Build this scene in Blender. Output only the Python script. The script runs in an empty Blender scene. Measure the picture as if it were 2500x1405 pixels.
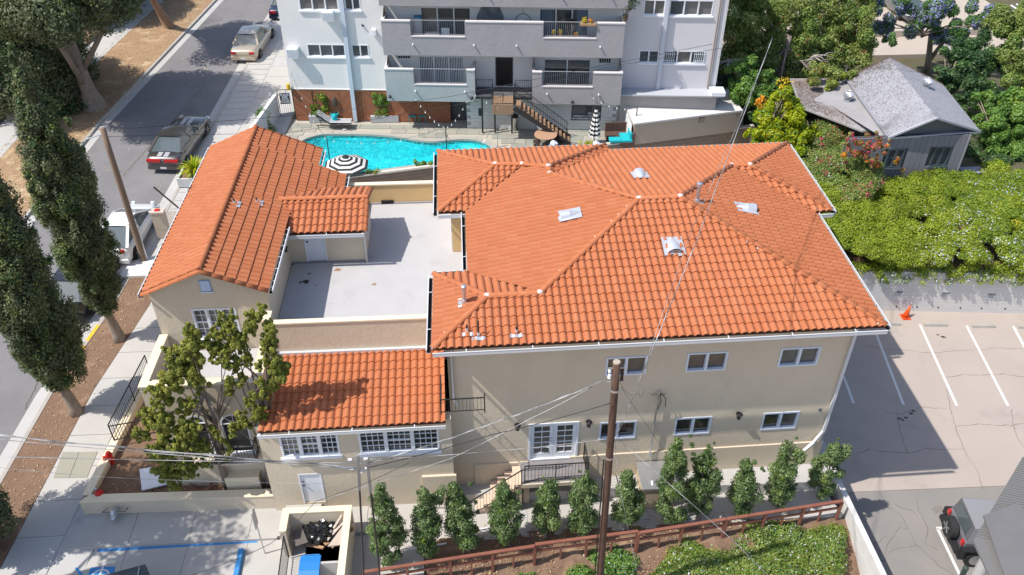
import bpy, bmesh, math, random
import numpy as np
from mathutils import Vector, Matrix
random.seed(7); RS=np.random.RandomState(7)
SC=bpy.context.scene; COL=SC.collection
# ------------------------------------------------------------------ camera
FPX=2036.35; PT=math.radians(37.079); RO=math.radians(0.2276); YA=math.radians(3.85)
CAM=np.array([0.,0.,23.76])
_c,_s=math.cos(YA),math.sin(YA)
_f0=np.array([_s,_c,0.]); _r0=np.array([_c,-_s,0.])
FW=math.cos(PT)*_f0-math.sin(PT)*np.array([0,0,1.]); _up=np.cross(_r0,FW)
RT=math.cos(RO)*_r0+math.sin(RO)*_up; UP=-math.sin(RO)*_r0+math.cos(RO)*_up
cd=bpy.data.cameras.new('camera'); cam=bpy.data.objects.new('camera',cd); COL.objects.link(cam)
cd.sensor_width=36; cd.lens=FPX/2500*36; cd.clip_end=2000; cd.clip_start=.1
cam.matrix_world=Matrix(((RT[0],UP[0],-FW[0],CAM[0]),(RT[1],UP[1],-FW[1],CAM[1]),(RT[2],UP[2],-FW[2],CAM[2]),(0,0,0,1)))
SC.camera=cam
# ------------------------------------------------------------------ light
SUND=np.array([.67,.19,-1.0])
w=bpy.data.worlds.new('World'); SC.world=w; w.use_nodes=True
nt=w.node_tree; bg=nt.nodes['Background']; sky=nt.nodes.new('ShaderNodeTexSky'); sky.sky_type='NISHITA'; sky.sun_disc=False
sky.sun_elevation=math.atan2(1,math.hypot(.67,.19)); sky.sun_rotation=math.atan2(-SUND[0],-SUND[1])
sky.air_density=1.0; sky.dust_density=1.2
nt.links.new(sky.outputs[0],bg.inputs[0]); bg.inputs[1].default_value=.15
sl=bpy.data.lights.new('sun','SUN'); sl.energy=4.2; sl.angle=math.radians(.53); sl.color=(1,.955,.88)
so=bpy.data.objects.new('sun',sl); COL.objects.link(so)
so.rotation_euler=Vector(SUND).to_track_quat('-Z','Y').to_euler(); so.location=(-20,0,40)
SC.view_settings.view_transform='Standard'; SC.view_settings.look='None'; SC.view_settings.gamma=1
SC.view_settings.use_curve_mapping=False; SC.view_settings.exposure=.38
# ------------------------------------------------------------------ survey helpers: photo sight line met with a known surface
def ray(px,py): return ((px-1250)*RT-(py-702.5)*UP)/FPX+FW
def Z(px,py,z): d=ray(px,py); return CAM+d*((z-CAM[2])/d[2])
def Y(px,py,y): d=ray(px,py); return CAM+d*((y-CAM[1])/d[1])
def X(px,py,x): d=ray(px,py); return CAM+d*((x-CAM[0])/d[0])
def PLN(px,py,P): n,k=P; d=ray(px,py); return CAM+d*((k-n@CAM)/(n@d))
def pl3(a,b,c):
    a,b,c=map(np.array,(a,b,c)); n=np.cross(b-a,c-a); n=n/np.linalg.norm(n); n*=np.sign(n[2]); return n,n@a
def zS(y): return -.9+(y-19)*.066
def S(px,py,dz=0):
    d=ray(px,py); t=(-.9+dz+.066*(CAM[1]-19)-CAM[2])/(d[2]-.066*d[1]); return CAM+d*t
# ------------------------------------------------------------------ mesh builder
class MB:
    def __init__(s): s.v=[]; s.f=[]; s.m=[]
    def add(s,vs,fs,m=0):
        o=len(s.v); s.v+=[tuple(map(float,p)) for p in vs]; s.f+=[tuple(i+o for i in f) for f in fs]; s.m+=[m]*len(fs); return s
    def box(s,a,b,m=0):
        x0,y0,z0=a; x1,y1,z1=b
        s.add([(x0,y0,z0),(x1,y0,z0),(x1,y1,z0),(x0,y1,z0),(x0,y0,z1),(x1,y0,z1),(x1,y1,z1),(x0,y1,z1)],
              [(0,3,2,1),(4,5,6,7),(0,1,5,4),(1,2,6,5),(2,3,7,6),(3,0,4,7)],m); return s
    def beam(s,p,q,w,h,m=0,up=(0,0,1)):
        p=np.array(p,float);q=np.array(q,float); d=q-p; L=np.linalg.norm(d)
        if L<1e-6: return s
        d/=L; u=np.array(up,float)
        if abs(d@u)>.98: u=np.array([0,1.,0])
        a=np.cross(d,u); a/=np.linalg.norm(a); b=np.cross(a,d); a=a*w/2; b=b*h/2
        vs=[p-a-b,p+a-b,p+a+b,p-a+b,q-a-b,q+a-b,q+a+b,q-a+b]
        s.add(vs,[(3,2,1,0),(4,5,6,7),(0,1,5,4),(1,2,6,5),(2,3,7,6),(3,0,4,7)],m); return s
    def cyl(s,p,q,r0,r1=None,n=10,m=0,caps=True):
        r1=r0 if r1 is None else r1
        p=np.array(p,float);q=np.array(q,float); d=q-p; L=np.linalg.norm(d)
        if L<1e-6: return s
        d=d/L; u=np.array([0,0,1.]) if abs(d[2])<.9 else np.array([0,1.,0])
        a=np.cross(d,u);a/=np.linalg.norm(a);b=np.cross(d,a)
        vs=[]
        for c,r in((p,r0),(q,r1)):
            for i in range(n):
                t=2*math.pi*i/n; vs.append(c+a*math.cos(t)*r+b*math.sin(t)*r)
        fs=[(i,(i+1)%n,n+(i+1)%n,n+i) for i in range(n)]
        if caps: fs+=[tuple(range(n))[::-1],tuple(range(n,2*n))]
        s.add(vs,fs,m); return s
    def tube(s,pts,r,n=6,m=0):
        pts=[np.array(p,float) for p in pts]; R=r if hasattr(r,'__len__') else [r]*len(pts)
        o=len(s.v); k=len(pts); ref=None
        for i,p in enumerate(pts):
            d=pts[min(i+1,k-1)]-pts[max(i-1,0)]; d/=np.linalg.norm(d)+1e-9
            if ref is None: ref=np.array([0,0,1.]) if abs(d[2])<.9 else np.array([0,1.,0])
            a=np.cross(d,ref); a/=np.linalg.norm(a)+1e-9; b=np.cross(d,a); ref=np.cross(a,d)
            for j in range(n):
                t=2*math.pi*j/n; q=p+(a*math.cos(t)+b*math.sin(t))*R[i]; s.v.append(tuple(q))
        for i in range(k-1):
            for j in range(n):
                s.f.append((o+i*n+j,o+i*n+(j+1)%n,o+(i+1)*n+(j+1)%n,o+(i+1)*n+j)); s.m.append(m)
        s.f.append(tuple(o+j for j in range(n))[::-1]); s.f.append(tuple(o+(k-1)*n+j for j in range(n))); s.m+=[m,m]
        return s
    def prism(s,poly,zt,zb,m=0,ms=None):
        """poly of (x,y) or (x,y,z); top at zt (or own z), bottom at zb"""
        n=len(poly); A=sum(poly[i][0]*poly[(i+1)%n][1]-poly[(i+1)%n][0]*poly[i][1] for i in range(n))
        if A<0: poly=poly[::-1]
        top=[(p[0],p[1],(p[2] if zt is None else zt)) for p in poly]; bot=[(p[0],p[1],zb) for p in poly]
        s.add(top,[tuple(range(n))],m); s.add(top+bot,[(i,n+i,n+(i+1)%n,(i+1)%n) for i in range(n)],m if ms is None else ms); return s
    def sphere(s,c,r,nu=10,nv=6,m=0,sc=(1,1,1)):
        vs=[];c=np.array(c,float)
        for j in range(nv+1):
            ph=math.pi*j/nv
            for i in range(nu):
                t=2*math.pi*i/nu; vs.append(c+np.array([math.sin(ph)*math.cos(t)*sc[0],math.sin(ph)*math.sin(t)*sc[1],math.cos(ph)*sc[2]])*r)
        fs=[(j*nu+i,(j+1)*nu+i,(j+1)*nu+(i+1)%nu,j*nu+(i+1)%nu) for j in range(nv) for i in range(nu)]
        s.add(vs,fs,m); return s
    def lathe(s,c,prof,n=16,m=0):
        c=np.array(c,float); vs=[]
        for r,z in prof:
            for i in range(n):
                t=2*math.pi*i/n; vs.append(c+np.array([r*math.cos(t),r*math.sin(t),z]))
        fs=[(j*n+i,j*n+(i+1)%n,(j+1)*n+(i+1)%n,(j+1)*n+i) for j in range(len(prof)-1) for i in range(n)]
        s.add(vs,fs,m); return s
    def mesh(s,name):
        me=bpy.data.meshes.new(name); me.from_pydata(s.v,[],s.f); me.polygons.foreach_set('material_index',s.m); me.update(); return me
    def build(s,name,mats,parent=None,smooth=False,**kw):
        me=s.mesh(name)
        if not isinstance(mats,(list,tuple)): mats=[mats]
        for m in mats: me.materials.append(m)
        if smooth: me.polygons.foreach_set('use_smooth',[True]*len(me.polygons))
        return link(me,name,parent,**kw)
def link(me,name,parent=None,label=None,cat=None,group=None,kind=None):
    o=bpy.data.objects.new(name,me); COL.objects.link(o)
    if parent is not None:
        o.parent=parent; b=parent.get('_b')
        M=Matrix.Identity(4); q=parent
        while q is not None: M=M@Matrix.Identity(4); q=q.parent
        o.matrix_parent_inverse=wm(parent).inverted()
    tag(o,label,cat,group,kind); return o
def wm(o):
    M=o.matrix_basis.copy()
    if o.parent is not None: M=wm(o.parent)@o.matrix_parent_inverse@M
    return M
def tag(o,label=None,cat=None,group=None,kind=None):
    if label: o['label']=label
    if cat: o['category']=cat
    if group: o['group']=group
    if kind: o['kind']=kind
    return o
def thing(name,loc,label,cat,group=None,rz=0):
    o=bpy.data.objects.new(name,None); COL.objects.link(o); o.location=tuple(map(float,loc)); o.rotation_euler=(0,0,rz); o.empty_display_size=.3
    return tag(o,label,cat,group)
def children(o): return KIDS(o)
def KIDS(o): return [c for c in COL.objects if c.parent is o]
def copy_tree(o,loc=None,rz=None,sc=None,parent=None,label=None):
    kids=KIDS(o); c=o.copy(); COL.objects.link(c)
    if parent is not None: c.parent=parent; c.matrix_parent_inverse=o.matrix_parent_inverse.copy()
    if loc is not None: c.location=tuple(map(float,loc))
    if rz is not None: c.rotation_euler=(0,0,rz)
    if sc is not None: c.scale=sc if hasattr(sc,'__len__') else (sc,)*3
    if label: c['label']=label
    for k in kids: copy_tree(k,parent=c)
    return c
def inst(me,name,parent,M=None,**kw):
    """another object on shared mesh data, placed at world matrix M"""
    o=link(me,name,parent,**kw)
    if M is not None: o.matrix_basis=M
    return o
def frameM(o,x,y,z):
    return Matrix(((x[0],y[0],z[0],o[0]),(x[1],y[1],z[1],o[1]),(x[2],y[2],z[2],o[2]),(0,0,0,1)))
# ------------------------------------------------------------------ materials
def mat(name,c,rough=.8,c2=None,sc=3.,amt=.5,bump=0.,bsc=20.,metal=0.,stain=None,ssc=.6,sthr=.55,spec=.4,det=6,obj_rand=0.,tint=None,coat=0.,trans=0.,emit=None,swid=.12,stretch=None):
    m=bpy.data.materials.new(name); m.use_nodes=True; t=m.node_tree; N=t.nodes; L=t.links; p=N['Principled BSDF']
    p.inputs['Base Color'].default_value=(*c,1); p.inputs['Roughness'].default_value=rough; p.inputs['Metallic'].default_value=metal
    p.inputs['Specular IOR Level'].default_value=spec; p.inputs['Coat Weight'].default_value=coat
    if trans: p.inputs['Transmission Weight'].default_value=trans
    tc=N.new('ShaderNodeTexCoord'); vec=tc.outputs['Object']
    if stretch:
        mp=N.new('ShaderNodeMapping'); mp.inputs['Scale'].default_value=stretch; L.new(vec,mp.inputs[0]); vec=mp.outputs[0]
    col=None
    def noise(scale,detail=det):
        n=N.new('ShaderNodeTexNoise'); n.inputs['Scale'].default_value=scale; n.inputs['Detail'].default_value=detail; n.inputs['Roughness'].default_value=.6; L.new(vec,n.inputs['Vector']); return n.outputs['Fac']
    def mix(fac,a,b):
        x=N.new('ShaderNodeMix'); x.data_type='RGBA'
        if isinstance(fac,float): x.inputs[0].default_value=fac
        else: L.new(fac,x.inputs[0])
        for i,v in ((6,a),(7,b)):
            if isinstance(v,tuple): x.inputs[i].default_value=(*v,1)
            else: L.new(v,x.inputs[i])
        return x.outputs[2]
    def ramp(f,a,b):
        r=N.new('ShaderNodeMapRange'); r.inputs['From Min'].default_value=a; r.inputs['From Max'].default_value=b; L.new(f,r.inputs['Value']); return r.outputs['Result']
    if c2 is not None:
        f=ramp(noise(sc),.5-.3/max(amt,.05)*.5,.5+.3/max(amt,.05)*.5); col=mix(f,c,c2)
    if tint is not None:      # per piece variation carried by the geometry
        if tint=='attr':
            a=N.new('ShaderNodeAttribute'); a.attribute_name='tint'; fac=a.outputs['Fac']
        else:
            a=N.new('ShaderNodeObjectInfo'); fac=a.outputs['Random']
        cr=N.new('ShaderNodeValToRGB'); els=cr.color_ramp.elements
        cols=TINTS[name.split('.')[0]] if name.split('.')[0] in TINTS else TINTS[name]
        while len(els)<len(cols): els.new(.5)
        for i,cc in enumerate(cols): els[i].position=i/(len(cols)-1); els[i].color=(*cc,1)
        L.new(fac,cr.inputs[0])
        col=cr.outputs[0] if col is None else mix(.5,cr.outputs[0],col)
    if stain is not None:
        f=ramp(noise(ssc,8),sthr,sthr+swid); col=mix(f,col if col is not None else c,stain)
    if col is not None: L.new(col,p.inputs['Base Color'])
    if bump:
        b=N.new('ShaderNodeBump'); b.inputs['Strength'].default_value=bump; b.inputs['Distance'].default_value=.02
        L.new(noise(bsc,8),b.inputs['Height']); L.new(b.outputs[0],p.inputs['Normal'])
    if emit: p.inputs['Emission Color'].default_value=(*emit,1); p.inputs['Emission Strength'].default_value=1
    return m
TINTS={'terracotta':[(.37,.112,.047),(.43,.138,.060),(.40,.122,.050),(.46,.165,.078),(.41,.128,.053)],
 'flagstone':[(.30,.29,.25),(.20,.235,.21),(.36,.335,.27),(.24,.25,.22),(.42,.38,.31),(.27,.30,.27)],
 'block_grey':[(.23,.175,.135),(.27,.21,.16),(.20,.155,.12),(.25,.195,.15)],
 'block_white':[(.60,.61,.59),(.66,.66,.64),(.57,.58,.57)],
 'slat_wood':[(.31,.115,.055),(.42,.165,.08),(.25,.095,.05),(.36,.13,.065),(.48,.21,.115)],
 'siding':[(.175,.170,.20),(.20,.195,.225),(.155,.152,.18)],
}
TILE1=mat('terracotta',(.41,.135,.05),.8,c2=(.44,.152,.062),sc=1.1,amt=.9,bump=.15,bsc=60,tint='attr',stain=(.47,.19,.09),ssc=1.3,sthr=.60,swid=.2)
TILE2=mat('terracotta.single',(.41,.135,.05),.8,c2=(.44,.152,.062),sc=1.1,amt=.9,bump=.15,bsc=60,tint='obj')
UNDER=mat('roof_underlay',(.14,.05,.03),.9)
STUC=mat('cream_stucco',(.64,.55,.425),.9,c2=(.59,.505,.385),sc=1.3,amt=.6,bump=.7,bsc=8,stain=(.55,.48,.385),ssc=.9,sthr=.56,swid=.25,stretch=(1,1,.7))
STUCY=mat('cap_stucco',(.80,.69,.50),.9,c2=(.74,.63,.46),sc=4,bump=.2,bsc=14)
STUCO=mat('gold_stucco',(.66,.45,.21),.9,c2=(.60,.42,.21),sc=2.5,bump=.3,bsc=16)
WHITE=mat('white_paint',(.74,.76,.80),.5,bump=.05)
TRIM=mat('window_vinyl',(.66,.72,.82),.4)
GUT=mat('gutter_metal',(.60,.61,.63),.45)
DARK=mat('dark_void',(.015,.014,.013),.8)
IRON=mat('black_iron',(.022,.022,.024),.45)
GLASS=mat('window_glass',(.022,.026,.027),.06,spec=1.0,c2=(.05,.048,.042),sc=1.3)
GLASSB=mat('window_glass_blinds',(.12,.115,.105),.12,spec=1.0,c2=(.06,.058,.052),sc=2.4)
DECK=mat('roof_deck_coating',(.42,.41,.415),.85,c2=(.46,.45,.455),sc=1.1,amt=.7,bump=.12,bsc=8,stain=(.35,.34,.335),ssc=.8,sthr=.56,swid=.25)
ASPH=mat('asphalt',(.165,.158,.163),.92,c2=(.22,.21,.213),sc=.5,amt=.7,bump=.4,bsc=70,stain=(.135,.13,.132),ssc=.25,sthr=.56)
ASPH2=mat('old_asphalt',(.27,.245,.225),.92,c2=(.21,.20,.19),sc=.8,bump=.4,bsc=60,stain=(.13,.115,.10),ssc=.5,sthr=.66)
CONC=mat('concrete',(.47,.455,.44),.88,c2=(.40,.39,.375),sc=.9,bump=.15,bsc=40,stain=(.34,.32,.30),ssc=.8,sthr=.62)
CONCL=mat('pale_concrete',(.47,.445,.415),.88,c2=(.405,.385,.36),sc=1.1,bump=.15,bsc=40)
LOTC=mat('lot_concrete',(.425,.36,.315),.9,c2=(.37,.315,.28),sc=.45,bump=.18,bsc=35,stain=(.315,.27,.24),ssc=.4,sthr=.55,swid=.2)
KERB=mat('kerb_concrete',(.43,.40,.36),.9,c2=(.33,.30,.27),sc=2,bump=.3,bsc=30)
SOIL=mat('red_brown_soil',(.225,.14,.09),.97,c2=(.155,.095,.065),sc=1.6,bump=.9,bsc=22,stain=(.31,.20,.125),ssc=1.1,sthr=.56)
SOILP=mat('dry_parkway_soil',(.36,.24,.14),.97,c2=(.27,.17,.10),sc=1.3,bump=.7,bsc=25,stain=(.47,.36,.22),ssc=.9,sthr=.55)
BARK=mat('bark',(.20,.15,.115),.95,c2=(.33,.27,.22),sc=3,bump=1.,bsc=14,stretch=(3,3,.6))
BARKG=mat('grey_bark',(.17,.135,.11),.95,c2=(.28,.23,.19),sc=4,bump=.8,bsc=14)
POLEW=mat('pole_wood',(.06,.036,.027),.9,c2=(.15,.085,.06),sc=5,bump=.8,bsc=20,stretch=(4,4,.25),stain=(.26,.17,.12),ssc=3,sthr=.62)
POLEG=mat('weathered_pole_wood',(.26,.19,.14),.9,c2=(.18,.12,.085),sc=5,bump=.8,bsc=20,stretch=(4,4,.25))
GALV=mat('galvanised_metal',(.60,.61,.63),.32,metal=.75,c2=(.50,.51,.53),sc=6)
STEEL=mat('brushed_steel',(.6,.6,.6),.25,metal=1.)
WIRE=mat('aluminium_wire',(.46,.46,.46),.5,c2=(.12,.12,.12),sc=1.4,amt=1.5)
WIREB=mat('black_cable',(.03,.03,.032),.6)
RAILW=mat('red_brown_paint',(.20,.068,.045),.75,c2=(.27,.11,.075),sc=3,bump=.2)
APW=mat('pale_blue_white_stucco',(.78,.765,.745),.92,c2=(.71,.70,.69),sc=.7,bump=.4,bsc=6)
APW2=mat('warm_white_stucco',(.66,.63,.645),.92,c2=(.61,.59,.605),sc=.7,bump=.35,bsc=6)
APG=mat('grey_balcony_stucco',(.375,.355,.365),.92,c2=(.315,.30,.31),sc=.9,bump=.8,bsc=5)
APG2=mat('blue_grey_balcony_stucco',(.43,.45,.455),.92,c2=(.37,.385,.39),sc=.9,bump=.5,bsc=5)
WOODD=mat('brown_deck_board',(.34,.215,.13),.8,c2=(.26,.16,.10),sc=5,bump=.2)
TEAL=mat('teal_plastic',(.01,.33,.36),.45)
TEALC=mat('teal_cushion',(.01,.40,.45),.8)
BLUEP=mat('blue_paint',(.035,.20,.50),.7,c2=(.06,.26,.55),sc=6)
WHITEP=mat('white_road_paint',(.72,.72,.72),.8,c2=(.60,.58,.56),sc=8)
REDP=mat('red_paint',(.55,.02,.015),.4)
YELP=mat('yellow_paint',(.70,.42,.02),.6)
ORNG=mat('orange_plastic',(.75,.09,.012),.5)
BLK=mat('black_plastic',(.02,.02,.02),.5)
RUB=mat('tyre_rubber',(.025,.025,.026),.85)
# ------------------------------------------------------------------ vertical wall frames
class Fr:
    def __init__(s,o,ang):
        s.o=np.array([o[0],o[1],0.]); s.u=np.array([math.cos(ang),math.sin(ang),0]); s.n=np.array([math.sin(ang),-math.cos(ang),0])
    def P(s,a,t,z): return s.o+s.u*a+s.n*t+np.array([0,0,z])
    def pix(s,px,py,t=0):
        d=ray(px,py); k=(s.n@(s.o+s.n*t-CAM))/(s.n@d); p=CAM+d*k; return float((p-s.o)@s.u),float(p[2])
    def box(s,mb,a0,a1,t0,t1,z0,z1,m=0):
        c=[s.P(a,t,z) for z in(z0,z1) for a,t in((a0,t1),(a1,t1),(a1,t0),(a0,t0))]
        mb.add(c,[(0,3,2,1),(4,5,6,7),(0,1,5,4),(1,2,6,5),(2,3,7,6),(3,0,4,7)],m); return mb
    def rect(s,mb,a0,a1,z0,z1,t,m=0):
        mb.add([s.P(a0,t,z0),s.P(a1,t,z0),s.P(a1,t,z1),s.P(a0,t,z1)],[(0,1,2,3)],m); return mb
def wall_mesh(fr,a0,a1,z0,z1,holes,depth=.12,thick=.2,m=0,top=True,mb=None):
    mb=mb or MB(); A=sorted(set([a0,a1]+[h[i] for h in holes for i in(0,1)])); ZZ=sorted(set([z0,z1]+[h[i] for h in holes for i in(2,3)]))
    A=[a for a in A if a0<=a<=a1]; ZZ=[z for z in ZZ if z0<=z<=z1]
    for i in range(len(A)-1):
        for j in range(len(ZZ)-1):
            ca,cz=(A[i]+A[i+1])/2,(ZZ[j]+ZZ[j+1])/2
            if any(h[0]<ca<h[1] and h[2]<cz<h[3] for h in holes): continue
            fr.rect(mb,A[i],A[i+1],ZZ[j],ZZ[j+1],0,m)
    for h in holes:
        b0,b1,c0,c1=h
        P=fr.P
        mb.add([P(b0,0,c0),P(b1,0,c0),P(b1,-depth,c0),P(b0,-depth,c0)],[(0,1,2,3)],m)
        mb.add([P(b0,0,c1),P(b1,0,c1),P(b1,-depth,c1),P(b0,-depth,c1)],[(3,2,1,0)],m)
        mb.add([P(b0,0,c0),P(b0,0,c1),P(b0,-depth,c1),P(b0,-depth,c0)],[(3,2,1,0)],m)
        mb.add([P(b1,0,c0),P(b1,0,c1),P(b1,-depth,c1),P(b1,-depth,c0)],[(0,1,2,3)],m)
        mb.add([P(b0,-depth-.1,c0),P(b1,-depth-.1,c0),P(b1,-depth-.1,c1),P(b0,-depth-.1,c1)],[(0,1,2,3)],m)
    P=fr.P; t=thick+.15
    mb.add([P(a0,0,z0),P(a0,-t,z0),P(a0,-t,z1),P(a0,0,z1),P(a1,0,z0),P(a1,-t,z0),P(a1,-t,z1),P(a1,0,z1)],[(3,2,1,0),(4,5,6,7),(0,3,7,4),(1,5,6,2)] if not top else [(3,2,1,0),(4,5,6,7),(1,5,6,2),(2,6,7,3)],m)
    return mb
def window(fr,h,parent,cols=2,grid=None,frame=.06,mid=.07,mt=None,glass=None,sill=False,depth=.10,proud=.02,name='window',label=None,grids=None,hbar=None):
    """frame part with pane sub-parts. grid=(nx,ny) muntins per pane"""
    mt=mt or TRIM; glass=glass or GLASS
    a0,a1,z0,z1=h; mb=MB(); B=fr.box
    B(mb,a0,a1,-depth,proud,z0,z0+frame); B(mb,a0,a1,-depth,proud,z1-frame,z1); B(mb,a0,a0+frame,-depth,proud-.003,z0+frame,z1-frame); B(mb,a1-frame,a1,-depth,proud-.003,z0+frame,z1-frame)
    ww=(a1-a0-2*frame-(cols-1)*mid)/cols; panes=[]
    for i in range(cols):
        p0=a0+frame+i*(ww+mid); p1=p0+ww
        if i<cols-1: B(mb,p1,p1+mid,-depth,proud-.005,z0+frame,z1-frame)
        panes.append((p0,p1))
        g=grids[i] if grids else grid
        if g:
            for k in range(1,g[0]): c=p0+ww*k/g[0]; B(mb,c-.011,c+.011,-depth+.012,-depth+.04,z0+frame,z1-frame)
            for k in range(1,g[1]): c=z0+frame+(z1-z0-2*frame)*k/g[1]; B(mb,p0,p1,-depth+.012,-depth+.043,c-.011,c+.011)
        if hbar and i in hbar: c=(z0+z1)/2; B(mb,p0,p1,-depth,-depth+.06,c-.03,c+.03)
    if sill: B(mb,a0-.06,a1+.06,0,.09,z0-.09,z0-.002)
    o=mb.build(name,mt,parent); 
    if label: o['label']=label
    for i,(p0,p1) in enumerate(panes):
        gl=glass[i] if isinstance(glass,(list,tuple)) else glass
        m2=MB(); B(m2,p0-.004,p1+.004,-depth-.008,-depth+.01,z0+frame-.004,z1-frame+.004); m2.build('pane',gl,o)
    return o
# ------------------------------------------------------------------ S tiles
TW,TL_=.25,.375
def tile_section(n=8):
    pts=[]
    for i in range(n+1):
        x=i/n
        if x<.78: h=math.sin(math.pi*x/.78)**.62*.07
        else: h=-math.sin(math.pi*(x-.78)/.22)*.006
        pts.append((x*TW,h))
    return pts
TSEC=tile_section(12)
def tile_faces():
    """u across, v up slope (0..L), w out of plane; lower end lifted over the next course"""
    vs=[];fs=[];n=len(TSEC)
    for v,l in((-.016,.040),(TL_+.02,.0)):
        for (u,w_) in TSEC: vs.append((u,v,w_*(1.03 if v<0 else .93)+l))
    for (u,w_) in TSEC: vs.append((u,-.016,max(w_*.9-.0,.0)+.006))
    for i in range(n-1): fs.append((i,i+1,n+i+1,n+i)); fs.append((2*n+i,2*n+i+1,i+1,i))
    return vs,fs
TVS,TFS=tile_faces()
def clip_tri(poly,tri):
    """Sutherland-Hodgman in (u,v) of polygon with extra coordinate w against ccw triangle"""
    out=poly
    for k in range(3):
        a=tri[k];b=tri[(k+1)%3]; ex,ey=b[0]-a[0],b[1]-a[1]; inp=out; out=[]
        if not inp: return []
        def sd(p): return ex*(p[1]-a[1])-ey*(p[0]-a[0])
        for i in range(len(inp)):
            p=inp[i];q=inp[(i+1)%len(inp)]; sp,sq=sd(p),sd(q)
            if sp>=0: out.append(p)
            if (sp>=0)!=(sq>=0):
                t=sp/(sp-sq); out.append(tuple(p[j]+(q[j]-p[j])*t for j in range(3)))
    return out
def pip(x,y,poly):
    c=False; n=len(poly)
    for i in range(n):
        x0,y0=poly[i];x1,y1=poly[(i+1)%n]
        if (y0>y)!=(y1>y) and x<(x1-x0)*(y-y0)/(y1-y0)+x0: c=not c
    return c
from mathutils.geometry import tessellate_polygon
TSTUFF={'v':[],'f':[],'t':[]}; SINGLES=[]; SLABS=MB()
def roof_plane(pts,e0=0,e1=1,single=None,shift=0.,eave_over=.0,missing=()):
    """pts 3D polygon; e0->e1 the eave edge (ccw seen from above). Tiles laid up the slope."""
    P=[np.array(p,float) for p in pts]
    # best plane from centroid newell
    n=np.zeros(3)
    for i in range(len(P)):
        a,b=P[i],P[(i+1)%len(P)]; n+=np.cross(a,b)
    n/=np.linalg.norm(n)
    if n[2]<0: n=-n
    e=P[e1]-P[e0]; e-=n*(e@n); e/=np.linalg.norm(e); up=np.cross(n,e)
    c=sum(P)/len(P)
    o=P[e0]-n*((P[e0]-c)@n)
    def uv(p): d=p-o; return (float(d@e),float(d@up))
    poly=[uv(p) for p in P]
    if sum(poly[i][0]*poly[(i+1)%len(poly)][1]-poly[(i+1)%len(poly)][0]*poly[i][1] for i in range(len(poly)))<0:
        raise Exception('roof winding')
    tris=[[poly[i] for i in t] for t in tessellate_polygon([[Vector((u,v,0)) for u,v in poly]])]
    tris=[t if (t[1][0]-t[0][0])*(t[2][1]-t[0][1])-(t[1][1]-t[0][1])*(t[2][0]-t[0][0])>0 else t[::-1] for t in tris]
    # underlay
    q=[o+e*u+up*v-n*.015 for u,v in poly]; q2=[p-n*.07 for p in q]; k=len(q)
    SLABS.add(q+q2,[tuple(range(k)),tuple(range(k,2*k))[::-1]]+[(i,k+i,k+(i+1)%k,(i+1)%k) for i in range(k)])
    us=[p[0] for p in poly]; vs=[p[1] for p in poly]
    i0=int(math.floor((min(us)-shift)/TW))-1; i1=int(math.ceil((max(us)-shift)/TW))+1
    j1=int(math.ceil(max(vs)/TL_))+1
    for j in range(0,j1):
        for i in range(i0,i1):
            u0=i*TW+shift; v0=j*TL_
            cor=[(u0+.01,v0+.01),(u0+TW-.01,v0+.01),(u0+TW-.01,v0+TL_-.01),(u0+.01,v0+TL_-.01),(u0+TW/2,v0+TL_/2)]
            ins=[pip(x,y,poly) for x,y in cor]
            tn=random.random(); lift=random.uniform(-.002,.003); du=random.uniform(-.003,.003)
            if all(ins):
                w=o+e*u0+up*v0
                if single is not None and single(w+e*TW/2): SINGLES.append(frameM(w+n*lift,e,up,n)); continue
                b=len(TSTUFF['v'])
                for (a,v,h) in TVS: TSTUFF['v'].append(o+e*(u0+a+du)+up*(v0+v)+n*(h+lift))
                TSTUFF['f']+=[tuple(b+x for x in f) for f in TFS]; TSTUFF['t']+=[tn]*len(TVS)
            elif any(ins) or any(pip(u0+TW*a,v0+TL_*b_,poly) for a in(.25,.5,.75) for b_ in(.25,.5,.75)):
                tv=[(u0+a,v0+v,h) for a,v,h in TVS]
                for f in TFS:
                    pg=[tv[x] for x in f]
                    if abs(sum(pg[k][0]*pg[(k+1)%4][1]-pg[(k+1)%4][0]*pg[k][1] for k in range(4)))<1e-7:
                        if pip(pg[0][0],max(pg[0][1],.005),poly):
                            b=len(TSTUFF['v']); TSTUFF['v']+=[o+e*x+up*y+n*h for x,y,h in pg]; TSTUFF['f'].append(tuple(range(b,b+4))); TSTUFF['t']+=[tn]*4
                        continue
                    for t in tris:
                        if j==0: t=[(a,b_-.02 if b_<.02 else b_) for a,b_ in t]
                        r=clip_tri(pg,t)
                        if len(r)>2:
                            b=len(TSTUFF['v']); TSTUFF['v']+=[o+e*x+up*y+n*h for x,y,h in r]; TSTUFF['f'].append(tuple(range(b,b+len(r)))); TSTUFF['t']+=[tn]*len(r)
    return o,e,up,n
def fast_mesh(name,V,F=None,nf=4,tint=None,mi=None,mats=()):
    V=np.asarray(V,np.float32).reshape(-1,3); me=bpy.data.meshes.new(name); me.vertices.add(len(V)); me.vertices.foreach_set('co',V.ravel())
    if F is None: F=np.arange(len(V)).reshape(-1,nf)
    F=np.asarray(F,np.int32); k=len(F); nf=F.shape[1]
    me.loops.add(k*nf); me.loops.foreach_set('vertex_index',F.ravel()); me.polygons.add(k); me.polygons.foreach_set('loop_start',np.arange(0,k*nf,nf,dtype=np.int32)); me.polygons.foreach_set('loop_total',np.full(k,nf,np.int32))
    if mi is not None: me.polygons.foreach_set('material_index',np.asarray(mi,np.int32))
    if tint is not None:
        a=me.attributes.new('tint','FLOAT','POINT'); a.data.foreach_set('value',np.asarray(tint,np.float32))
    for m in mats: me.materials.append(m)
    me.update(calc_edges=True); return me
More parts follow.
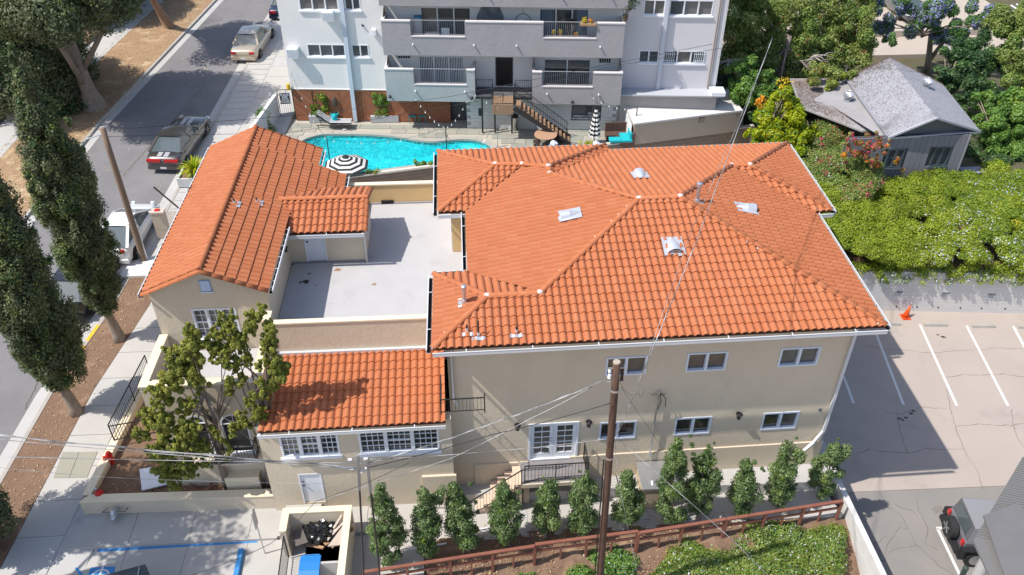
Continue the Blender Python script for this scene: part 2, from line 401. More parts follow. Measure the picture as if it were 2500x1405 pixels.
def ridge_caps(a,b,parent,me,step=.36,lift=.075):
    a=np.array(a,float);b=np.array(b,float); 
    if b[2]<a[2]-.01: a,b=b,a
    d=b-a; L=np.linalg.norm(d); d/=L; x=np.cross(d,(0,0,1)); x/=np.linalg.norm(x); z=np.cross(x,d); k=max(1,int(round(L/step)))
    for i in range(k):
        p=a+d*(i*L/k)+z*(lift+random.uniform(-.004,.004)); M=frameM(p,x,d*(L/k/step),z); inst(me,'ridge_tile',parent,M)
def cap_mesh(r=.105,L=.36,n=8):
    mb=MB(); vs=[]
    for v,k,l in((-.01,1.06,.012),(L+.05,.9,0)):
        for i in range(n+1):
            t=math.pi*i/n; vs.append((math.cos(t)*r*k,v,math.sin(t)*r*k*.85+l-.03))
    for i in range(n+1):
        t=math.pi*i/n; vs.append((math.cos(t)*r*.92,-.01,math.sin(t)*r*.75-.03))
    m=n+1; mb.add(vs,[(i+1,i,m+i,m+i+1) for i in range(n)]+[(2*m+i+1,2*m+i,i,i+1) for i in range(n)])
    me=mb.mesh('ridge_tile'); me.materials.append(TILE2); me.polygons.foreach_set('use_smooth',[True]*len(me.polygons)); return me
def uni(a,b): return random.uniform(a,b)
def text_part(txt,size,M,mt,parent,name='lettering',align='CENTER',ext=.004):
    cu=bpy.data.curves.new(name,'FONT'); cu.body=txt; cu.size=size; cu.align_x=align; cu.align_y='CENTER'; cu.extrude=ext; cu.space_line=.9; cu.offset=.006*size/.2
    t=bpy.data.objects.new('tmp',cu); COL.objects.link(t); dg=bpy.context.evaluated_depsgraph_get(); me=bpy.data.meshes.new_from_object(t.evaluated_get(dg)); bpy.data.objects.remove(t)
    me.materials.clear(); me.materials.append(mt); me.name=name
    return inst(me,name,parent,M)
# ------------------------------------------------------------------ foliage
def leafmat(name,a,b,c=None,trans=.35,rough=.55,sc=.9):
    m=bpy.data.materials.new(name); m.use_nodes=True; t=m.node_tree; N=t.nodes; L=t.links; N.clear()
    out=N.new('ShaderNodeOutputMaterial'); at=N.new('ShaderNodeAttribute'); at.attribute_name='tint'
    cr=N.new('ShaderNodeValToRGB'); els=cr.color_ramp.elements; els[0].color=(*a,1); els[1].color=(*b,1)
    if c: e=els.new(.5); e.color=(*b,1); els[2].color=(*c,1)
    L.new(at.outputs['Fac'],cr.inputs[0])
    d=N.new('ShaderNodeBsdfPrincipled'); d.inputs['Roughness'].default_value=rough; d.inputs['Specular IOR Level'].default_value=.35
    tr=N.new('ShaderNodeBsdfTranslucent'); mx=N.new('ShaderNodeMixShader'); mx.inputs[0].default_value=trans
    L.new(cr.outputs[0],d.inputs['Base Color']); L.new(cr.outputs[0],tr.inputs[0]); L.new(d.outputs[0],mx.inputs[1]); L.new(tr.outputs[0],mx.inputs[2]); L.new(mx.outputs[0],out.inputs[0]); return m
def leaf_arrays(cl,per,size,aspect=.55,shell=.35,up=.25,rs=None,jit=.9,flat=1.0,tintr=(.0,1.)):
    """cl: clumps (n,4). leaves fill the outer part of every clump"""
    rs=rs or RS; cl=np.asarray(cl,float); n=len(cl)
    rr=cl[:,3]; cnt=np.maximum(3,(per*(rr/rr.mean())**2)).astype(int); idx=np.repeat(np.arange(n),cnt); N=len(idx)
    d=rs.normal(size=(N,3)); d/=np.linalg.norm(d,axis=1)[:,None]
    r=(1-shell*rs.rand(N)**1.5)*(.85+.3*rs.rand(N))
    C=cl[idx,:3]+d*np.array([1,1,flat])*(rr[idx]*r)[:,None]
    nr=d+rs.normal(size=(N,3))*jit*.6+np.array([0,0,up]); nr/=np.linalg.norm(nr,axis=1)[:,None]
    tg=np.cross(nr,rs.normal(size=(N,3))); tg/=np.linalg.norm(tg,axis=1)[:,None]+1e-9; bt=np.cross(nr,tg)
    s=size*(.6+.8*rs.rand(N)); a=tg*s[:,None]; b=bt*(s*aspect)[:,None]
    V=np.stack([C-a,C-b*.9+nr*(s*.12)[:,None],C+a,C+b*.9+nr*(s*.12)[:,None]],1)
    ct=rs.rand(n)*.55; t=np.clip(ct[idx]+rs.rand(N)*.45,0,1)*(tintr[1]-tintr[0])+tintr[0]
    return V.reshape(-1,3),np.repeat(t,4),N
def foliage(name,parts,parent=None,**kw):
    """parts: list of (clumps,per,size,mat,opts)"""
    Vs=[];Ts=[];Ms=[];mats=[]
    for cl,per,size,m,o in parts:
        if len(cl)==0: continue
        V,T,N=leaf_arrays(cl,per,size,**o); Vs.append(V);Ts.append(T)
        if m not in mats: mats.append(m)
        Ms.append(np.full(N,mats.index(m)))
    me=fast_mesh(name,np.concatenate(Vs),tint=np.concatenate(Ts),mi=np.concatenate(Ms),mats=mats)
    return link(me,name,parent,**kw)
def clumps_ellipsoid(c,rad,n,r,fill=.3,rs=None,low=-1.):
    rs=rs or RS; c=np.array(c,float);rad=np.array(rad,float); out=[]
    while len(out)<n:
        d=rs.normal(size=3); d/=np.linalg.norm(d)
        if d[2]<low: continue
        k=(1-fill)+fill*rs.rand() if rs.rand()<.8 else rs.rand()
        p=c+d*rad*k; out.append((*p,r*(.6+.8*rs.rand())))
    return np.array(out)
def clumps_column(base,h,prof,n,r,rs=None,lean=(0,0)):
    rs=rs or RS; out=[]
    for i in range(n):
        t=rs.rand(); R=np.interp(t,[p[0] for p in prof],[p[1] for p in prof]); a=rs.rand()*2*math.pi; k=R*(.55+.45*rs.rand())
        out.append((base[0]+math.cos(a)*k+lean[0]*t,base[1]+math.sin(a)*k+lean[1]*t,base[2]+t*h,r*(.6+.8*rs.rand())*(.6+.4*R/max(p[1] for p in prof))))
    return np.array(out)
L_DARK=leafmat('cypress_leaf',(.04,.062,.03),(.115,.145,.07),(.22,.24,.12),.3,.6)
L_JUN=leafmat('juniper_leaf',(.11,.13,.018),(.29,.30,.045),(.47,.45,.09),.3,.6)
L_FIC=leafmat('ficus_leaf',(.06,.11,.03),(.13,.20,.07),(.27,.34,.14),.3,.35)
L_HED=leafmat('lantana_leaf',(.12,.19,.015),(.29,.38,.03),(.44,.50,.06),.4,.5)
L_TAN=leafmat('dry_shoot',(.18,.14,.06),(.27,.22,.08),None,.3)
L_YEL=leafmat('lime_leaf',(.13,.22,.01),(.34,.43,.012),(.55,.50,.02),.45,.45)
L_OLV=leafmat('mixed_leaf',(.08,.12,.03),(.21,.27,.06),(.38,.42,.13),.3,.45)
L_RST=leafmat('rusty_leaf',(.22,.09,.04),(.36,.16,.08),None,.3)
L_GRN=leafmat('green_leaf',(.05,.12,.025),(.14,.27,.05),(.27,.42,.09),.35,.45)
L_DGR=leafmat('deep_green_leaf',(.022,.06,.022),(.06,.125,.045),(.13,.21,.08),.3,.4)
L_JAC=leafmat('fern_leaf',(.06,.15,.03),(.17,.31,.10),None,.35)
F_WHT=leafmat('white_flower',(.62,.62,.68),(.80,.80,.84),None,.2)
F_BLU=leafmat('pale_blue_flower',(.45,.50,.72),(.70,.74,.88),None,.2)
F_PUR=leafmat('violet_flower',(.26,.24,.62),(.50,.46,.82),None,.3)
F_MAG=leafmat('magenta_flower',(.55,.02,.09),(.75,.05,.20),None,.3)
F_ORG=leafmat('orange_flower',(.75,.22,.01),(.85,.42,.02),None,.3)
F_YEL=leafmat('yellow_flower',(.70,.50,.02),(.80,.62,.05),None,.3)
# ================================================================== SETTING: GROUND
def struct(o,kind='structure'): o['kind']=kind; return o
def sheet(name,poly,zb,m,zt=None,ms=None,parent=None):
    mb=MB(); mb.prism([tuple(p) for p in poly],zt,zb,0,None if ms is None else 1)
    return struct(mb.build(name,[m] if ms is None else [m,ms],parent))
def inc(poly,d=0.): return [(x,y,zS(y)+d) for x,y in poly]
G0=MB(); G0.add([(-300,-200,-4.2),(300,-200,-4.2),(300,400,-4.2),(-300,400,-4.2)],[(0,1,2,3)]); struct(G0.build('ground',SOILP))
# street plane strips, left to right (x along y lines)
def lx(pts,y):
    return float(np.interp(y,[p[1] for p in pts],[p[0] for p in pts]))
KN=[(-18.6,8),(-17.25,25.9),(-16.35,30.9),(-15.9,36),(-14.6,53.7),(-12.6,80),(-10,120)]        # kerb, house side
KF=[(-24.6,8),(-23.6,25.9),(-22.9,36),(-21.9,48),(-18.7,67),(-16.5,80),(-11,120)]              # kerb, far side
def strip(name,left,right,m,ys,d=0.,zb=-4.1,**k):
    pl=[(left(y),y) for y in ys]; pr=[(right(y),y) for y in ys]
    mb=MB()
    for i in range(len(ys)-1):
        q=[pl[i],pr[i],pr[i+1],pl[i+1]]; mb.prism([(x,y,zS(y)+d) for x,y in q],None,zb)
    return struct(mb.build(name,m,**k))
YS=[8,19,25.9,30.9,36,42,48,53.7,60,67,80,120]
strip('road',lambda y:lx(KF,y),lambda y:lx(KN,y),ASPH,YS)
strip('gutter',lambda y:lx(KN,y)-.55,lambda y:lx(KN,y),CONC,YS,d=.006,zb=-4.05)
strip('gutter',lambda y:lx(KF,y),lambda y:lx(KF,y)+.5,CONC,YS,d=.006,zb=-4.05)
strip('kerb',lambda y:lx(KN,y),lambda y:lx(KN,y)+.16,KERB,YS,d=.13)
strip('kerb',lambda y:lx(KF,y)-.16,lambda y:lx(KF,y),KERB,YS,d=.13)
strip('parkway',lambda y:lx(KN,y)+.16,lambda y:lx(KN,y)+1.75,SOIL,[19.6,25.9,30.9,34],d=.11)
strip('parkway',lambda y:lx(KN,y)+.16,lambda y:lx(KN,y)+1.75,CONC,[34,36,42,48,53.7,60,67,80],d=.11)
strip('parkway',lambda y:lx(KN,y)+.16,lambda y:lx(KN,y)+1.75,CONC,[8,15,17.2],d=.09)
strip('parkway',lambda y:lx(KN,y)+.16,lambda y:lx(KN,y)+1.75,SOIL,[17.2,19.6],d=.11)
strip('parkway',lambda y:lx(KF,y)-4.1,lambda y:lx(KF,y)-.16,SOILP,YS,d=.11)
strip('sidewalk_bed',lambda y:lx(KN,y)+1.75,lambda y:lx(KN,y)+4.6,CONC,[8,19,25.9,30.9,36,42,48,53.7,60,80],d=.09)
sw=strip('sidewalk',lambda y:lx(KF,y)-6.0,lambda y:lx(KF,y)-4.1,CONC,YS,d=.12)
strip('yard_bank',lambda y:lx(KF,y)-26,lambda y:lx(KF,y)-6.0,SOIL,YS,d=.3)
# sidewalk slabs beside the house, each slab a piece
swn=struct(MB().add([(0,0,0)],[]).build('sidewalk',CONC)) if False else None
side=bpy.data.objects.new('sidewalk',None); COL.objects.link(side); side['kind']='structure'; side.location=(-14,25,-.7)
y=10.0; k=0
while y<58:
    y2=y+1.5; a,b=lx(KN,y)+1.78,lx(KN,y2)+1.78; wd=1.62 if y<31 else 1.75
    mb=MB(); q=[(a,y+.012),(a+wd,y+.012),(b+wd,y2-.012),(b,y2-.012)]
    mb.prism([(x,yy,zS(yy)+.118+random.uniform(-.003,.003)) for x,yy in q],None,zS(y)-.02); mb.build('slab',CONCL if (k*7)%5 else CONC,side); y=y2; k+=1
# square pavers in the parkway strip near the cars
pav=bpy.data.objects.new('paver_strip',None); COL.objects.link(pav); pav['kind']='structure'; pav.location=(-14.6,41,.6)
for (y0,y1) in((38.6,43.6),(48.5,58.)):
    y=y0
    while y<y1:
        for c in range(2):
            a=lx(KN,y)+.24+c*.74; mb=MB(); mb.box((a,y,zS(y)+.05),(a+.68,y+.68,zS(y)+.135+random.uniform(0,.008))); mb.build('paver',CONCL,pav)
        y+=.76
strip('gravel_patch',lambda y:lx(KN,y)+.2,lambda y:lx(KN,y)+1.7,mat('pale_gravel',(.50,.46,.40),.95,c2=(.22,.19,.16),sc=26,amt=1.5,bump=1.,bsc=45),[36.4,38.4],d=.125,zb=-.2)
# house pad, alley, walk
sheet('house_pad',[(-11.6,19.9),(13.6,19.5),(14.4,44),(-13.2,44),(-12.7,36)],-4.1,CONC,zt=-.55)
WALK_Z=-.98
sheet('walkway',[(-6.9,19.95),(12.9,19.8),(13.3,18.35),(-3.0,18.0),(-6.9,18.2)],-4.1,CONCL,zt=WALK_Z-.012)
wk=bpy.data.objects.new('walkway',None); COL.objects.link(wk); wk['kind']='structure'; wk.location=(-2,19,WALK_Z)
for i in range(7):
    x=-6.88+i*1.25; mb=MB(); mb.box((x,18.15-(1.3 if 2<=i<=3 else 0),WALK_Z-.1),(x+1.235,19.72,WALK_Z+.004)); mb.build('slab',CONCL if i%3 else CONC,wk)
for a,b,c,d in((7.2,8.3,18.5,19.5),(5.2,6.2,18.6,19.5)):
    mb=MB(); mb.box((a,c,WALK_Z-.1),(b,d,WALK_Z+.05)); mb.build('slab',CONCL,wk)
# planting strip with soil relief and bank falling to the lower hedge
def relief(name,x0,x1,y0,y1,f,m,st=.12,amp=.03,zb=None,inside=None):
    nx=int((x1-x0)/st)+1; ny=int((y1-y0)/st)+1; xs=np.linspace(x0,x1,nx); ys=np.linspace(y0,y1,ny); rs=np.random.RandomState(3)
    H=rs.rand(ny,nx)
    for _ in range(2): H=(H+np.roll(H,1,0)+np.roll(H,1,1)+np.roll(H,-1,0)+np.roll(H,-1,1))/5
    H=(H-H.mean())/H.std()*amp
    V=np.array([(x,y,f(x,y)+H[j,i]) for j,y in enumerate(ys) for i,x in enumerate(xs)]); F=[(j*nx+i,j*nx+i+1,(j+1)*nx+i+1,(j+1)*nx+i) for j in range(ny-1) for i in range(nx-1)]
    if inside is not None: F=[q for q in F if all(inside(V[k][0],V[k][1]) for k in q)]
    me=fast_mesh(name,V,F,mats=[m]); me.polygons.foreach_set('use_smooth',[True]*len(me.polygons)); return struct(link(me,name))
FENCE=[Z(878,1405,-.95),Z(1305,1338,-.95),Z(1560,1306,-.95),Z(1772,1278,-.95),Z(2056,1230,-.95)]
def fy(x): return float(np.interp(x,[p[0] for p in FENCE],[p[1] for p in FENCE]))
def bankz(x,y):
    d=fy(x)-y; return -.98 if d<0 else -.98-min(d,2.6)*.42
relief('planting_bed',-3.0,13.9,15.,18.3,bankz,SOIL,.11,.026,inside=lambda x,y: y<18.28+.02*x)
sheet('lower_bank',[(-4.2,12.2),(14.,12.8),(14.,15.1),(-4.2,15.1)],-4.1,SOIL,zt=-2.15)
sheet('bed_base',[(-3.0,15.),(14.,15.),(14,18.6),(-3,18.6)],-4.1,SOIL,zt=-2.1)
# parking lots
sheet('parking_lot',[(13.3,20.6),(60,20.0),(60,33),(13.9,33)],-4.1,LOTC,zt=-2.6)
sheet('lower_drive',[(13.2,-20),(60,-20),(60,20.0),(13.3,20.6)],-4.1,ASPH2,zt=-2.63)
def decal(name,poly,z,m,th=.004):
    mb=MB(); mb.prism([(p[0],p[1]) for p in poly],z+th,z-.01); return struct(mb.build(name,m))
LZ=-2.6
def stripe(a,b,w=.115,z=LZ,m=WHITEP):
    a=np.array(a[:2]);b=np.array(b[:2]); d=(b-a)/np.linalg.norm(b-a); n=np.array([-d[1],d[0]])*w/2
    return decal('painted_line',[a-n,b-n,b+n,a+n],z,m)
P_=lambda x,y:Z(x,y,LZ)
for a,b in(((2136,807),(2206,989)),((2060,920),(2084,985)),((2246,793),(2336,991)),((2360,796),(2461,991)),((2474,797),(2575,985))): stripe(P_(*a),P_(*b))
zz=-2.63
for a,b in(((2289,1291),(2345,1408)),((2286,1290),(2330,1288))): stripe(Z(*a,zz),Z(*b,zz),.11,zz)
# cracks, thin filled seams standing a hair proud of the slab
CRK=mat('crack_filler',(.13,.105,.09),.95)
def crack(px,z,w=.022):
    pts=[]; 
    for i in range(len(px)-1):
        a=Z(*px[i],z);b=Z(*px[i+1],z); n=max(2,int(np.linalg.norm(b-a)/.22))
        for k in range(n): pts.append(a+(b-a)*k/n+np.array([uni(-.045,.045),uni(-.045,.045),0]))
    pts.append(Z(*px[-1],z)); mb=MB()
    for i in range(len(pts)-1): 
        w1=w*uni(.4,1.2); a,b=pts[i],pts[i+1]; d=(b-a)/ (np.linalg.norm(b-a)+1e-6); n=np.array([-d[1],d[0],0])*w1/2
        mb.add([a-n+[0,0,.0035],b-n+[0,0,.0035],b+n+[0,0,.0035],a+n+[0,0,.0035]],[(0,1,2,3)])
    return mb
ck=MB()
for px,z in(([(2112,845),(2150,853),(2187,853),(2240,860),(2290,862),(2340,857),(2385,855),(2440,850),(2500,853)],LZ),([(2304,923),(2350,916),(2400,917),(2450,914),(2500,920)],LZ),([(2160,1008),(2200,1010),(2250,996),(2310,998)],LZ),
    ([(2092,1108),(2120,1098),(2160,1102),(2215,1107),(2260,1096),(2310,1098),(2352,1096)],LZ),([(2310,950),(2330,1040),(2355,1100),(2385,1150),(2403,1197)],LZ),([(2215,1107),(2200,1060),(2190,1010)],LZ),([(2335,1040),(2390,1036),(2470,1040),(2500,1035)],LZ),([(2470,1000),(2475,1040),(2490,1080),(2500,1095)],LZ),
    ([(2150,1205),(2165,1235),(2200,1260),(2215,1290),(2235,1330),(2260,1350),(2290,1380),(2330,1405)],zz),([(2240,1215),(2245,1250),(2265,1290),(2262,1330),(2290,1345)],zz),([(2080,1365),(2120,1372),(2160,1368),(2165,1330),(2200,1290),(2215,1290)],zz),([(2165,1310),(2135,1330),(2150,1352)],zz),([(2185,1235),(2225,1245),(2240,1262)],zz),([(2235,1330),(2200,1340),(2168,1350)],zz)):
    c=crack(px,z); ck.add(c.v,c.f)
struct(ck.build('crack_lines',CRK),'stuff')
OIL=mat('oil_stain',(.06,.055,.05),.8)
def blot(px,py,z,r,m,name='oil_stain'):
    c=Z(px,py,z); mb=MB(); n=11; mb.prism([(c[0]+math.cos(2*math.pi*i/n)*r*uni(.45,1.1),c[1]+math.sin(2*math.pi*i/n)*r*uni(.3,.8)) for i in range(n)],z+.003,z-.01); return struct(mb.build(name,m),'stuff')
for p in((2196,1022),(2204,1026),(2212,1020),(2225,1010),(2230,1004),(2300,822),(2305,824),(2290,818)): blot(*p,LZ,.11,OIL)
SMU=mat('tyre_smudge',(.19,.165,.145),.9,c2=(.23,.20,.18),sc=3)
for p,r in(((2110,1350),.42),((2290,1245),.35)): blot(*p,zz,r,SMU)
# rear lot wall, block built
def block_wall(name,a,b,z0,z1,label,m,cat='wall',bw=.4,bh=.2,th=.2,cap=None,skip=None,maxn=300,group=None,only=None):
    a=np.array(a[:2]);b=np.array(b[:2]); L=np.linalg.norm(b-a); fr=Fr(a,math.atan2(*(b-a)[::-1]))
    t=thing(name,(a[0],a[1],z0),label,cat,group); mb=MB(); fr.box(mb,0,L,-th,-.012,z0,z1); mb.build('mortar_core',mat(name+'_mortar',(.25,.22,.19),.95),t)
    me=MB(); me.box((.006,-.0,.006),(bw-.006,.022,bh-.006)); me=me.mesh('block'); me.materials.append(m)
    n=0; rest=MB(); rows=int(round((z1-z0)/bh)); cells=[]
    for j in range(rows):
        for i in range(int(L/bw)+2):
            s=i*bw-(bw/2 if j%2 else 0)
            if s<-.001 or s+bw>L+.05: continue
            cells.append((j,s))
    cells.sort(key=lambda c:-c[0])
    for j,s in cells:
        z=z0+j*bh; p=fr.P(s,uni(-.016,-.008),z)
        if n<maxn: inst(me,'block',t,frameM(p,fr.u,fr.n,(0,0,1))); n+=1
        else: fr.box(rest,s+.006,s+bw-.006,-.02,.01,z+.006,z+bh-.006)
    if rest.v: rest.build('block_courses',m,t)['kind']='stuff'
    if cap: mb=MB(); fr.box(mb,-.05,L+.05,-th-.04,.04,z1,z1+.07); mb.build('coping',cap,t)
    return t,fr
lw0=Z(2060,757,LZ); lw1=Z(2600,768,LZ)
t=thing('retaining_wall',(lw0[0],lw0[1],LZ),'long pale plastered retaining wall behind the parking bays under the flowering hedge','wall')
fr=Fr(lw0,math.atan2(lw1[1]-lw0[1],lw1[0]-lw0[0])); L=float(np.linalg.norm(lw1-lw0)); mb=MB(); fr.box(mb,-5.2,L,-.3,0,LZ,-.18)
PWALL=mat('painted_block_wall',(.66,.635,.61),.9,c2=(.58,.555,.535),sc=1.2,bump=.3,bsc=10,stretch=(1,1,4)); mb.build('wall_face',PWALL,t)
mb=MB()
for k in range(12):
    z=LZ+.2*(k+1)
    if z<-.2: fr.box(mb,-5.1,L-.1,0,.003,z,z+.006)
mb.build('block_joint',mat('joint_shade',(.52,.50,.48),.95),t)
for px in(2188,2238,2290,2345,2397,2455,2510):
    s,z=fr.pix(px,752,0); mb=MB(); mb.cyl(fr.P(s,-.01,LZ+.28),fr.P(s,.012,LZ+.28),.045,n=10); mb.build('weep_hole',DARK,t)
for px,py in((2193,717),(2307,720),(2420,723)):
    s,z=fr.pix(px,py,0); sg=thing('parking_sign',fr.P(s,0,z),{2193:'leftmost small grey and white parking notice on the pale wall',2307:'middle small grey and white parking notice on the pale wall',2420:'rightmost small parking notice on the pale wall near the white flowers'}[px],'sign','small notices on the retaining wall')
    mb=MB(); fr.box(mb,s-.2,s+.2,.0,.012,z-.17,z+.17); mb.build('plate',mat('sign_white',(.55,.56,.57),.5),sg)
    mb=MB(); fr.box(mb,s-.18,s+.18,.012,.016,z+.03,z+.15); fr.box(mb,s-.14,s+.14,.012,.016,z-.04,z-.015); fr.box(mb,s-.15,s+.13,.012,.016,z-.1,z-.075); mb.build('print',mat('sign_grey',(.16,.18,.20),.5),sg)
# wheel stops
for i,(x0,x1,yy) in enumerate(((2150,2196,793.5),(2255,2310,795.5),(2372,2427,799),(2484,2530,801))):
    a=Z(x0,yy,LZ);b=Z(x1,yy,LZ); mb=MB(); vs=[]
    for p in(a,b):
        for dy,dz in((-.09,0),(-.06,.13),(.06,.13),(.09,0)): vs.append((p[0],p[1]+dy,LZ+dz))
    mb.add(vs,[(0,4,5,1),(1,5,6,2),(2,6,7,3),(0,1,2,3),(7,6,5,4)]); o=mb.build('wheel_stop',KERB)
    tag(o,('concrete wheel stop partly hidden behind the tiled roof corner','concrete wheel stop just right of the orange cone','concrete wheel stop between the two long white bay lines','concrete wheel stop at the right edge of the photo')[i],'wheel stop','wheel stops in the parking lot')
c=Z(2211,775,LZ); t=thing('traffic_cone',c,'tilted orange traffic cone against the pale retaining wall','cone')
mb=MB(); mb.cyl(c+[-.04,-.02,.03],c+[.06,.05,.72],.17,.03,n=14); mb.build('cone_body',ORNG,t,smooth=True)
mb=MB(); mb.beam(c+[-.24,-.02,.05],c+[.18,-.02,.02],.42,.04); mb.build('base_plate',ORNG,t)
# white retaining wall at the lot edge
a=Z(2040,1112,-1.0); b=Z(2062,1250,-1.0); c_=Z(2075,1410,-1.0)
WEDGE=mat('white_edge_wall',(.66,.65,.64),.85,c2=(.50,.48,.46),sc=2,bump=.3,bsc=14)
mb=MB()
xr=lambda y:13.55
mb.box((13.42,10,-4),(13.62,19.6,-.62)); mb.box((13.25,19.6,-4),(13.62,21.0,-.62))
tag(mb.build('edge_wall',WEDGE),'white rendered wall between the shrub bed and the sunken drive','wall')
# pool deck + yards
DZ=.9
sheet('pool_terrace',[(-13.2,44),(-6.6,40.9),(17.1,45.6),(18,48),(18,72),(-12,72)],-4.1,mat('deck_grout',(.40,.37,.32),.9,bump=.3),zt=DZ-.03)
sheet('alley',[(-13.2,41.2),(-6.4,40.7),(17.3,45.3),(17.3,32.5),(14.2,32.5),(-11.6,32.5)],-4.1,CONC,zt=-.5)
YZ=.75
sheet('yard',[(17.6,36.2),(60,36.2),(60,140),(17.6,140)],-4.1,mat('yard_soil',(.13,.10,.065),.97,c2=(.07,.075,.03),sc=1.,bump=.8,bsc=14),zt=YZ)
sheet('back_court',[(16.5,56),(44,56),(44,140),(16.5,140)],-4.,mat('court_concrete',(.46,.39,.32),.9,c2=(.40,.34,.28),sc=.8,bump=.3),zt=YZ+.3)
sheet('hedge_bank',[(14.6,32.32),(60,28.4),(60,36.3),(14.6,36.3)],-4.1,SOIL,zt=-.25)
sheet('far_ground',[(-60,120),(120,120),(120,300),(-60,300)],-4.1,CONC,zt=1.2)

tar=MB()
for px,z in(([(300,430),(345,380),(420,300),(500,205)],0),([(60,1000),(110,900),(150,820)],0)):
    pts=[S(x,y,.002) for x,y in px]
    for a_,b_ in zip(pts[:-1],pts[1:]):
        n_=12
        for k in range(n_):
            p=a_+(b_-a_)*k/n_+[uni(-.04,.04),0,0]; q=a_+(b_-a_)*(k+1)/n_+[uni(-.04,.04),0,0]; w_=.02; tar.add([p-[w_,0,-.006],p+[w_,0,.006],q+[w_,0,.006],q-[w_,0,-.006]],[(0,1,2,3)])
struct(tar.build('road_crack_lines',CRK),'stuff')
for q in(((118,905),(196,818),(204,822),(128,910)),): 
    P4=[S(x,y,.0) for x,y in q]; 
for (a_,b_) in (((205,838),(222,800)),((190,880),(203,850))):
    A=S(*a_,.0);B=S(*b_,.0); xA=lx(KN,A[1]); xB=lx(KN,B[1]); mb=MB(); mb.prism([(xA-.01,A[1],zS(A[1])+.134),(xA+.15,A[1],zS(A[1])+.134),(xB+.15,B[1],zS(B[1])+.134),(xB-.01,B[1],zS(B[1])+.134)],None,zS(A[1])+.1); struct(mb.build('painted_kerb',YELP))
# ================================================================== THE TILED HOUSE
ZE=6.73
H=thing('tiled_house',(0,19.8,-1),'large cream stucco house with orange clay tile hip roofs around a grey roof terrace','house')
E_={k:Z(*p,ZE) for k,p in dict(FL=(1056,853),FR=(2162,797),notchR=(1988,519),RR=(2030,515),RearR=(1920,352),rear2L=(1487,370),rear1R=(1476,357),rear1L=(1070,372),NLb=(1070,519),notchL=(1138,517),midLb=(1143,667),FLr=(1060,672)).items()}
def eave_plane(a,b,p,side):
    e=(b-a)/np.linalg.norm(b-a); s=np.array(side,float); s=s-e*(s@e); s[2]=0; s/=np.linalg.norm(s); return pl3(a,b,a+s+np.array([0,0,p]))
FP=eave_plane(E_['FL'],E_['FR'],.22,(0,1,0)); RP=eave_plane(E_['rear2L'],E_['RearR'],.22,(0,-1,0)); R1=eave_plane(E_['rear1L'],E_['rear1R'],.235,(0,-1,0))
LIFT=9     # ridge caps stand above the plane, so the plane node sits a few pixels lower
N_={k:PLN(q[0],q[1]+4,FP) for k,q in dict(N1=(1190,722),N2=(1318,714),N3=(1560,484),N4=(1660,479)).items()}
N_.update({k:PLN(q[0],q[1]+4,RP) for k,q in dict(N5=(1786,403),N6=(1830,402),N10=(1343,423)).items()})
N_.update({k:PLN(q[0],q[1]+4,R1) for k,q in dict(N7=(1209,400),N8=(1275,400),N9=(1339,405)).items()})
V={**E_,**N_}
ROOF=thing('roof',(6,26,ZE),None,None); ROOF.parent=H; ROOF.matrix_parent_inverse=wm(H).inverted()
single=None
FrontSingle=lambda p:False
# gutter troughs stand just outside the eaves
planes=[(['FL','FR','N4','N3','N2','N1'],0,1),(['FLr','FL','N1'],0,1),(['midLb','FLr','N1','N2'],0,1),(['notchL','midLb','N2','N3','N10','N9','N8'],0,1),
 (['NLb','notchL','N8','N7'],0,1),(['rear1L','NLb','N7'],0,1),(['rear1R','rear1L','N7','N8','N9'],0,1),(['rear2L','rear1R','N9','N10'],0,1),
 (['RearR','rear2L','N10','N3','N4','N5','N6'],0,1),(['FR','notchR','N5','N4'],0,1),(['notchR','RR','N6','N5'],0,1),(['RR','RearR','N6'],0,1)]
for k,(ks,a,b) in enumerate(planes):
    lim=(V['FL'][1]+.9)
    sg=(lambda p,l=lim: p[1]<l-.15) if k==0 else None
    roof_plane([V[q] for q in ks],a,b,single=sg)
# left wing gable
RXF=np.array([-8.87,23.02,7.5]); RXR=np.array([-8.87,33.62,7.5]); PR_=pl3(RXF,RXR,RXF+np.array([1,0,-.43])); PL_=pl3(RXF,RXR,RXF+np.array([-1,0,-.43]))
LF=np.array([-10.93,23.02,6.61]); LR=np.array([-10.93,33.62,6.61]); RF=np.array([-6.76,23.02,6.593]); RA=np.array([-6.76,30.45,6.593]); 
RB=PLN(835.8,474,PR_); RC=PLN(844,429.6,PR_); RD=PLN(777.5,408,PR_); RE=PLN(785,369,PR_)
xb=(RB[0]+RC[0])/2; zb=7.5-.43*(xb+8.87); xd=(RD[0]+RE[0])/2; zd=7.5-.43*(xd+8.87); yj=(RC[1]+RD[1])/2
roof_plane([LR,LF,RXF,RXR],0,1)
def onR(x,y): return np.array([x,y,7.5-.43*(x+8.87)])
roof_plane([onR(-6.76,23.02),onR(-6.76,28.35),onR(-8.87,28.35),RXF],0,1,shift=0)
roof_plane([onR(xb,28.35),onR(xb,yj),onR(-8.87,yj),onR(-8.87,28.35)],0,1,shift=(.08))
roof_plane([onR(xd,yj),onR(xd,33.62),RXR,onR(-8.87,yj)],0,1,shift=.03)
# annex roof
AY0,AYR,AY1=26.98,28.62,30.2; AZ0,AZR=6.27,6.76; AX0,AX1=-7.0,-3.84
roof_plane([(AX0+.2,AY0,AZ0),(AX1,AY0,AZ0),(AX1,AYR,AZR),(AX0-.25,AYR,AZR)],0,1)
roof_plane([(AX1,AY1,AZ0+.0),(AX0+1.2,AY1,AZ0),(AX0-.25,AYR,AZR),(AX1,AYR,AZR)],0,1)
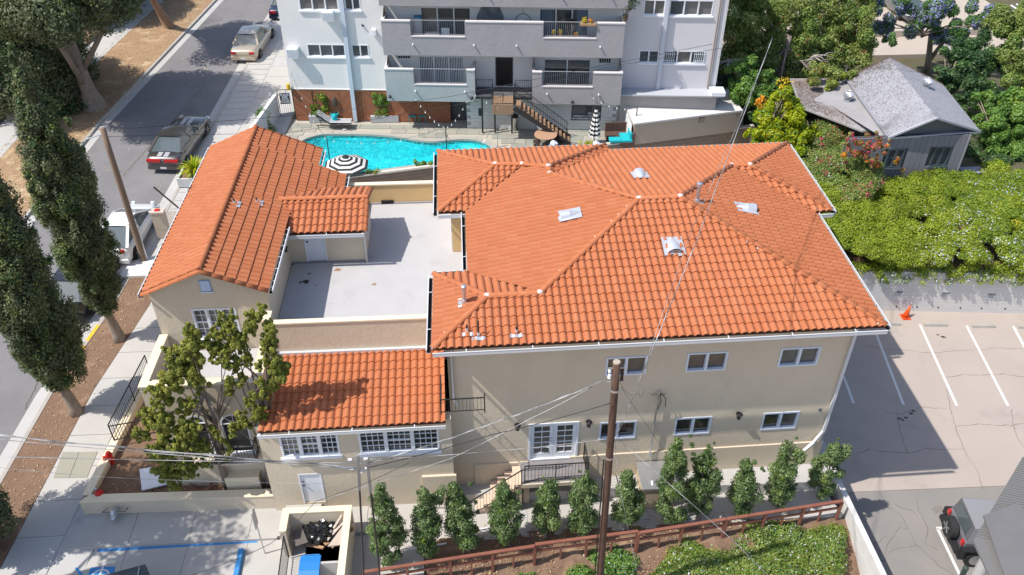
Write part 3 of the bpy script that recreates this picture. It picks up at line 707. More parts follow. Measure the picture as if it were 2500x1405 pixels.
# lower front roof; its tiles are the ones seen largest
g0=Y(627,1052,19.32); g1=Y(1101,1036,19.40); t0=Z(683,870,4.17); t1=Z(1084,860,4.17)
t0=np.array([t0[0],22.48,4.17]); t1=np.array([t1[0],22.50,4.17])
g0[2]=g1[2]=3.60; g1[0]=t1[0]+.02
t0[0]=-6.77; g0[0]=-6.98
LOWP=[g0,g1,t1,t0]
roof_plane(LOWP,0,1,single=lambda p:True)
print('single tiles',len(SINGLES))
# joined tiles beyond the 300
tv,tf=TVS,TFS; mb=MB(); mb.add(tv,tf); TME=mb.mesh('tile'); TME.materials.append(TILE2)
SINGLES.sort(key=lambda M:np.linalg.norm(np.array(M.translation)-CAM))
for M in SINGLES[:300]: inst(TME,'tile',ROOF,M)
for M in SINGLES[300:]:
    b=len(TSTUFF['v']); TSTUFF['v']+=[np.array(M@Vector(q)) for q in TVS]; TSTUFF['f']+=[tuple(b+x for x in f) for f in TFS]; TSTUFF['t']+=[random.random()]*len(TVS)
me=bpy.data.meshes.new('tile_field'); me.from_pydata([tuple(p) for p in TSTUFF['v']],[],TSTUFF['f']); a=me.attributes.new('tint','FLOAT','POINT'); a.data.foreach_set('value',TSTUFF['t']); me.materials.append(TILE1); me.update()
o=link(me,'tile_field',ROOF); o['kind']='stuff'
SLABS.build('roof_underlay',UNDER,ROOF)
CAPM=cap_mesh()
for a,b in(('FL','N1'),('FLr','N1'),('N1','N2'),('N2','N3'),('N3','N4'),('FR','N4'),('N4','N5'),('N5','N6'),('RR','N6'),('RearR','N6'),('N3','N10'),('N10','N9'),('N9','rear1R'),('N9','N8'),('N8','N7'),('N7','rear1L'),('N7','NLb')): ridge_caps(V[a],V[b],ROOF,CAPM)
ridge_caps(RXF,RXR,ROOF,CAPM); ridge_caps((AX0-.2,AYR,AZR+.02),(AX1+.02,AYR,AZR+.02),ROOF,CAPM)
def rake(a,b): ridge_caps(np.array(a)+[0,0,-.03],np.array(b)+[0,0,-.03],ROOF,CAPM,step=.38,lift=.03)
rake(RXF+[0,-.02,0],LF+[0,-.02,0]); rake(RXF+[0,-.02,0],RF+[0,-.02,0]); rake(RXR,LR); rake(RXR,onR(xd,33.62)); rake((AX1+.02,AY0,AZ0),(AX1+.02,AYR,AZR)); rake((AX1+.02,AY1,AZ0),(AX1+.02,AYR,AZR))
rake(onR(xd,yj),onR(xb,yj)) 
# mortar at ridge junctions
MORT=mat('ridge_mortar',(.60,.54,.50),.9,bump=.5,bsc=30)
for k in('N1','N2','N3','N4','N5','N6','N7','N8','N9','N10'):
    mb=MB(); mb.sphere(V[k]+[0,0,.075],.115,10,6,sc=(1.1,.9,.75)); mb.build('mortar_cap',MORT,ROOF,smooth=True)
# flecks of mortar along the hips
mb=MB()
for a,b,sd in(('FR','N4',-1),('N2','N3',0),('FL','N1',1),('N10','N3',-1)):
    A,B=V[a],V[b]; L=np.linalg.norm(B-A)
    for i in range(int(L/.5)):
        p=A+(B-A)*((i+.5+uni(-.1,.1))*.5/L); d=(B-A)/L; x=np.cross(d,(0,0,1)); x/=np.linalg.norm(x)
        if random.random()<.6: q=p+x*(-.13)+[0,0,.045]; mb.sphere(q-[0,0,.012],.036,6,4,sc=(1,1.5,.5))
mb.build('mortar_fleck',MORT,ROOF,smooth=True)['kind']='stuff'
# ---------------------------------------------------------------- walls
wo=(-.72,20.2+.0172*(-.72+1.185)); wang=math.atan(.0172)
FW_=Fr(wo,wang); WL=13.6
def hp(fr,x0,y0,x1,y1,t=0):
    a,z1=fr.pix(x0,y0,t); b,z0=fr.pix(x1,y1,t); return (min(a,b),max(a,b),min(z0,z1),max(z0,z1))
def hole(fr,tl,br,t=0):
    a,z1=fr.pix(*tl,t); b,z0=fr.pix(*br,t); return (a,b,z0,z1)
wins=[]
for tl,br in(((1481,873),(1572,910)),((1680,862),(1765,900)),((1908,852),(1996,890)),((1465,1031),(1552,1065)),((1650,1022),(1731,1055)),((1865,1010),(1945,1045))):
    h=hole(FW_,tl,br); wins.append(h)
ZW=[(float(np.mean([q[2] for q in wins[:3]]))-.04,float(np.mean([q[3] for q in wins[:3]]))+.0),(float(np.mean([q[2] for q in wins[3:]]))-.04,float(np.mean([q[3] for q in wins[3:]])))]
PORZ=FW_.pix(1291,1124,0)[1]; FNZ=FW_.pix(1700,1098,.06)[1]; print('storeys',ZW,PORZ,FNZ)
for i in range(6):
    a,b,z0,z1=wins[i]; zz0,zz1=ZW[i//3]; wins[i]=(a,a+1.38 if i<3 else a+1.32,zz0,zz1)
fd=hole(FW_,(1291,1036),(1408,1120)); fd=(fd[0],fd[1],PORZ,fd[3])
mb=wall_mesh(FW_,0,WL,-1.3,6.74,wins+[fd],depth=.12)
mb.build('front_wall',STUC,H)
mb=MB(); FW_.box(mb,4.2,WL+.05,0,.06,-1.3,FNZ); FW_.box(mb,.75,4.2,0,.05,-1.3,FNZ-.13); 
mb.build('foundation',STUC,H)
names=['upper left window partly behind the utility pole','upper middle window of the grey facade','upper right window of the grey facade','lower left window partly behind the utility pole','lower middle window','lower right window']
for i,h in enumerate(wins):
    window(FW_,h,H,cols=2,frame=.06,mid=.09,glass=[GLASS,GLASSB] if i in(5,) else ([GLASSB,GLASSB] if i<3 else GLASS),label=None,proud=.03)
# side and rear walls
def xy(fr,a): p=fr.P(a,0,0); return p[:2]
mb=MB(); wr=xy(FW_,WL)
pr=[tuple(wr),(13.0,26.9),(13.6,27.0),(13.7,31.8),(6,31.6),(5.7,32.1),(-.55,31.95),(-.55,27.85),(.5,27.85),(.5,23.05),(-.72,22.95),(-.72,20.0)]
for i in range(len(pr)-1):
    (x0,y0),(x1,y1)=pr[i],pr[i+1]; mb.add([(x0,y0,-1.3),(x1,y1,-1.3),(x1,y1,6.72),(x0,y0,6.72)],[(0,1,2,3)])
mb.build('side_wall',STUC,H)
mb=MB(); mb.prism([tuple(p) for p in pr],6.70,6.66); mb.build('soffit',STUC,H)
o=MB().box((-.5,27.835,4.6),(.49,27.85,6.3)).build('terrace_wall',STUCO,H)
# gutters: white channel with dark inside and brackets
def gutter(pts,parent,side=.06,w=.13,h=.13,name='gutter',brk=1.9):
    for a,b in zip(pts[:-1],pts[1:]):
        a=np.array(a,float);b=np.array(b,float); d=(b-a)/np.linalg.norm(b-a); o_=np.cross(d,(0,0,1)); 
        mb=MB(); c=o_*(side+w/2)
        mb.beam(a+o_*(side+w)-[0,0,h/2-.01]-d*.0,b+o_*(side+w)-[0,0,h/2-.01],.018,h); mb.beam(a+c-[0,0,h],b+c-[0,0,h],w,.02); 
        mb.beam(a+o_*(side+w)+[0,0,.012]-d*.01,b+o_*(side+w)+[0,0,.012]+d*.01,.034,.016)
        L=np.linalg.norm(b-a); k=int(L/brk)
        for i in range(k): p=a+d*((i+.5)*L/max(k,1)); mb.beam(p+o_*(side)+[0,0,.03],p+o_*(side+w)+[0,0,.016],.03,.012)
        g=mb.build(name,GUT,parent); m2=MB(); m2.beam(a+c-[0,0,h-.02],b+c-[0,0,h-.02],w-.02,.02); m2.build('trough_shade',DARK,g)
Gz=np.array([0,0,-.03])
gutter([V['FL']+Gz,V['FR']+Gz],H); gutter([V['FLr']+Gz,V['FL']+Gz],H); gutter([V['midLb']+Gz,V['FLr']+Gz],H); gutter([V['notchL']+Gz,V['midLb']+Gz],H); gutter([V['NLb']+Gz,V['notchL']+Gz],H); gutter([V['rear1L']+Gz,V['NLb']+Gz],H); gutter([V['FR']+Gz,V['notchR']+Gz],H); gutter([V['notchR']+Gz,V['RR']+Gz],H); gutter([V['RR']+Gz,V['RearR']+Gz],H); gutter([V['RearR']+Gz,V['rear2L']+Gz],H); gutter([V['rear1R']+Gz,V['rear1L']+Gz],H)
gutter([g0+Gz,g1+Gz],H,side=.03); gutter([RF+Gz,np.array([-6.76,AY0,6.593])+Gz],H,side=.02,brk=.35); gutter([onR(xb,29.9)+Gz,onR(xb,yj)+Gz],H,side=.02,brk=.35); gutter([onR(xd,yj)+Gz,onR(xd,33.6)+Gz],H,side=.02,brk=.35); gutter([LR+Gz,LF+Gz],H,side=.02); gutter([(AX0+.3,AY0,AZ0-.03),(AX1,AY0,AZ0-.03)],H,side=.02)
# downspouts
def pipe(pts,parent,r=.045,m=GUT,name='downspout'): 
    mb=MB(); mb.tube(pts,r,8); return mb.build(name,m,parent,smooth=True)
P=FW_.P
mb=MB(); q=[P(WL-.05,.6,6.55),P(WL-.08,.07,6.32),P(WL-.08,.07,1.25),P(WL-.35,.12,.7),P(WL-.75,.3,.47)]
for a,b in zip(q[:-1],q[1:]): mb.beam(a,b,.10,.085)
mb.build('downspout',GUT,H)
pipe([V['FL']+[.1,-.1,-.15],(-.6,20.12,6.1),(-.6,20.1,3.95),(-.45,20.0,3.72)],H,.04)
pipe([(-3.9,26.9,6.2),(-3.93,27.33,5.95),(-3.93,27.33,4.6)],H,.05)
pipe([(-6.95,19.25,3.5),(-6.9,19.6,3.3),(-6.6,19.68,3.28),(-6.5,19.62,3.1)],H,.06)
# terrace deck + parapets
TZ=4.58
mb=MB(); mb.box((-6.88,22.62,TZ-.2),(.52,31.75,TZ)); mb.build('terrace_deck',DECK,H)
def blotm(parent,pts,m,z,name='dirt_stain'):
    for px,py,r in pts:
        c=Z(px,py,z); n=12; b=MB(); b.prism([(c[0]+math.cos(2*math.pi*i/n)*r*uni(.5,1.1),c[1]+math.sin(2*math.pi*i/n)*r*uni(.35,.8)) for i in range(n)],z+.004,z-.01); b.build(name,m,parent)
blotm(H,[(746,688,.16),(733,690,.09),(755,669,.08),(748,692,.08),(771,697,.04),(714,646,.07)],mat('wet_leaves',(.035,.028,.025),.6),TZ)
blotm(H,[(825,659,.16),(913,695,.12)],mat('dry_leaves',(.30,.17,.10),.95),TZ)
blotm(H,[(860,657,.03),(891,663,.03),(866,679,.04),(807,742,.08),(840,741,.06),(895,525,.05),(985,745,.03),(1098,645,.05)],mat('faint_stain',(.42,.38,.33),.95),TZ)
mb=MB(); mb.box((-5.4,31.78,-.4),(-.5,31.95,5.5)); mb.build('parapet',STUCO,H)
mb=MB(); mb.box((-5.42,31.74,5.5),(-.5,31.98,5.56)); mb.build('coping',STUCY,H)
mb=MB(); mb.box((-6.2,31.85,-.4),(-5.41,31.99,5.35)); mb.build('parapet',STUC,H)
mb=MB(); mb.box((-3.62,31.70,TZ+.02),(-3.1,31.79,TZ+.17)); mb.build('scupper',DARK,H)
fp=MB(); fp.box((-6.72,22.47,3.6),(-.72,22.63,5.52)); fp.build('parapet',STUC,H)
mb=MB(); mb.box((-6.95,22.44,5.52),(-.72,22.66,5.58)); mb.build('coping',STUCY,H)
mb=MB(); mb.box((-6.76,22.36,4.16),(-.74,22.47,4.30)); mb.build('flashing',mat('flashing_metal',(.62,.65,.68),.45,metal=.3),H)
for f in ((-6.88,22.64,.52,22.70),(-6.88,31.7,-.55,31.77),(.44,23.1,.50,27.8)): 
    mb=MB(); mb.box((f[0],f[1],TZ),(f[2],f[3],TZ+.07)); mb.build('deck_flashing',mat('base_flashing',(.30,.29,.30),.8),H)
# left wing walls
LW=Fr((-10.8,23.22),0)
wh=hole(LW,(459,757),(566,822)); wh=(1.22,2.74,4.42,5.74)
mb=wall_mesh(LW,0,3.92,-.8,6.45,[wh],depth=.16)
mb.add([LW.P(0,0,6.45),LW.P(3.92,0,6.45),LW.P(1.93,0,7.36)],[(0,1,2)])
mb.add([(-6.9,23.22,3),(-6.9,31.9,3),(-6.9,31.9,6.45),(-6.9,23.22,6.45)],[(0,1,2,3)]); mb.add([(-10.8,33.3,-.8),(-10.8,23.22,-.8),(-10.8,23.22,6.45),(-10.8,33.3,6.45)],[(0,1,2,3)])
mb.add([(-10.8,33.3,-.8),(-6.4,33.3,-.8),(-6.4,33.3,6.35),(-8.87,33.3,7.4),(-10.8,33.3,6.45)],[(0,1,2,3,4)]); mb.add([(-6.4,32.2,-.8),(-6.4,33.3,-.8),(-6.4,33.3,6.3),(-6.4,32.2,6.3)],[(0,1,2,3)]); mb.add([(-6.9,32.2,-.8),(-5.3,32.2,-.8),(-5.3,32.2,5.9),(-6.9,32.2,6.4)],[(0,1,2,3)]); mb.add([(-5.3,30.2,-.8),(-5.3,32.2,-.8),(-5.3,32.2,5.9),(-5.3,30.2,5.9)],[(0,1,2,3)])
mb.build('wing_wall',STUC,H)
window(LW,wh,H,cols=3,grids=[(2,4),(2,4),(2,4)],frame=.06,mid=.10,glass=GLASSB,hbar=(0,2),mt=WHITE,sill=True,depth=.14,proud=.02)
mb=MB(); LW.box(mb,1.77,2.13,0,.03,6.52,6.97); v=mb.build('gable_vent',mat('vent_blue',(.22,.36,.55),.6),H)
mb=MB()
for k in range(6): z=6.55+k*.068; mb.add([LW.P(1.79,.03,z+.05),LW.P(2.11,.03,z+.05),LW.P(2.11,.065,z),LW.P(1.79,.065,z)],[(0,3,2,1)])
LW.box(mb,1.74,2.18,.0,.08,6.47,6.51); mb.build('louvre',TRIM,v)
for z in((655,605),(688,765)): pass
WLAMP=mat('lamp_black',(.02,.018,.016),.4)
def lamp(c,n,parent,s=1.):
    c=np.array(c); n=np.array(n); t=thing('wall_lantern',c,None,None)
    mb=MB(); mb.cyl(c,c+n*.1*s,.05*s,n=8); mb.beam(c+n*.1*s+[0,0,.1*s],c+n*.16*s+[0,0,.12*s],.02,.02); q=c+n*.15*s; mb.lathe(q-[0,0,.14*s],[(.02,0),(.06*s,.03*s),(.085*s,.2*s),(.11*s,.22*s),(.03*s,.3*s),(.0,.32*s)],8); o=mb.build('lantern_body',WLAMP,t)
    mb=MB(); mb.cyl(q-[0,0,.11*s],q+[0,0,.05*s],.045*s,n=8); mb.build('lamp_glass',mat('lantern_glass',(.35,.33,.28),.2),t); t.parent=parent; t.matrix_parent_inverse=wm(parent).inverted(); return t
for px,py in((1437,1032),(1803,1013),(1263,1040)):
    a,z=FW_.pix(px,py,.1); lamp(FW_.P(a,0,z),FW_.n,H,1.15)
lamp((-4.99,19.8,.72) if False else FW_.P(FW_.pix(793,1152,.1)[0],0,FW_.pix(793,1152,.1)[1]),FW_.n,H,1.2)
for px,py in((687,609),): q=X(px,py,-6.88); lamp(q,np.array([1.,0,0]),H,1)
# annex walls
AN=Fr((-6.9,27.42),0)
dh=(.62,1.44,TZ+.06,6.1)
mb=wall_mesh(AN,0,2.94,TZ,6.25,[dh],depth=.08)
mb.add([(-3.96,27.42,TZ),(-3.96,30.0,TZ),(-3.96,30.0,6.2),(-3.96,28.62,6.7),(-3.96,27.42,6.2)],[(0,1,2,3,4)]); mb.add([(-3.96,30,TZ),(-6.9,30,TZ),(-6.9,30,6.2),(-3.96,30,6.2)],[(0,1,2,3)])
mb.build('annex_wall',STUC,H)
SD=Fr((-3.96,27.42),math.pi/2)
def slabdoor(fr,h,parent,knob='r',depth=.06,label=None):
    a0,a1,z0,z1=h; mb=MB(); fr.box(mb,a0,a0+.05,-depth,.012,z0,z1); fr.box(mb,a1-.05,a1,-depth,.012,z0,z1); fr.box(mb,a0+.05,a1-.05,-depth,.01,z1-.05,z1); fr.box(mb,a0+.05,a1-.05,-depth,-depth+.03,z0+.02,z1-.05)
    d=mb.build('door',WHITE,parent,label=label); k=a0+.13 if knob=='l' else a1-.13; mb=MB(); mb.sphere(fr.P(k,-depth+.08,z0+.95),.035,8,6); mb.sphere(fr.P(k,-depth+.06,z0+1.12),.028,8,6); mb.cyl(fr.P(k,-depth+.03,z0+.95),fr.P(k,-depth+.08,z0+.95),.012); mb.build('handle',BLK,d,smooth=True); return d
slabdoor(AN,dh,H,'l')
window(SD,(1.0,1.75,4.9,5.95),H,cols=1,grid=(2,4),frame=.06,mt=WHITE,depth=.02,proud=.03)
mb=MB(); AN.box(mb,0,2.94,.0,.025,TZ,TZ+.08); mb.build('deck_flashing',mat('annex_flashing',(.28,.27,.28),.8),H)
# lower wing front wall
LO=Fr((-7.13,19.62),0)
LOL=6.42
w1=hole(LO,(677,1060),(832,1108)); w2=hole(LO,(872,1053),(1074,1099)); w1=(w1[0],w1[1],2.02,3.12); w2=(w2[0],w2[1],2.0,3.12)
ld=hole(LO,(726,1156),(786,1222)); ld=(ld[0]-.0,ld[0]+.8,-.42,1.12)
mb=wall_mesh(LO,0,LOL,-1.0,3.5,[w1,w2,ld],depth=.12)
mb.add([(-7.13,19.62,-1),(-7.13,22.6,-1),(-7.13,22.6,4.1),(-7.13,19.62,3.5)],[(3,2,1,0)])
for h in(w1,w2):      # rounded outer top corners
    for sgn,a in((1,h[0]),(-1,h[1])):
        pts=[LO.P(a+sgn*.30*(1-math.cos(t)),.001,h[3]-.30*(1-math.sin(t))) for t in np.linspace(0,math.pi/2,7)]
        c=LO.P(a,.001,h[3]); mb.add([c]+pts,[(0,i+1,i+2) for i in range(6)])
mb.build('lower_wall',STUC,H)
window(LO,w1,H,cols=3,grids=[(3,4),(3,4),(3,4)],frame=.07,mid=.13,mt=WHITE,sill=True,glass=[GLASSB,GLASS,GLASS],hbar=(1,))
window(LO,w2,H,cols=3,grids=[(4,4),(4,4),(4,4)],frame=.07,mid=.13,mt=WHITE,sill=True,glass=GLASS,hbar=(1,))
slabdoor(LO,ld,H,'l')
mb=MB(); mb.box((-7.3,19.2,-1.0),(-.4,19.61,-.93+.0)); mb.box((-5.2,19.45,-.93),(-.3,19.61,-.82)); mb.box((-6.75,19.3,-.93),(-5.5,19.61,-.5)); mb.build('plinth_step',CONCL,H)
mb=MB(); LO.box(mb,5.3,6.5,.0,.09,-1,.75); mb.build('foundation',STUC,H)
# French doors
a0,a1,z0,z1=fd; mb=MB(); B=FW_.box
B(mb,a0,a0+.07,-.1,.03,z0,z1); B(mb,a1-.07,a1,-.1,.03,z0,z1); B(mb,a0+.07,a1-.07,-.1,.03,z1-.06,z1); B(mb,a0+.07,a1-.07,-.1,.05,z0,z0+.06)
FD=mb.build('french_door_frame',WHITE,H); mid=(a0+a1)/2
for s0,s1 in((a0+.075,mid-.004),(mid+.004,a1-.075)):
    mb=MB(); st=.13; B(mb,s0,s0+st,-.08,-.03,z0+.07,z1-.07); B(mb,s1-st,s1,-.08,-.03,z0+.07,z1-.07); B(mb,s0+st,s1-st,-.08,-.03,z0+.07,z0+.3); B(mb,s0+st,s1-st,-.08,-.03,z1-.2,z1-.07)
    B(mb,(s0+s1)/2-.012,(s0+s1)/2+.012,-.078,-.035,z0+.3,z1-.2)
    for k in range(1,5): c=z0+.3+(z1-.2-z0-.3)*k/5; B(mb,s0+st,s1-st,-.078,-.037,c-.012,c+.012)
    dd=mb.build('door_leaf',WHITE,FD); mb=MB(); B(mb,s0+st,s1-st,-.07,-.062,z0+.3,z1-.2); mb.build('pane',GLASSB,FD)
mb=MB(); mb.sphere(FW_.P(mid-.09,.0,z0+.95),.035,8,6); mb.sphere(FW_.P(mid-.09,-.01,z0+1.1),.028,8,6); mb.build('handle',STEEL,FD)
# porch with slate tiles, rail, stair
pz=PORZ-.01; pa0,pa1=FW_.pix(1272,1125,.1)[0]-.05,a1+.28; pd=1.08
mb=MB(); B(mb,pa0,pa1,0.06,pd,pz-.16,pz-.012); B(mb,pa0+.1,pa0+.3,.5,.7,-1,pz-.16); B(mb,pa1-.3,pa1-.1,.5,.7,-1,pz-.16); B(mb,pa0-.02,pa1+.02,pd-.03,pd+.03,pz-.18,pz+.0); PO=mb.build('porch',STUC,H)
SLT=mat('slate_tile',(.20,.185,.19),.6,c2=(.26,.24,.24),sc=2)
for j in range(3):
    for i in range(6):
        wv=(pa1-pa0)/5.; s=pa0+i*wv-(wv/2 if j%2 else 0); e=min(s+wv-.008,pa1-.01); s=max(s,pa0+.01)
        if e-s>.05: mb=MB(); B(mb,s,e,.065+j*.335,.065+j*.335+.328,pz-.014,pz+.004); mb.build('floor_tile',SLT,PO)
def railing(pts,h,parent,name='railing',sp=.11,m=IRON,posts=True,label=None,bot=.08,th=.012,topw=.035):
    mb=MB(); ba=MB()
    for a,b in zip(pts[:-1],pts[1:]):
        a=np.array(a,float);b=np.array(b,float); L=np.linalg.norm((b-a)[:2]); mb.beam(a+[0,0,h],b+[0,0,h],topw,.03); mb.beam(a+[0,0,bot],b+[0,0,bot],.025,.02); n=max(1,int(L/sp))
        for i in range(1,n): p=a+(b-a)*i/n; ba.beam(p+[0,0,bot],p+[0,0,h],th,th)
    for p in pts: 
        if posts: p=np.array(p,float); mb.beam(p,p+[0,0,h+.02],.035,.035)
    o=mb.build(name,m,parent,label=label); ba.build('baluster',m,o); return o
railing([P(pa0+.1,pd-.08,pz),P((pa0+pa1)/2,pd-.08,pz),P(pa1-.05,pd-.08,pz),P(pa1-.05,.1,pz)],.85,H)
ns=8; mb=MB(); STC=mat('stair_stucco',(.60,.47,.37),.9)
for k in range(ns):
    z1=pz-(k+1)*.24+.06; s1=pa0-k*.27; mb=MB(); B(mb,s1-.27,s1,.12,pd-.05,-1.0,z1); B(mb,s1-.285,s1+.0,.11,pd-.03,z1,z1+.035); mb.build('stair_tread',STC,PO)
railing([P(pa0-.02,pd-.0,pz-.1),P(pa0-.27*ns,pd-.0,pz-.24*ns+.05)],.85,H)
# upper balconette rail, front left
by=19.05; bz=3.86
q0=Y(1078,958,by);  
railing([(-.98,20.2,4.35),(-.98,19.05,4.35),(.42,19.07,4.35)],.62,H,sp=.115)
mb=MB(); mb.cyl((.42,19.07,4.3),(.42,19.07,5.15),.02); mb.cyl((-.98,19.05,4.3),(-.98,19.05,5.0),.015); mb.build('rail_post',IRON,H)
# electric mast and meter box on facade
a,z=FW_.pix(1608,960,.12); mb=MB(); mb.cyl(P(a,.12,z),P(a+.02,.12,.45),.035,n=8); mb.cyl(P(a,.12,z-.02),P(a,.12,z+.1),.06,.04,n=8); mb.beam(P(a-.25,.1,z-.1),P(a+.25,.1,z-.1),.03,.03); mb.build('service_mast',GALV,H,smooth=False)
mb=MB(); mb.tube([P(a+.04,.14,z+.02),P(a+.1,.2,z-.3),P(a+.05,.16,z-.75)],.015,6); mb.tube([P(a+.08,.14,z),P(a+.25,.2,z-.2),P(a+.3,.16,z-.65)],.015,6); mb.build('service_cable',BLK,H)
MB().box((6.0,19.0,-.95),(7.2,20.2,.12)).build('meter_cabinet',mat('cabinet_tan',(.46,.36,.26),.7),H)
mb=MB(); mb.box((5.95,18.95,.12),(7.25,20.22,.2)); mb.cyl((6.4,19.3,.2),(6.4,19.3,.32),.1); mb.build('cabinet_top',GALV,H)
for px in((1540,1136),(1755,1118),(1937,1097)):
    a,z=FW_.pix(px[0],px[1],0); mb=MB(); B(mb,a-.17,a+.17,0.,.02,z-.07,z+.07); mb.build('crawl_vent',mat('vent_grey',(.42,.43,.44),.6),H)
for px in((2002,1001),(1980,1131)):
    a,z=FW_.pix(px[0],px[1],0.06); mb=MB(); mb.cyl(P(a,.0,z),P(a,.09,z),.06,n=10); mb.build('wall_cap',mat('wall_cap_grey',(.22,.22,.23),.6),H)
# arched room under the gable balcony
AR=Fr((-10.8,20.6),0); ARL=3.67
ah=[]
for px in(570,):
    ah=[(2.16,3.10,1.38,3.2),(.98,1.75,1.38,3.2)]
mb=wall_mesh(AR,0,ARL,-.9,4.6,ah,depth=.1)
for h in ah:
    r=(h[1]-h[0])/2; c=(h[0]+h[1])/2
    for sgn in(1,-1):
        a=h[0] if sgn>0 else h[1]; pts=[AR.P(c-sgn*r*math.cos(t),.001,h[3]-r*1.05+r*1.05*math.sin(t)) for t in np.linspace(0,math.pi/2,9)]
        mb.add([AR.P(a,.001,h[3])]+pts,[(0,i+1,i+2) for i in range(8)])
mb.add([(-10.8,23.2,-.9),(-10.8,20.6,-.9),(-10.8,20.6,4.6),(-10.8,23.2,4.6)],[(0,1,2,3)])
mb.box((-7.3,20.55,-.9),(-7.13,22.6,4.6)); mb.build('arch_wall',STUC,H)
for h in ah:
    c=(h[0]+h[1])/2; r=(h[1]-h[0])/2; mb=MB(); AR.box(mb,h[0],h[0]+.06,-.08,.02,h[2],h[3]-r); AR.box(mb,h[1]-.06,h[1],-.08,.02,h[2],h[3]-r); AR.box(mb,h[0]-.05,h[1]+.05,-.08,.09,h[2]-.08,h[2]); AR.box(mb,h[0]+.06,h[1]-.06,-.07,.0,h[3]-r-.02,h[3]-r+.02)
    for k in range(12):
        t0_,t1_=math.pi*k/12,math.pi*(k+1)/12; A_=AR.P(c-math.cos(t0_)*(r-.03),-.02,h[3]-r*1.05+math.sin(t0_)*(r*1.05-.03)); B_=AR.P(c-math.cos(t1_)*(r-.03),-.02,h[3]-r*1.05+math.sin(t1_)*(r*1.05-.03)); mb.beam(A_,B_,.08,.06,up=(0,1,0))
    for k in(1,2,3): t_=math.pi*k/4; mb.beam(AR.P(c,-.03,h[3]-r),AR.P(c-math.cos(t_)*r,-.03,h[3]-r+math.sin(t_)*r),.02,.02)
    o=mb.build('arched_window',WHITE,H); mb=MB(); AR.box(mb,h[0]+.02,h[1]-.02,-.09,-.075,h[2],h[3]); mb.build('pane',GLASS,o)
    railing([AR.P(h[0]-.12,.02,h[2]-.1),AR.P(h[0]-.12,.5,h[2]-.1),AR.P(h[1]+.12,.5,h[2]-.1),AR.P(h[1]+.12,.02,h[2]-.1)],.75,H,sp=.1)
    mb=MB(); AR.box(mb,h[0]-.15,h[1]+.15,0,.52,h[2]-.16,h[2]-.1); mb.build('balcony_slab',STUC,H)
mb=MB(); AR.box(mb,1.9,3.1,0,.35,-.9,.35); mb.build('planter_ledge',STUCY,H)
# gable balcony
mb=MB(); mb.box((-10.6,20.8,3.6),(-7.3,23.21,3.86)); mb.build('balcony_deck',DECK,H)
mb=MB(); mb.box((-10.85,20.57,3.5),(-7.0,20.77,4.62)); mb.box((-10.85,20.77,3.5),(-10.62,23.21,4.62)); mb.box((-7.12,20.77,3.5),(-6.92,22.46,4.62)); mb.build('balcony_parapet',STUC,H)
mb=MB(); mb.box((-10.88,20.54,4.62),(-6.9,20.80,4.68)); mb.box((-10.88,20.80,4.62),(-10.59,23.2,4.68)); mb.box((-7.15,20.8,4.62),(-6.9,22.40,4.68)); mb.build('coping',STUCY,H)
mb=MB(); mb.box((-7.05,22.44,4.6),(-6.83,23.21,5.52)); mb.box((-6.95,22.44,4.6),(-6.72,22.66,5.52)); mb.build('parapet',STUC,H); mb=MB(); mb.box((-7.07,22.66,5.52),(-6.81,23.21,5.58)); mb.build('coping',STUCY,H)
# ---------------------------------------------------------------- roof vents and pipes (parts of the roof)
def frame_on(n): 
    x=np.cross((0,1,0),n); x/=np.linalg.norm(x); y=np.cross(n,x); return x,y
VENTM=mat('vent_metal',(.66,.67,.70),.38,metal=.5)
def eyebrow(c,down,n,parent,s=1.):
    """half round dormer vent opening downslope"""
    c=np.array(c);n=np.array(n)/np.linalg.norm(n); d=np.array(down,float); d-=n*(d@n); d/=np.linalg.norm(d); x=np.cross(d,n); mb=MB(); k=10; vs=[]
    for v,r in((.32,.25),(.0,.21),(-.38,.06)):
        for i in range(k+1):
            t=math.pi*i/k; vs.append(c+x*math.cos(t)*r*s+n*(math.sin(t)*r*.95*s+.05)+d*v*s)
    mb.add(vs,[(j*(k+1)+i,j*(k+1)+i+1,(j+1)*(k+1)+i+1,(j+1)*(k+1)+i) for j in range(2) for i in range(k)])
    base=[c+x*a*s+d*b*s+n*.085 for a,b in((-.34,-.42),(.34,-.42),(.36,.42),(.1,.36),(-.1,.46),(-.36,.40))]; mb.add(base,[tuple(range(6))]); o=mb.build('roof_vent',VENTM,parent)
    m2=MB(); vs=[c+d*.27*s+n*.05]+[c+x*math.cos(math.pi*i/k)*.23*s+n*(math.sin(math.pi*i/k)*.22*s+.05)+d*.27*s for i in range(k+1)]; m2.add(vs,[(0,i+1,i+2) for i in range(k)]); m2.build('vent_opening',DARK,o)
    m3=MB()
    for q in(.05,.1,.15): m3.beam(c+d*.29*s+n*(q+.05)-x*.2*s,c+d*.29*s+n*(q+.05)+x*.2*s,.02,.018)
    m3.build('vent_slat',VENTM,o)
def nrm(ks): a,b,c=[V[k] for k in ks]; n=np.cross(b-a,c-a); n/=np.linalg.norm(n); return n*np.sign(n[2])
nF,nL,nR,nB=nrm(('FL','FR','N4')),nrm(('midLb','N3','notchL')),nrm(('FR','notchR','N5')),nrm(('RearR','N10','N4'))
PF,PLm,PRt,PB=FP,pl3(V['notchL'],V['midLb'],V['N3']),pl3(V['FR'],V['notchR'],V['N4']),RP
eyebrow(PLN(1392,528,PLm),(-1,0,0),nL,ROOF); eyebrow(PLN(1563,432,PB),(.0,1,0),nB,ROOF,.95); eyebrow(PLN(1820,512,PRt),(1,0,0),nR,ROOF); eyebrow(PLN(1643,605,PF),(0,-1,0),nF,ROOF,1.05)
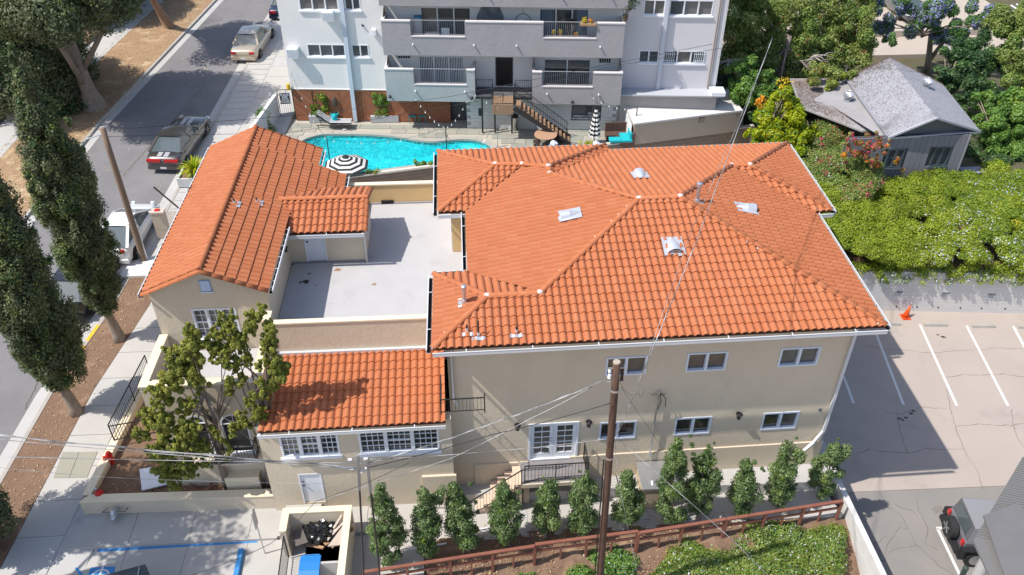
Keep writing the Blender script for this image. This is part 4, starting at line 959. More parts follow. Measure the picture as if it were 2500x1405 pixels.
def stack(c,h,r,m,parent,n,cap=False,flash=True,down=(0,-1,0)):
    c=np.array(c); mb=MB(); mb.cyl(c,c+[0,0,h],r,n=10); 
    if cap: mb.cyl(c+[0,0,h-.02],c+[0,0,h+.1],r*1.6,n=12); mb.cyl(c+[0,0,h+.1],c+[0,0,h+.13],r*1.6,r*.8,n=12)
    o=mb.build('vent_pipe',m,parent)
    if flash:
        d=np.array(down,float); d-=n*(d@n); d/=np.linalg.norm(d); x=np.cross(d,n); mb=MB()
        mb.cyl(c-[0,0,.02],c+[0,0,.17],r*2.,r*1.3,n=10)
        for i in range(-3,3):
            a,b=i*.07,(i+1)*.07; h0=.075+.022*math.sin(i*2.2); h1=.075+.022*math.sin((i+1)*2.2)
            mb.add([c+x*a+d*.06+n*h0,c+x*b+d*.06+n*h1,c+x*b*1.05+d*.2+n*h1,c+x*a*1.05+d*.2+n*h0],[(0,1,2,3)])
        mb.build('flashing',GALV if m is not BLKP else VENTM,o)
BLKP=mat('black_pipe',(.03,.025,.022),.6)
n1=nrm(('FLr','FL','N1')); PH=pl3(V['FLr'],V['FL'],V['N1'])
stack(PLN(1134,742,PH),.62,.06,GALV,ROOF,n1,cap=True,down=(-1,0,0)); stack(PLN(1168,822,PF),.62,.03,BLKP,ROOF,nF); stack(PLN(1140,812,PF),.3,.03,BLKP,ROOF,nF); stack(PLN(1261,815,PF),.28,.03,BLKP,ROOF,nF)
stack(PLN(1701,496,PRt),.72,.07,GALV,ROOF,nR,cap=True,down=(1,0,0))
nRw=np.array([.43,0,1])/math.hypot(.43,1); nLw=np.array([-.43,0,1])/math.hypot(.43,1)
for px,py in((573,500),(628,497)): stack(PLN(px,py,PR_),.25,.035,BLKP,ROOF,nRw,down=(1,0,0))
for px in((1345,362),(1448,360)):
    pass
for px,py in((1352,352),(1456,353)):
    q=Y(px,py,32.9); b=q+[-.45,0,-.75]; mb=MB(); mb.cyl(b,q,.15,n=14); mb.cyl(b-[0,0,2],b,.15,n=14); mb.build('vent_pipe',mat('blue_grey_duct_%d'%px,(.33,.38,.42),.45,metal=.3),H); mb=MB(); mb.cyl(q-(q-b)*.02,q+(q-b)*.12,.17,.15,n=14); mb.build('vent_cap',WHITE,H)
# ================================================================== FRONT LEFT: planter, pocket parking, enclosure
PKZ=-.9
sheet('accessible_bay',[(-14.6,12),(-2.6,12),(-2.6,18.5),(-14.6,18.5)],-4.1,CONCL,zt=PKZ-.02)
bay=bpy.data.objects.new('bay_paving',None); COL.objects.link(bay); bay['kind']='structure'; bay.location=(-10,17,PKZ)
for i in range(6):
    for j,(y0,y1,z) in enumerate(((18.52,19.82,PKZ+.12),(15.5,18.44,PKZ),(12.4,15.48,PKZ))):
        x=-14.1+i*2.05; mb=MB(); mb.box((x,y0,z-.2),(x+2.035,y1,z+.002*((i*j)%2))); mb.build('slab',CONCL,bay)
mb=MB(); mb.box((-14.1,18.44,PKZ-.2),(-6.95,18.52,PKZ+.115)); struct(mb.build('kerb',CONCL))
zb=PKZ+.003
decal('painted_line',[Z(238,1341,zb),Z(628,1318,zb),Z(629,1325,zb),Z(239,1348,zb)],zb,BLUEP)
decal('painted_line',[Z(175,1375,zb),Z(181,1374,zb),Z(205,1408,zb),Z(197,1410,zb)],zb,BLUEP)
# accessible parking square with wheelchair pictogram
sq=decal('painted_square',[Z(222,1386,zb),Z(281,1384,zb),Z(276,1425,zb),Z(205,1428,zb)],zb,BLUEP)
c=Z(243,1410,zb); mb=MB()
for k in range(20):
    a0_,a1_=2*math.pi*k/20,2*math.pi*(k+1)/20; mb.add([c+[math.cos(a)*r,math.sin(a)*r,.008] for a,r in((a0_,.26),(a1_,.26),(a1_,.32),(a0_,.32))],[(3,2,1,0)])
mb.box((c[0]-.05,c[1]+.05,zb+.004),(c[0]+.02,c[1]+.42,zb+.009)); mb.box((c[0]-.05,c[1]+.05,zb+.0045),(c[0]+.22,c[1]+.11,zb+.0095)); mb.sphere(c+[-.02,.5,.0],.07,10,4,sc=(1,1,.1))
struct(mb.build('wheelchair_symbol',WHITEP))
# planter
t=thing('planter_wall',(-14,19.9,-.9),'low cream retaining wall wrapping the bare front garden corner','wall')
pc=[(-13.95,19.87),(-6.9,19.78)]
mb=MB(); mb.prism([(-13.95,19.87),(-6.95,19.72),(-6.95,20.02),(-13.7,20.17)],-.12,-.95); 
yy=[20.17,22,24,26.2]
def px_(y): return -13.95+(y-19.87)*.105
for a,b in zip(yy[:-1],yy[1:]): mb.prism([(px_(a),a,-.12+(a-20)*.06),(px_(a)+.26,a,-.12+(a-20)*.06),(px_(b)+.26,b,-.12+(b-20)*.06),(px_(b),b,-.12+(b-20)*.06)],None,-1.2)
mb.build('wall_body',STUC,t)
mb=MB(); mb.prism([(-13.97,19.85),(-6.95,19.70),(-6.95,20.04),(-13.68,20.19)],-.08,-.12)
for a,b in zip(yy[:-1],yy[1:]): mb.prism([(px_(a)-.02,a,-.08+(a-20)*.06),(px_(a)+.28,a,-.08+(a-20)*.06),(px_(b)+.28,b,-.08+(b-20)*.06),(px_(b)-.02,b,-.08+(b-20)*.06)],None,-.15)
mb.build('coping',STUCY,t)
sheet('garden_base',[(-13.7,20.1),(-7.1,20.0),(-7.1,20.7),(-10.8,20.7),(-10.8,33.4),(-12.2,33.4)],-4.1,SOIL,zt=-.5)
relief('garden_soil',-13.8,-7.1,20.0,33.0,lambda x,y:-.36+max(0,(y-21))*.055,SOIL,.12,.02,inside=lambda x,y: x>px_(y)+.1 and not(x>-10.75 and y>20.75))
# side fence with black pickets along the sidewalk
t=thing('picket_fence',(-13.3,24.5,-.3),'black iron fence with thin pickets beside the sidewalk at the garden edge','fence')
railing([(px_(y)+.14,y,-.08+(y-20)*.06) for y in(22.6,24.6,26.2)],.85,t,name='rail_frame',sp=.12)
railing([(px_(22.6)+.14,22.6,.05),(-12.0,22.9,.05)],.8,t,name='gate_panel',sp=.12)
# fire fittings
def standpipe(c,label):
    c=np.array(c); t=thing('fire_standpipe',c,label,'hydrant'); mb=MB(); mb.cyl(c,c+[0,0,.55],.09,n=12); mb.cyl(c+[0,0,.55],c+[0,0,.6],.12,n=12); mb.build('riser',REDP,t,smooth=False)
    mb=MB(); mb.cyl(c+[0,0,.45],c+[-.2,-.1,.5],.08,n=10); mb.cyl(c+[0,0,.45],c+[.16,-.14,.48],.08,n=10); mb.build('outlet',REDP,t); mb=MB(); mb.sphere(c+[0,0,.66],.09,10,6); mb.build('cap',REDP,t,smooth=True)
standpipe(Z(276,1136,-.4),'red fire standpipe standing in the bare garden soil behind the wall')
c=Z(244,1210,-.2); t=thing('fire_valve',c,'small red valve cap poking over the corner of the garden wall','valve'); mb=MB(); mb.cyl(c-[0,0,.2],c+[0,0,.1],.09,n=12); mb.lathe(c,[(.0,.2),(.13,.18),(.16,.1),(.13,.02),(.05,0)],12); mb.build('cap',REDP,t); mb=MB(); mb.cyl(c+[-.12,.12,-.2],c+[-.12,.12,.2],.05,n=8); mb.sphere(c+[-.12,.12,.22],.07,8,6); mb.build('meter',GALV,t)
# fallen white board
q=[Z(341,1148,-.3),Z(372,1143,-.2),Z(425,1180,-.25),Z(347,1200,-.33)]; mb=MB(); mb.add([p+[0,0,.05] for p in q]+[p for p in q],[(0,3,2,1),(4,5,6,7),(0,1,5,4),(1,2,6,5),(2,3,7,6),(3,0,4,7)]); tag(mb.build('white_board',WHITE),'flat white board lying on the soil under the juniper','board')
# hose coil
mb=MB(); c=Z(495,1185,-.3)
for k in range(4): mb.tube([c+np.array([math.cos(t_)*(.28+.06*k+uni(-.03,.03)),math.sin(t_)*(.22+.05*k+uni(-.03,.03)),.03+.02*k]) for t_ in np.linspace(0,6.28,16)],.014,5)
tag(mb.build('garden_hose',mat('hose_rust',(.26,.12,.08),.7)),'tangled brown garden hose on the soil beside the juniper trunk','hose')
# wall mounted fire connection on planter front
c=np.array([-12.75,19.86,-.45]); t=thing('pipe_fitting',c,'grey pipe fitting with bracket mounted on the front of the garden wall','pipe fitting')
mb=MB(); mb.tube([c+[-.35,-.02,-.05],c+[-.38,-.3,.12],c+[.42,-.3,.12],c+[.38,-.02,-.05]],.018,6); mb.build('bracket',mat('bracket_grey',(.12,.12,.13),.5),t); mb=MB(); mb.cyl(c+[0,0,0],c+[0,-.3,-.02],.10,n=12); mb.cyl(c+[0,-.3,-.02],c+[-.03,-.5,-.1],.13,.09,n=12); mb.sphere(c+[0,-.3,.05],.15,10,6); mb.build('valve_body',GALV,t)
# accessible sign, blue bollard, dark canopy edge
c=Z(647,1352,PKZ); t=thing('accessible_sign',c,'thin post carrying a narrow parking sign seen edge on, beside the blue wheel stop','sign')
mb=MB(); mb.cyl(c,c+[.0,0,2.35],.025,n=8); mb.build('post',GALV,t); mb=MB(); mb.box((c[0]-.02,c[1]-.18,PKZ+1.55),(c[0]+.02,c[1]+.14,PKZ+2.35)); mb.build('plate',mat('sign_back',(.40,.38,.37),.5),t)
c1=Z(590,1345,PKZ);c2=Z(575,1420,PKZ); mb=MB(); vs=[]
for p in(c1,c2):
    for dx,dz in((-.11,0),(-.08,.14),(.08,.14),(.11,0)): vs.append((p[0]+dx,p[1],PKZ+dz))
mb.add(vs,[(0,1,5,4),(1,2,6,5),(2,3,7,6),(3,2,1,0),(4,5,6,7)]); tag(mb.build('wheel_stop',BLUEP),'bright blue wheel stop in the accessible bay','wheel stop')
t=thing('vehicle_box_lid',Z(300,1405,PKZ),'dark tarpaulin covered box top cut off by the bottom edge of the photo','cart')
A=[Z(225,1412,.1),Z(355,1378,.1),Z(372,1440,.1),Z(222,1450,.1)]; mb=MB(); mb.prism([tuple(p) for p in A],None,-.9); mb.build('cover',mat('dark_cover',(.035,.045,.055),.55,c2=(.08,.09,.10),sc=2),t)
mb=MB(); mb.tube([Z(340,1386,.13),Z(336,1410,.13)],.02,6); mb.build('rib',GALV,t)
# trash enclosure
t=thing('rubbish_enclosure',(-5,18,-1),'roofless cream walled rubbish enclosure in front of the house','enclosure')
ez=.45
oTL=Z(693,1243,ez);oTR=Z(858,1238,ez); x0,x1=oTL[0],oTR[0]; y1=(oTL[1]+oTR[1])/2; iy=y1-.2; yb=Z(845,1405,ez)[1]-.6
mb=MB(); mb.box((x0,y1-.2,-1),(x1,y1,ez)); mb.box((x0,Z(690,1300,ez)[1],-1),(x0+.2,y1-.2,ez)); mb.box((x1-.2,yb,-1),(x1,y1-.2,ez)); mb.build('enclosure_wall',STUC,t)
mb=MB(); mb.box((x0-.02,y1-.21,ez),(x1+.02,y1+.02,ez+.05)); mb.box((x0-.02,Z(690,1300,ez)[1],ez),(x0+.22,y1-.21,ez+.05)); mb.box((x1-.22,yb,ez),(x1+.02,y1-.21,ez+.05)); mb.build('coping',STUCY,t)
mb=MB(); mb.box((x0+.2,yb,-1),(x1-.2,y1-.2,-.9)); mb.build('floor_slab',CONC,t)
mb=MB(); a=Z(722,1360,-.3); mb.box((x0+.75,a[1]-.6,-.95),(x1-.25,a[1]-.52,.1)); mb.build('partition',CONC,t)
BOARD=mat('scrap_board',(.45,.27,.15),.85,c2=(.34,.20,.11),sc=6); PLY=mat('scrap_panel',(.50,.43,.37),.85,c2=(.42,.35,.30),sc=4); BAGM=mat('black_bag',(.012,.012,.013),.25)
lab=['long scrap timber plank leaning across the rubbish','short scrap timber plank under the long one','thin orange timber offcut at the front of the rubbish pile','pale warped plank at the right of the rubbish pile','narrow brown plank leaning on the enclosure wall']
for k,(a,b,w_) in enumerate((((795,1322,-.3),(850,1262,.25),.12),((770,1300,-.4),(800,1330,-.3),.14),((750,1330,-.5),(790,1338,-.3),.1),((810,1335,-.4),(862,1290,.2),.16),((815,1290,0),(835,1258,.4),.08))):
    mb=MB(); mb.beam(Z(*a),Z(*b),w_,.04); tag(mb.build('plank',BOARD if k%4 else PLY),lab[k],'plank',group='scrap timber')
for k,(q,h_) in enumerate(((((800,1335),(850,1268),(862,1275),(840,1330)),.0),(((712,1300),(738,1290),(752,1325),(722,1335)),-.2))):
    P4=[Z(x,y,h_+.1) for x,y in q]; mb=MB(); mb.prism([tuple(p) for p in P4],h_+.12,h_+.07); tag(mb.build('scrap_panel',PLY if k==0 else mat('carpet_roll',(.13,.11,.10),.95)),('pale sheet of board leaning in the enclosure','dark folded carpet piece at the left of the rubbish')[k],'panel')
c=Z(785,1300,-.35); bm=bmesh.new(); bmesh.ops.create_icosphere(bm,subdivisions=4,radius=.5)
for v in bm.verts:
    n_=v.co.normalized(); k=1+.16*math.sin(9*n_.x+3*n_.y)*math.sin(7*n_.z+2)+.1*math.sin(17*n_.y+11*n_.x)+uni(-.03,.03); v.co=Vector((n_.x*.62*k+c[0],n_.y*.5*k+c[1],max(n_.z,-.6)*.42*k+c[2]))
me=bpy.data.meshes.new('rubbish_bag'); bm.to_mesh(me); bm.free(); me.materials.append(BAGM); link(me,'rubbish_bag',label='crumpled shiny black rubbish bag in the enclosure',cat='rubbish bag')
c=Z(755,1400,-.95); t=thing('recycling_bin',c,'blue lidded wheelie bin at the bottom of the enclosure','bin')
BB=mat('bin_blue',(.02,.19,.52),.45); x_,y_=c[0],c[1]; hb=1.0
A=Z(735,1362,.05);Bq=Z(786,1368,.05); x_=(A[0]+Bq[0])/2-.02; y_=A[1]-.35; zt=.02
mb=MB(); vs=[]
for z_,k in((-.95,.8),(zt,1.)):
    for dx,dy in((-.3,-.33),(.3,-.33),(.3,.33),(-.3,.33)): vs.append((x_+dx*k,y_+dy*k,z_))
mb.add(vs,[(3,2,1,0),(0,1,5,4),(1,2,6,5),(2,3,7,6),(3,0,4,7)]); mb.build('bin_body',BB,t)
mb=MB(); vs=[]
for dy,zz_ in((-.37,.02),(-.2,.09),(.1,.12),(.36,.1),(.38,.02)):
    for dx in(-.33,.33): vs.append((x_+dx,y_+dy,zt+zz_))
mb.add(vs,[(2*i,2*i+1,2*i+3,2*i+2) for i in range(4)]+[(0,2,4,6,8),(9,7,5,3,1)]); mb.build('lid',BB,t)
mb=MB(); mb.cyl((x_-.28,y_+.4,zt+.08),(x_+.28,y_+.4,zt+.08),.02,n=8); mb.build('handle',BB,t); mb=MB(); mb.cyl((x_-.3,y_+.33,-.85),(x_-.24,y_+.33,-.85),.1,n=10); mb.cyl((x_+.24,y_+.33,-.85),(x_+.3,y_+.33,-.85),.1,n=10); mb.build('wheel',RUB,t)
t=thing('enclosure_gate',Z(690,1380,-.9),'open black barred gate of the rubbish enclosure','gate')
a=Z(693,1312,.3);b=Z(678,1425,.3); a[2]=b[2]=-.8; railing([a,b],1.15,t,name='gate_frame',sp=.1)
# red brown post and rail fence
t=thing('rail_fence',FENCE[0],'low red-brown metal post and rail fence stepping along the planting bed','fence')
def fp_(px,py): return Z(px,py,-.95)
segs=[((885,1398),(1305,1334),4,.86),((1307,1330),(1558,1298),2,.86),((1560,1302),(1773,1268),2,.80),((1775,1268),(2057,1224),3,.80)]
for k,(a,b,n,h) in enumerate(segs):
    a=Z(*a,-.15);b=Z(*b,-.15); base=-.98
    mb=MB(); mb.beam(a,b,.11,.07); mb.build('top_rail',RAILW,t); mb=MB(); mb.beam(a-[0,0,.36],b-[0,0,.36],.05,.09); mb.build('lower_rail',RAILW,t)
    for i in range(n+1):
        p=a+(b-a)*i/n; mb=MB(); mb.box((p[0]-.045,p[1]-.045,-1.5),(p[0]+.045,p[1]+.045,p[2]-.03)); mb.build('fence_post',RAILW,t)
        if i<n:
            q=a+(b-a)*(i+.5)/n; mb=MB(); mb.box((q[0]-.03,q[1]-.03,-1.5),(q[0]+.03,q[1]+.03,q[2]-.33)); mb.build('fence_post',RAILW,t)
mb=MB()
for k in range(7):
    a=Z(900+k*165,1404-k*25,-1.15);b=Z(900+(k+1)*165-8,1404-(k+1)*25,-1.15); mb=MB(); mb.beam(a-[0,.12,.12],b-[0,.12,.12],.07,.28); o=mb.build('sleeper',mat('dark_sleeper' if k==0 else 'dark_sleeper.b',(.035,.022,.017),.9),t) if k<2 else mb.build('sleeper',bpy.data.materials['dark_sleeper'],t)
for k,(a,b) in enumerate((((965,1348),(1090,1327)),((1128,1301),(1215,1285)))): mb=MB(); mb.tube([Z(*a,-.93),(Z(*a,-.93)+Z(*b,-.93))/2+[0,0,.02],Z(*b,-.93)],.028,8); tag(mb.build('drain_pipe',WHITE),('white pipe lying in the bed between the first two shrubs','white pipe lying in the bed left of the big shrub gap')[k],'pipe')
mb=MB(); a=Z(2030,1385,-1.9); mb.beam(Z(1850,1420,-1.9),Z(2045,1368,-1.9),.2,.5); tag(mb.build('bed_edging',mat('bed_edge',(.60,.56,.50),.8)),'pale board edging the flowering hedge at the bottom right','edging')
# ================================================================== POLES AND WIRES
t=thing('utility_pole',(4.2,15.6,-2),'tall dark brown wooden utility pole in front of the house','utility pole')
ptop=Y(1506,884,15.3); pb=Y(1462,1440,15.75); mb=MB(); n=14; rings=[]
mb.tube([pb+[0,0,-1.0]]+[pb+(ptop-pb)*k/10 for k in range(11)],[.125]+[.118-.018*k/10 for k in range(11)],n); pol=mb.build('pole_shaft',POLEW,t,smooth=True)
mb=MB(); mb.cyl(ptop-[0,0,.02],ptop+[0,0,.012],.102,.09,n=14); mb.build('pole_top',mat('bleached_wood_end',(.42,.36,.28),.95,bump=1,bsc=40),t)
INS=mat('insulator_brown',(.06,.022,.018),.25); INW=mat('insulator_white',(.72,.73,.74),.3)
def onpole(z): return ptop+(pb-ptop)*((ptop[2]-z)/(ptop[2]-pb[2]))
for dz,sg in((.25,1),(.42,1),(.59,1),(.28,-1),(.5,-1)):
    c=onpole(ptop[2]-dz)+[sg*.16,0,0]; mb=MB(); mb.lathe(c-[0,0,.06],[(.02,0),(.05,.01),(.03,.04),(.05,.06),(.03,.09),(.045,.11),(.01,.13)],10); mb.build('insulator',INS if sg>0 else INW,t)
mb=MB(); 
for dz in(.2,.68): c=onpole(ptop[2]-dz); mb.beam(c+[-.22,-.02,0],c+[.24,-.02,0],.03,.03)
for dz in(1.0,3.7): c=onpole(ptop[2]-dz); mb.cyl(c-[0,0,.03],c+[0,0,.03],.118,n=14)
mb.beam(onpole(ptop[2]-.15)+[.2,0,0],onpole(ptop[2]-.75)+[.2,0,0],.02,.02); mb.build('pole_bracket',GALV,t)
mb=MB(); q=onpole(ptop[2]-3.9); mb.tube([onpole(ptop[2]-3.75)+[-.16,-.05,0],onpole(ptop[2]-5.5)+[-.17,-.08,0],pb+[-.2,-.1,0]],.022,6); mb.build('riser_conduit',BLK,t)
# left leaning pole
base=S(352,636,.1); top=Y(250,314,base[1]+.25); t=thing('utility_pole',base,'weathered grey-brown wooden pole leaning beside the white car','utility pole')
mb=MB(); mb.tube([base-[0,0,.3]]+[base+(top-base)*k/6 for k in range(7)],[.17]+[.165-.04*k/6 for k in range(7)],12); mb.build('pole_shaft',POLEG,t,smooth=True)
mb=MB(); mb.tube([base+[.17,.0,0],base+[.17,0,2.4]],.035,6); mb.build('conduit',GALV,t)
lptop=top
fr_=mb
mb=MB(); b2=S(352,636,.12); mb.box((b2[0]-1.0,b2[1]-1.3,b2[2]-.1),(b2[0]+.8,b2[1]+.6,b2[2]+.012)); struct(mb.build('pole_pad',mat('new_concrete',(.62,.62,.62),.85)))
# street lamp arm seen beyond pole
mb=MB(); a=top-[0,0,.25]; b=a+np.array([-1.7,.4,-.9]); 
T2=thing('street_lamp',a,'grey cobra head street lamp on an arm from the leaning pole','street lamp')
mb.tube([a,a+(b-a)*.6+[0,0,.15],b],.03,8); mb.build('lamp_arm',GALV,T2); mb=MB(); mb.sphere(b+[-.3,.05,0],.26,12,8,sc=(1.5,.55,.4)); mb.build('lamp_head',mat('lamp_head_grey',(.50,.51,.53),.4),T2,smooth=True)
# two slim posts with insulators in the foreground
PST=mat('grey_fitting_post',(.28,.28,.29),.5,c2=(.16,.16,.16),sc=3)
for k,(tp,bp) in enumerate((((874,1112),(888,1415)),((896,1120),(928,1415)))):
    y0=14.6; tq=Y(*tp,y0); bq=Y(*bp,y0); t=thing('wire_post',bq,('left of two slim grey posts carrying wires before the house','right of two slim grey posts carrying wires before the house')[k],'post','pair of slim wire posts')
    m_=tq+(bq-tq)*.25; mb=MB(); mb.beam(tq,m_,.07,.07); mb.build('post_head',PST,t); mb=MB(); mb.tube([m_,tq+(bq-tq)*.6+[.01,0,0],bq,bq-[0,0,2]],.028,7); mb.build('post_shaft',IRON,t)
    for dz,dx in((.15,-.22),(.5,-.22),(.15,.18),(.5,.18)):
        if k==1 and dx>0: continue
        c=tq-[0,0,dz]+[dx,0,0]; mb=MB(); mb.cyl(c+[-.05,0,0],c+[.05,0,0],.035,n=8); mb.build('insulator',INW,t)
        mb=MB(); mb.beam(c,tq-[0,0,dz],.015,.015); mb.build('insulator_pin',GALV,t)
def wire(pts,r,m,label,sag=0.,group=None,n=18,twist=0,cat='wire'):
    r=r*.62; P=[np.array(p,float) for p in pts]; out=[]
    for a,b in zip(P[:-1],P[1:]):
        for k in range(n): t_=k/n; out.append(a+(b-a)*t_-np.array([0,0,sag*4*t_*(1-t_)]))
    out.append(P[-1]); mb=MB(); mb.tube(out,r,5,0); 
    if twist:
        o2=[p+np.array([0,math.cos(i*1.3)*r*2.2,math.sin(i*1.3)*r*2.2]) for i,p in enumerate(out)]; mb.tube(o2,r*.8,5,0)
    return tag(mb.build('overhead_wire',m,smooth=True),label,cat,group)
g='overhead wires'
yp=15.3
hub1=Y(880,1120,14.6); hub2=Y(880,1142,14.6); hub3=Y(873,1160,14.6)
wire([Y(-20,1062,14.2),hub2],.022,WIRE,'upper twisted pale wire crossing the front garden towards the slim posts',.05,g,twist=1)
wire([Y(-20,1072,14.0),Y(875,1146,14.6)],.016,WIRE,'second twisted pale wire close below the upper one at the left',.04,g)
wire([Y(-20,1115,13.6),Y(872,1131,14.6)],.016,WIRE,'nearly level pale wire crossing the sidewalk and juniper',.03,g)
wire([Y(-20,1140,13.2),Y(300,1168,13.6),Y(800,1182,14.2)],.007,WIRE,'thin pale wire over the garden wall',.03,g)
pa=onpole(ptop[2]-.45)
wire([Y(896,1133,14.6),Y(1200,1035,15.),Y(1478,928,15.25)],.017,WIRE,'pale twisted wire rising from the slim posts to the pole top',.05,g,twist=1)
wire([Y(896,1143,14.6),Y(1200,1062,15.),Y(1490,985,15.25)],.019,WIREB,'black cable rising to the middle of the pole',.05,g)
wire([Y(896,1122,14.6),Y(1200,1102,15.),Y(1482,1072,15.3)],.014,WIRE,'pale wire running level to the lower pole clamp',.04,g)
wire([Y(770,1225,15.0),Y(1100,1120,15.2),Y(1300,1020,15.2),Y(1445,945,15.25)],.012,WIRE,'thin wire slanting from the walkway up to the pole head',.03,g)
wire([Y(450,1410,12.),Y(660,1328,12.5),Y(770,1225,13.2),Y(1000,1130,13.8)],.012,WIREB,'black cable crossing the accessible bay and enclosure',.08,g)
r1=[Y(1510,1060,15.3),Z(1530,1000,6.9) ,Z(1600,850,9.2),Z(1690,640,10.4),Z(1780,420,11.),Z(1888,95,12.)]
wire([Y(1508,1060,15.35),Z(1580,885,11.5),Z(1700,590,12.2),Z(1886,92,12.6)],.016,WIRE,'pair of pale twisted service wires climbing over the roof to the tree',.0,g,twist=1)
wire([Y(1508,1050,15.35),Z(1578,880,11.7),Z(1690,560,12.3),Z(1790,330,12.6),Z(1884,100,12.9)],.009,WIRE,'thin companion wire climbing over the roof beside the twisted pair',.0,g)
wire([Y(1512,1075,15.4),Y(1700,1240,14.3),Y(1800,1330,13.6),Y(1890,1420,13.)],.014,WIRE,'pale stay wire falling from the pole to the lower right',.0,g)
wire([Y(1516,945,15.3),Y(1640,1130,18.5)],.008,WIREB,'thin dark wire from the pole to the meter mast',.0,g)
wire([Y(1512,930,15.3),Y(1560,960,17),P(6.6,.1,3.9)],.008,WIREB,'looping dark service drop between the pole and the mast',.25,g)
wire([Y(1500,1085,15.3),Y(1515,1200,14.8),Y(1560,1420,14.2)],.012,WIRE,'pale wire dropping beside the pole towards the hedge',.0,g,twist=1)
wire([lptop-[0,0,.1],Z(780,278,5.),Z(1100,236,6.5),Z(1500,155,8.5),Z(1740,108,10.)],.018,WIREB,'black cable crossing in front of the grey balconies',.0,g)
wire([lptop-[0,0,.4],Z(700,325,4.2),Z(900,294,5),Z(1200,242,6),Z(1480,165,7.5),Z(1760,118,9)],.017,WIREB,'lower black cable crossing above the pool terrace',.0,g)
wire([lptop-[0,0,.12],Y(135,362,lptop[1]-.2)],.014,WIRE,'short pale wire leaving the leaning pole to the left',.0,g)
wire([lptop-[0,0,.5],S(332,575,.2)],.008,WIRE,'thin guy wire beside the leaning pole',.0,g)
wire([Z(1750,140,6),Z(2150,165,6),Z(2420,195,5),Z(2550,215,5)],.010,WIREB,'thin wires passing over the grey hut roof',.05,g)
# utility cabinet, planter box, vault lids
c=S(402,580,.12); t=thing('utility_cabinet',c,'tall tan utility pedestal with a red mark at the kerb','cabinet')
TAN=mat('cabinet_beige',(.50,.42,.34),.6); mb=MB(); mb.box((c[0]-.3,c[1]-.12,c[2]),(c[0]+.3,c[1]+.25,c[2]+1.45)); mb.build('cabinet_body',TAN,t); mb=MB(); mb.box((c[0]-.33,c[1]-.15,c[2]+1.45),(c[0]+.33,c[1]+.28,c[2]+1.55)); mb.build('lid',mat('cabinet_lid',(.56,.46,.38),.5),t); mb=MB(); mb.box((c[0]-.12,c[1]-.02,c[2]+1.55),(c[0]+.1,c[1]+.16,c[2]+1.6)); mb.build('red_marker',REDP,t)
vt=bpy.data.objects.new('vault_cover',None); COL.objects.link(vt); vt['kind']='structure'; vt.location=tuple(S(170,1130))
for q in(((152,1104),(193,1104),(168,1167),(131,1167)),((194,1104),(238,1103),(212,1166),(170,1167))):
    P4=[S(x,y,.135) for x,y in q]; mb=MB(); mb.prism([tuple(p) for p in P4],None,-1.2); mb.build('vault_lid',mat('vault_concrete',(.31,.295,.24),.95,bump=.5,bsc=40),vt)
# roof-edge pole beside the wing
a=S(430,512,.2); mb=MB(); tag(MB().cyl(X(376,458,-12.2),X(443,514,-11.9),.035,n=8).build('metal_pole',mat('rusty_dark',(.07,.06,.055),.6)),'dark metal rod leaning out over the paved verge beside the tiled wing','pole')
# parkway planter with spiky plants
c=S(478,440,.12); t=thing('planter_box',c,'square white concrete planter box behind the dark coupe','planter')
mb=MB(); 
for a_,b_ in (((-.75,-.75),(.75,-.65)),((-.75,.65),(.75,.75)),((-.75,-.65),(-.65,.65)),((.65,-.65),(.75,.65))): mb.box((c[0]+a_[0],c[1]+a_[1],c[2]),(c[0]+b_[0],c[1]+b_[1],c[2]+.5))
mb.build('box_wall',mat('planter_white',(.56,.56,.56),.8),t); mb=MB(); mb.box((c[0]-.65,c[1]-.65,c[2]),(c[0]+.65,c[1]+.65,c[2]+.4)); mb.build('soil',SOIL,t)
def spiky(c,R,n,name,label,m,cat='plant',h=.8):
    V_=[];T_=[]
    for k in range(n):
        a=uni(0,6.28); e=uni(.15,1.3); L=R*uni(.7,1.1); d=np.array([math.cos(a)*math.cos(e),math.sin(a)*math.cos(e),math.sin(e)*h]); s=np.array([-math.sin(a),math.cos(a),0])*.045*R
        p0=np.array(c); p1=p0+d*L*.55+[0,0,.08*R]; p2=p0+d*L+[0,0,-.12*R*math.cos(e)]; tv=random.random()
        for q in((p0-s,p0+s,p1+s,p1-s),(p1-s,p1+s,p2+s*.15,p2-s*.15)): V_+=list(q); T_+=[tv]*4
    me=fast_mesh(name,np.array(V_),tint=T_,mats=[m]); o=link(me,name); tag(o,label,cat); return o
spiky(c+[.1,0,.5],1.15,90,'aloe','large spiky yellow-green aloe in the white planter box',L_YEL); spiky(c+[.9,1.1,.35],1.0,80,'aloe','second spiky aloe leaning behind the first against the tiled roof',L_YEL)
